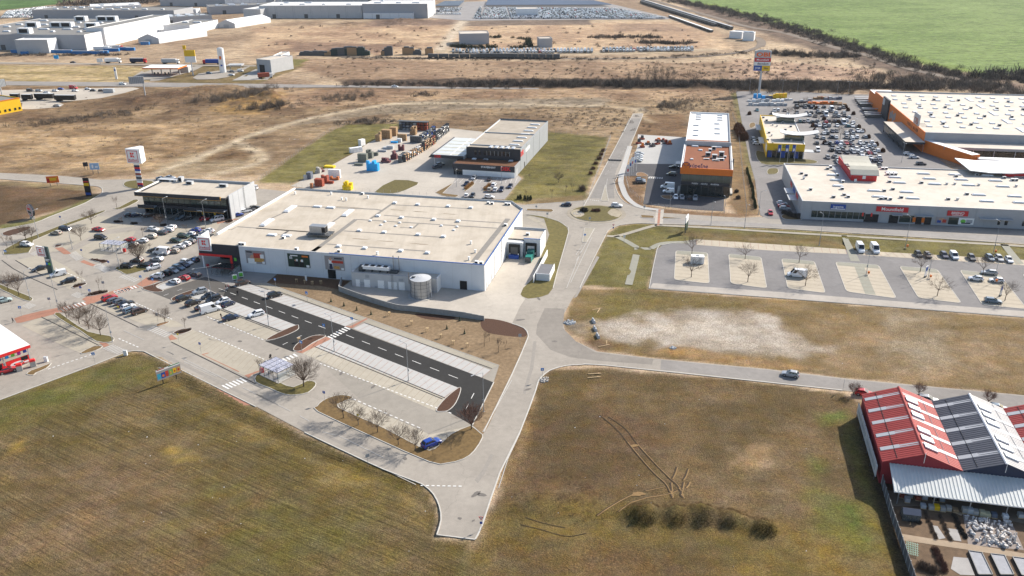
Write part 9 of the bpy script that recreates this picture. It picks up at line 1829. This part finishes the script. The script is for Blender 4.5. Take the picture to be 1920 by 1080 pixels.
# ------------------------------------------------------------------ storage lots full of new cars (far too many to count: one mass)
def lot_cars(k,quad,rows,per,name,label,seed,pw=.62,wid=1.9,ln=4.4,hh=1.5,gap=0.04,n_single=0):
    A_,B_,C_,D_ = [Z(k,*q) for q in quad]; rr = random.Random(seed); rows = max(rows,int(((A_+B_)-(C_+D_)).length/2/(ln+1.4))) if rows > 3 else rows; b = MB(); ps = [CP['white'],CP['silver'],CP['grey'],CP['navy'],CP['dark'],CP['red'],CP['steelblue']]; wts = [pw,.16,.08,.05,.05,.02,.02]; cnt = 0
    for i in range(rows):
        p,q = A_.lerp(D_,(i+.5)/rows),B_.lerp(C_,(i+.5)/rows); d = (q-p); L = d.length; u = d.normalized(); v = Vector((-u.y,u.x,0)); n = int(min(per,L/(wid+.75)))
        for j in range(n):
            if rr.random() < gap: continue
            c = p+u*((j+.5)*L/n); m = rr.choices(ps,wts)[0]; h2 = hh*.55
            if cnt < n_single and i == 0:
                o = small_car('small_van' if hh > 1.8 else 'hatchback',[k_ for k_ in CP if CP[k_] is m][0],(c.x,c.y,.4),math.atan2(v.y,v.x)-math.pi/2*0,'new %s vehicle in the front row of the %s' % ([k_ for k_ in CP if CP[k_] is m][0],label),'vehicles in the '+label); cnt += 1; continue
            r = lambda a,e,z: tuple(c+v*a+u*e)[:2]+(z,)
            b.hexa([r(-ln/2,-wid/2,.5),r(-ln/2,wid/2,.5),r(ln/2,wid/2,.5),r(ln/2,-wid/2,.5)][::-1],[r(-ln/2,-wid/2,.4+h2),r(-ln/2,wid/2,.4+h2),r(ln/2,wid/2,.4+h2),r(ln/2,-wid/2,.4+h2)][::-1],m,None,False)
            b.hexa([r(-ln*.4,-wid*.46,.4+h2),r(-ln*.4,wid*.46,.4+h2),r(ln*.25,wid*.46,.4+h2),r(ln*.25,-wid*.46,.4+h2)][::-1],[r(-ln*.3,-wid*.36,.4+hh),r(-ln*.3,wid*.36,.4+hh),r(ln*.1,wid*.36,.4+hh),r(ln*.1,-wid*.36,.4+hh)][::-1],m if rr.random() < .6 else CGLASS,m,False)  # most cabins painted body colour to stand in for glints and haze
    o = b.world(name,A_); tag(o,'mass of parked new vehicles in the '+label,'cars',None,'stuff')
SA = asphalt('storage_asphalt',alb(168,164,162)); lay('storage_lot',ZL('v',[(60,90),(50,60),(250,15),(430,10),(1330,30),(1760,130),(1740,140),(320,150),(250,148),(0,128)]),SA,.3)
for i in range(6): x0 = 385+i*225; t0 = 425+i*152; lot_cars('v',[(x0,139),(x0+216,138-.3*i),(t0+146+i*6,57+i*1.5),(t0+i*6,57+i*1.5)],22,90,'parked_cars','fenced storage lot',i,.76,gap=.02,n_single=13)
lot_cars('v',[(330,140),(390,138),(400,50),(380,50)],12,20,'parked_cars','small truck park of the storage lot',31,.2); lot_cars('v',[(20,110),(250,108),(250,98),(20,98)],3,90,'parked_cars','staff car park by the white hall',33,.6); lot_cars('v',[(60,88),(230,86),(260,60),(100,60)],6,60,'parked_cars','rear storage lot by the white hall',34,.6)
lot_cars('v',[(180,392),(1200,385),(1200,362),(180,366)],3,110,'parked_vans','white van row along the siding',40,.92,2.2,5.6,2.4,.06,40); lot_cars('v',[(1260,380),(1920,372),(1920,350),(1260,358)],3,80,'parked_vans','van row near the railway',41,.7,2.2,5.6,2.4,.1,25)
lot_cars('s',[(0,238),(420,232),(560,95),(100,150)],14,80,'parked_cars','employee lot behind the factory',50,.55); lot_cars('s',[(560,165),(1180,150),(1170,92),(560,98)],9,80,'parked_cars','back lot of the factory',51,.55)
b = MB(); SOLAR = mat('carport_roof',(.12,.15,.20),.35,.1,.05); q = [Z('v',*p) for p in ((425,52),(1330,48),(1200,18),(440,12))]
for i in range(26): p0,p1 = q[0].lerp(q[3],i/26),q[1].lerp(q[2],i/26); p2,p3 = q[1].lerp(q[2],(i+.55)/26),q[0].lerp(q[3],(i+.55)/26); b.hexa([(v.x,v.y,2.6) for v in (p0,p1,p2,p3)],[(v.x,v.y,3.0+.5*(j > 1)) for j,v in enumerate((p0,p1,p2,p3))],SOLAR)
o = b.world('carport_rows',q[0]); tag(o,'rows of dark blue solar carport roofs over the storage lot','carport',None,'stuff')
b = MB(); q = [Z('v',*p) for p in ((55,58),(235,55),(275,18),(130,22))]
for i in range(12): p0,p1 = q[0].lerp(q[3],i/12),q[1].lerp(q[2],i/12); p2,p3 = q[1].lerp(q[2],(i+.6)/12),q[0].lerp(q[3],(i+.6)/12); b.hexa([(v.x,v.y,2.6) for v in (p0,p1,p2,p3)],[(v.x,v.y,3.2) for v in (p0,p1,p2,p3)],SOLAR)
o = b.world('carport_rows',q[0]); tag(o,'block of dark solar carport roofs by the tall white hall','carport',None,'stuff')
# ------------------------------------------------------------------ thickets, hedgerows and scrub
def thicket(px,n,r,h,m,label,name='thicket',per=26,w=.12,jit=4.0,seed=1,ln=None):
    pts = [P(x,y) for x,y in px]; tot = sum((q-p).length for p,q in zip(pts[:-1],pts[1:])); rr = random.Random(seed); b = MB()
    for i in range(n):
        c = along(pts,tot*rr.random())+Vector((rr.gauss(0,jit),rr.gauss(0,jit),0)); s = rr.uniform(.55,1.25); c.z = ground_height(c.x,c.y); mm = rr.choice(m) if isinstance(m,list) else m
        twiggy(b,tuple(c),r*s,h*s*rr.uniform(.7,1.3),per,mm,rr,w)
    o = b.world(name,pts[0]); tag(o,label,'thicket',None,'stuff')
DM = [mat('dark_brown_thicket',(.052,.043,.036),.95,.35,.6),mat('umber_thicket',(.068,.055,.044),.95,.3,.6),mat('brown_thicket',(.115,.088,.066),.95,.3,.6),mat('grey_thicket',(.135,.115,.098),.95,.3,.6)]; GM = [TWIGG,TWIGG,DM[2],mat('pale_scrub',(.17,.135,.10),.95,.3,.6)]
thicket([(840,161),(960,158),(1100,159),(1300,160),(1500,160),(1640,164),(1760,166)],900,3.2,3.6,DM,'dark bare hedgerow along the edge of the dry plain',per=90,w=.085,jit=6,seed=2); thicket([(1205,152),(1240,150),(1260,152)],26,2.6,10,DM,'cluster of taller bare trees in the hedgerow',per=150,w=.06,jit=8,seed=3); thicket([(1370,168),(1440,168),(1520,168),(1600,172)],170,3.0,5,DM+GM,'bare trees behind the pylon and the retail car park',per=110,w=.07,jit=6,seed=4)
thicket([(640,160),(740,158),(860,159)],110,2.2,2.2,DM,'low dark hedge beside the country road',per=60,w=.08,jit=4,seed=5); thicket([(1260,2),(1330,14),(1400,30),(1480,52),(1560,78),(1640,100),(1720,125),(1800,142),(1930,152)],1000,3.8,3.4,DM,'bare scrub belt along the railway below the green field',per=64,w=.13,jit=9,seed=6); thicket([(1440,100),(1500,104),(1560,106),(1600,105)],170,3.2,3.6,DM,'dark scrub tongue inside the railway curve',per=64,w=.12,jit=6,seed=7); thicket([(1640,150),(1760,158),(1860,168),(1930,175)],260,3.8,4.6,DM+GM,'bare wood behind the hardware store',per=90,w=.10,jit=12,seed=8); thicket([(1860,146),(1930,146),(2050,150)],120,5,6,DM,'dark wood at the right edge',per=44,w=.3,jit=10,seed=9)
thicket([(380,192),(420,186),(470,176),(520,170)],130,2.8,3.6,GM,'grey bare willow scrub on the dry plain',per=90,w=.06,jit=6,seed=10); thicket([(490,205),(520,200),(535,196)],40,3.2,3.8,GM+DM,'bushy bare scrub beside the dirt track',per=110,w=.07,jit=5,seed=11); thicket([(620,188),(660,184),(690,180)],50,2.6,3.8,GM,'pale bare scrub left of the gravel road',per=100,w=.05,jit=6,seed=12); thicket([(60,232),(110,226),(170,222),(220,214),(260,206)],120,2.4,2.0,GM+DM,'brown scrub across the dry plain near the trailers',per=70,w=.05,jit=6,seed=13); thicket([(780,180),(800,177)],20,2.4,2.2,GM+DM,'small scrub clump behind the dirt track',per=40,w=.12,jit=4,seed=14); thicket([(660,232),(690,229),(720,228)],40,2.4,2.4,GM,'bare scrub behind the lawn of the builders yard',per=40,w=.12,jit=4,seed=15); thicket([(1240,205),(1280,195),(1310,192)],60,2.6,3.0,GM,'grey scrub behind the showroom',per=90,w=.05,jit=6,seed=16); thicket([(1090,225),(1140,230),(1150,210),(1000,215),(1170,240)],120,1.6,1.2,GM,'low brown scrub beside the north street',per=30,w=.1,jit=9,seed=17)
thicket([(0,105),(120,104),(240,104)],90,2.4,2.0,DM,'dark hedge along the factory fence',per=30,w=.2,jit=3,seed=18); thicket([(130,9),(220,6),(280,4)],140,8,8,GM,'far bare wood behind the factory lots',per=44,w=.5,jit=14,seed=19); thicket([(1110,70),(1180,70),(1230,71)],60,4,3.0,DM,'dark scrub strip on the bare field',per=36,w=.3,jit=4,seed=20); thicket([(1200,80),(1260,81),(1300,82)],60,4,3.0,DM,'second dark scrub strip on the bare field',per=36,w=.3,jit=5,seed=21); thicket([(846,88),(885,91),(930,90)],60,2.6,3.0,[mat('evergreen_hedge',(.022,.032,.014),.95,.3,.5)],'dark evergreen hedge before the grey warehouse',per=50,w=.3,jit=1.5,seed=22); thicket([(920,70),(960,72),(990,75),(993,88),(960,91)],60,2.6,3.0,[MATS['evergreen_hedge']],'dark evergreen hedge round the small yard',per=50,w=.3,jit=1.5,seed=23); thicket([(640,109),(900,111),(1200,111),(1420,98)],260,2.2,1.6,DM,'low scrub along the old siding',per=50,w=.11,jit=4,seed=24)
def scatter(zones,n,m,label,r,h,per,w,seed,name='scrub'):
    rr = random.Random(seed); b = MB()
    for i in range(n):
        x0,y0,x1,y1 = rr.choice(zones); c = P(rr.uniform(x0,x1),rr.uniform(y0,y1)); c.z = ground_height(c.x,c.y); s = rr.uniform(.5,1.4); twiggy(b,tuple(c),r*s,h*s,per,rr.choice(m),rr,w)
    o = b.world(name,P(960,200)); tag(o,label,'scrub',None,'stuff')
scatter([(600,115,1400,148),(960,120,1640,148),(1380,112,1640,145),(1200,115,1500,145)],420,DM[2:]+GM,'scattered dry bushes on the tan plain',1.6,1.4,46,.09,30); scatter([(40,170,1180,240),(40,170,500,300),(1210,170,1380,215),(520,180,1200,235)],900,GM,'scattered low scrub on the near plain',1.2,.8,40,.05,31); scatter([(480,50,880,100),(880,50,1320,90)],90,DM[2:],'far dots of scrub on the dry fields',2.4,2.0,40,.2,32)
# dry grass tufts by the roadsides in the foreground
rr = random.Random(9); b = MB(); DG = [mat('straw',alb(196,166,112),.95,.2,2),mat('dry_stalks',alb(150,122,82),.95,.2,2),mat('rusty_weeds',alb(126,98,74),.95,.2,2)]
for (px,n,jit,mi) in (([(1030,940),(1060,946),(1100,956),(1130,962)],110,1.6,2),([(1040,890),(1100,900),(1070,920)],90,2.6,2),([(960,950),(1010,935)],60,1.8,2),([(1180,958),(1260,958),(1320,962),(1380,968),(1440,986)],420,1.0,1)):
    pts = [P(x,y) for x,y in px]; tot = sum((q-p).length for p,q in zip(pts[:-1],pts[1:]))
    for i in range(n): c = along(pts,tot*rr.random())+Vector((rr.gauss(0,jit),rr.gauss(0,jit),0)); c.z = ground_height(c.x,c.y); twiggy(b,tuple(c),.5,rr.uniform(.3,.6),26,DG[mi] if rr.random() < .7 else rr.choice(DG),rr,.012)
o = b.world('dry_grass',P(960,900)); tag(o,'dry grass tufts and weeds along the road edges','grass',None,'stuff')
# wire fences
def fence(px,label,h=1.8,step=3.0):
    pts = [P(x,y) for x,y in px]; tot = sum((q-p).length for p,q in zip(pts[:-1],pts[1:])); T = thing('wire_fence',label,'fence',pts[0]); n = int(tot/step)
    for i in range(n+1): o = bx(T,'post',0,0,0,.06,.06,h,GALV); o.location = along(pts,tot*i/n)-pts[0]
    b = MB()
    for z in (.1,.7,1.25,h-.05):
        for i in range(n): b.tube(along(pts,tot*i/n)-pts[0]+Vector((0,0,z)),along(pts,tot*(i+1)/n)-pts[0]+Vector((0,0,z)),.015,.015,3,GALV,False)
    b.build('wires',T)
fence([(480,343),(610,252),(650,233),(755,231)],'wire fence along the lawn beside the dirt track'); fence([(545,349),(600,357),(700,362),(800,368)],'wire fence along the front of the builders yard'); fence([(1145,258),(1104,370)],'wire fence between the lawn and the north street'); fence([(755,231),(900,247),(1034,249),(1145,258)],'wire fence behind the builders merchant'); fence([(1172,330),(1178,355),(1206,384),(1260,394),(1358,400),(1400,398),(1383,240),(1373,216)],'wire fence round the showroom plot'); fence([(0,97),(180,99),(240,92),(330,76),(420,58),(480,44)],'wire fence along the factory yard',2.2,8)
# ------------------------------------------------------------------ haze
hm = bpy.data.materials.new('haze'); hm.use_nodes = True; t = hm.node_tree; t.nodes.remove(t.nodes['Principled BSDF']); v = t.nodes.new('ShaderNodeVolumePrincipled'); v.inputs['Color'].default_value = (.82,.9,1.0,1); v.inputs['Density'].default_value = HAZE; v.inputs['Anisotropy'].default_value = 0.3; t.links.new(v.outputs[0],t.nodes['Material Output'].inputs['Volume'])
if HAZE > 0:
    b = MB(); b.box(-13000,13000,-3500,15000,-4,118,hm); o = b.build('haze'); o['kind'] = 'stuff'; o['label'] = 'thin pale haze over the plain'
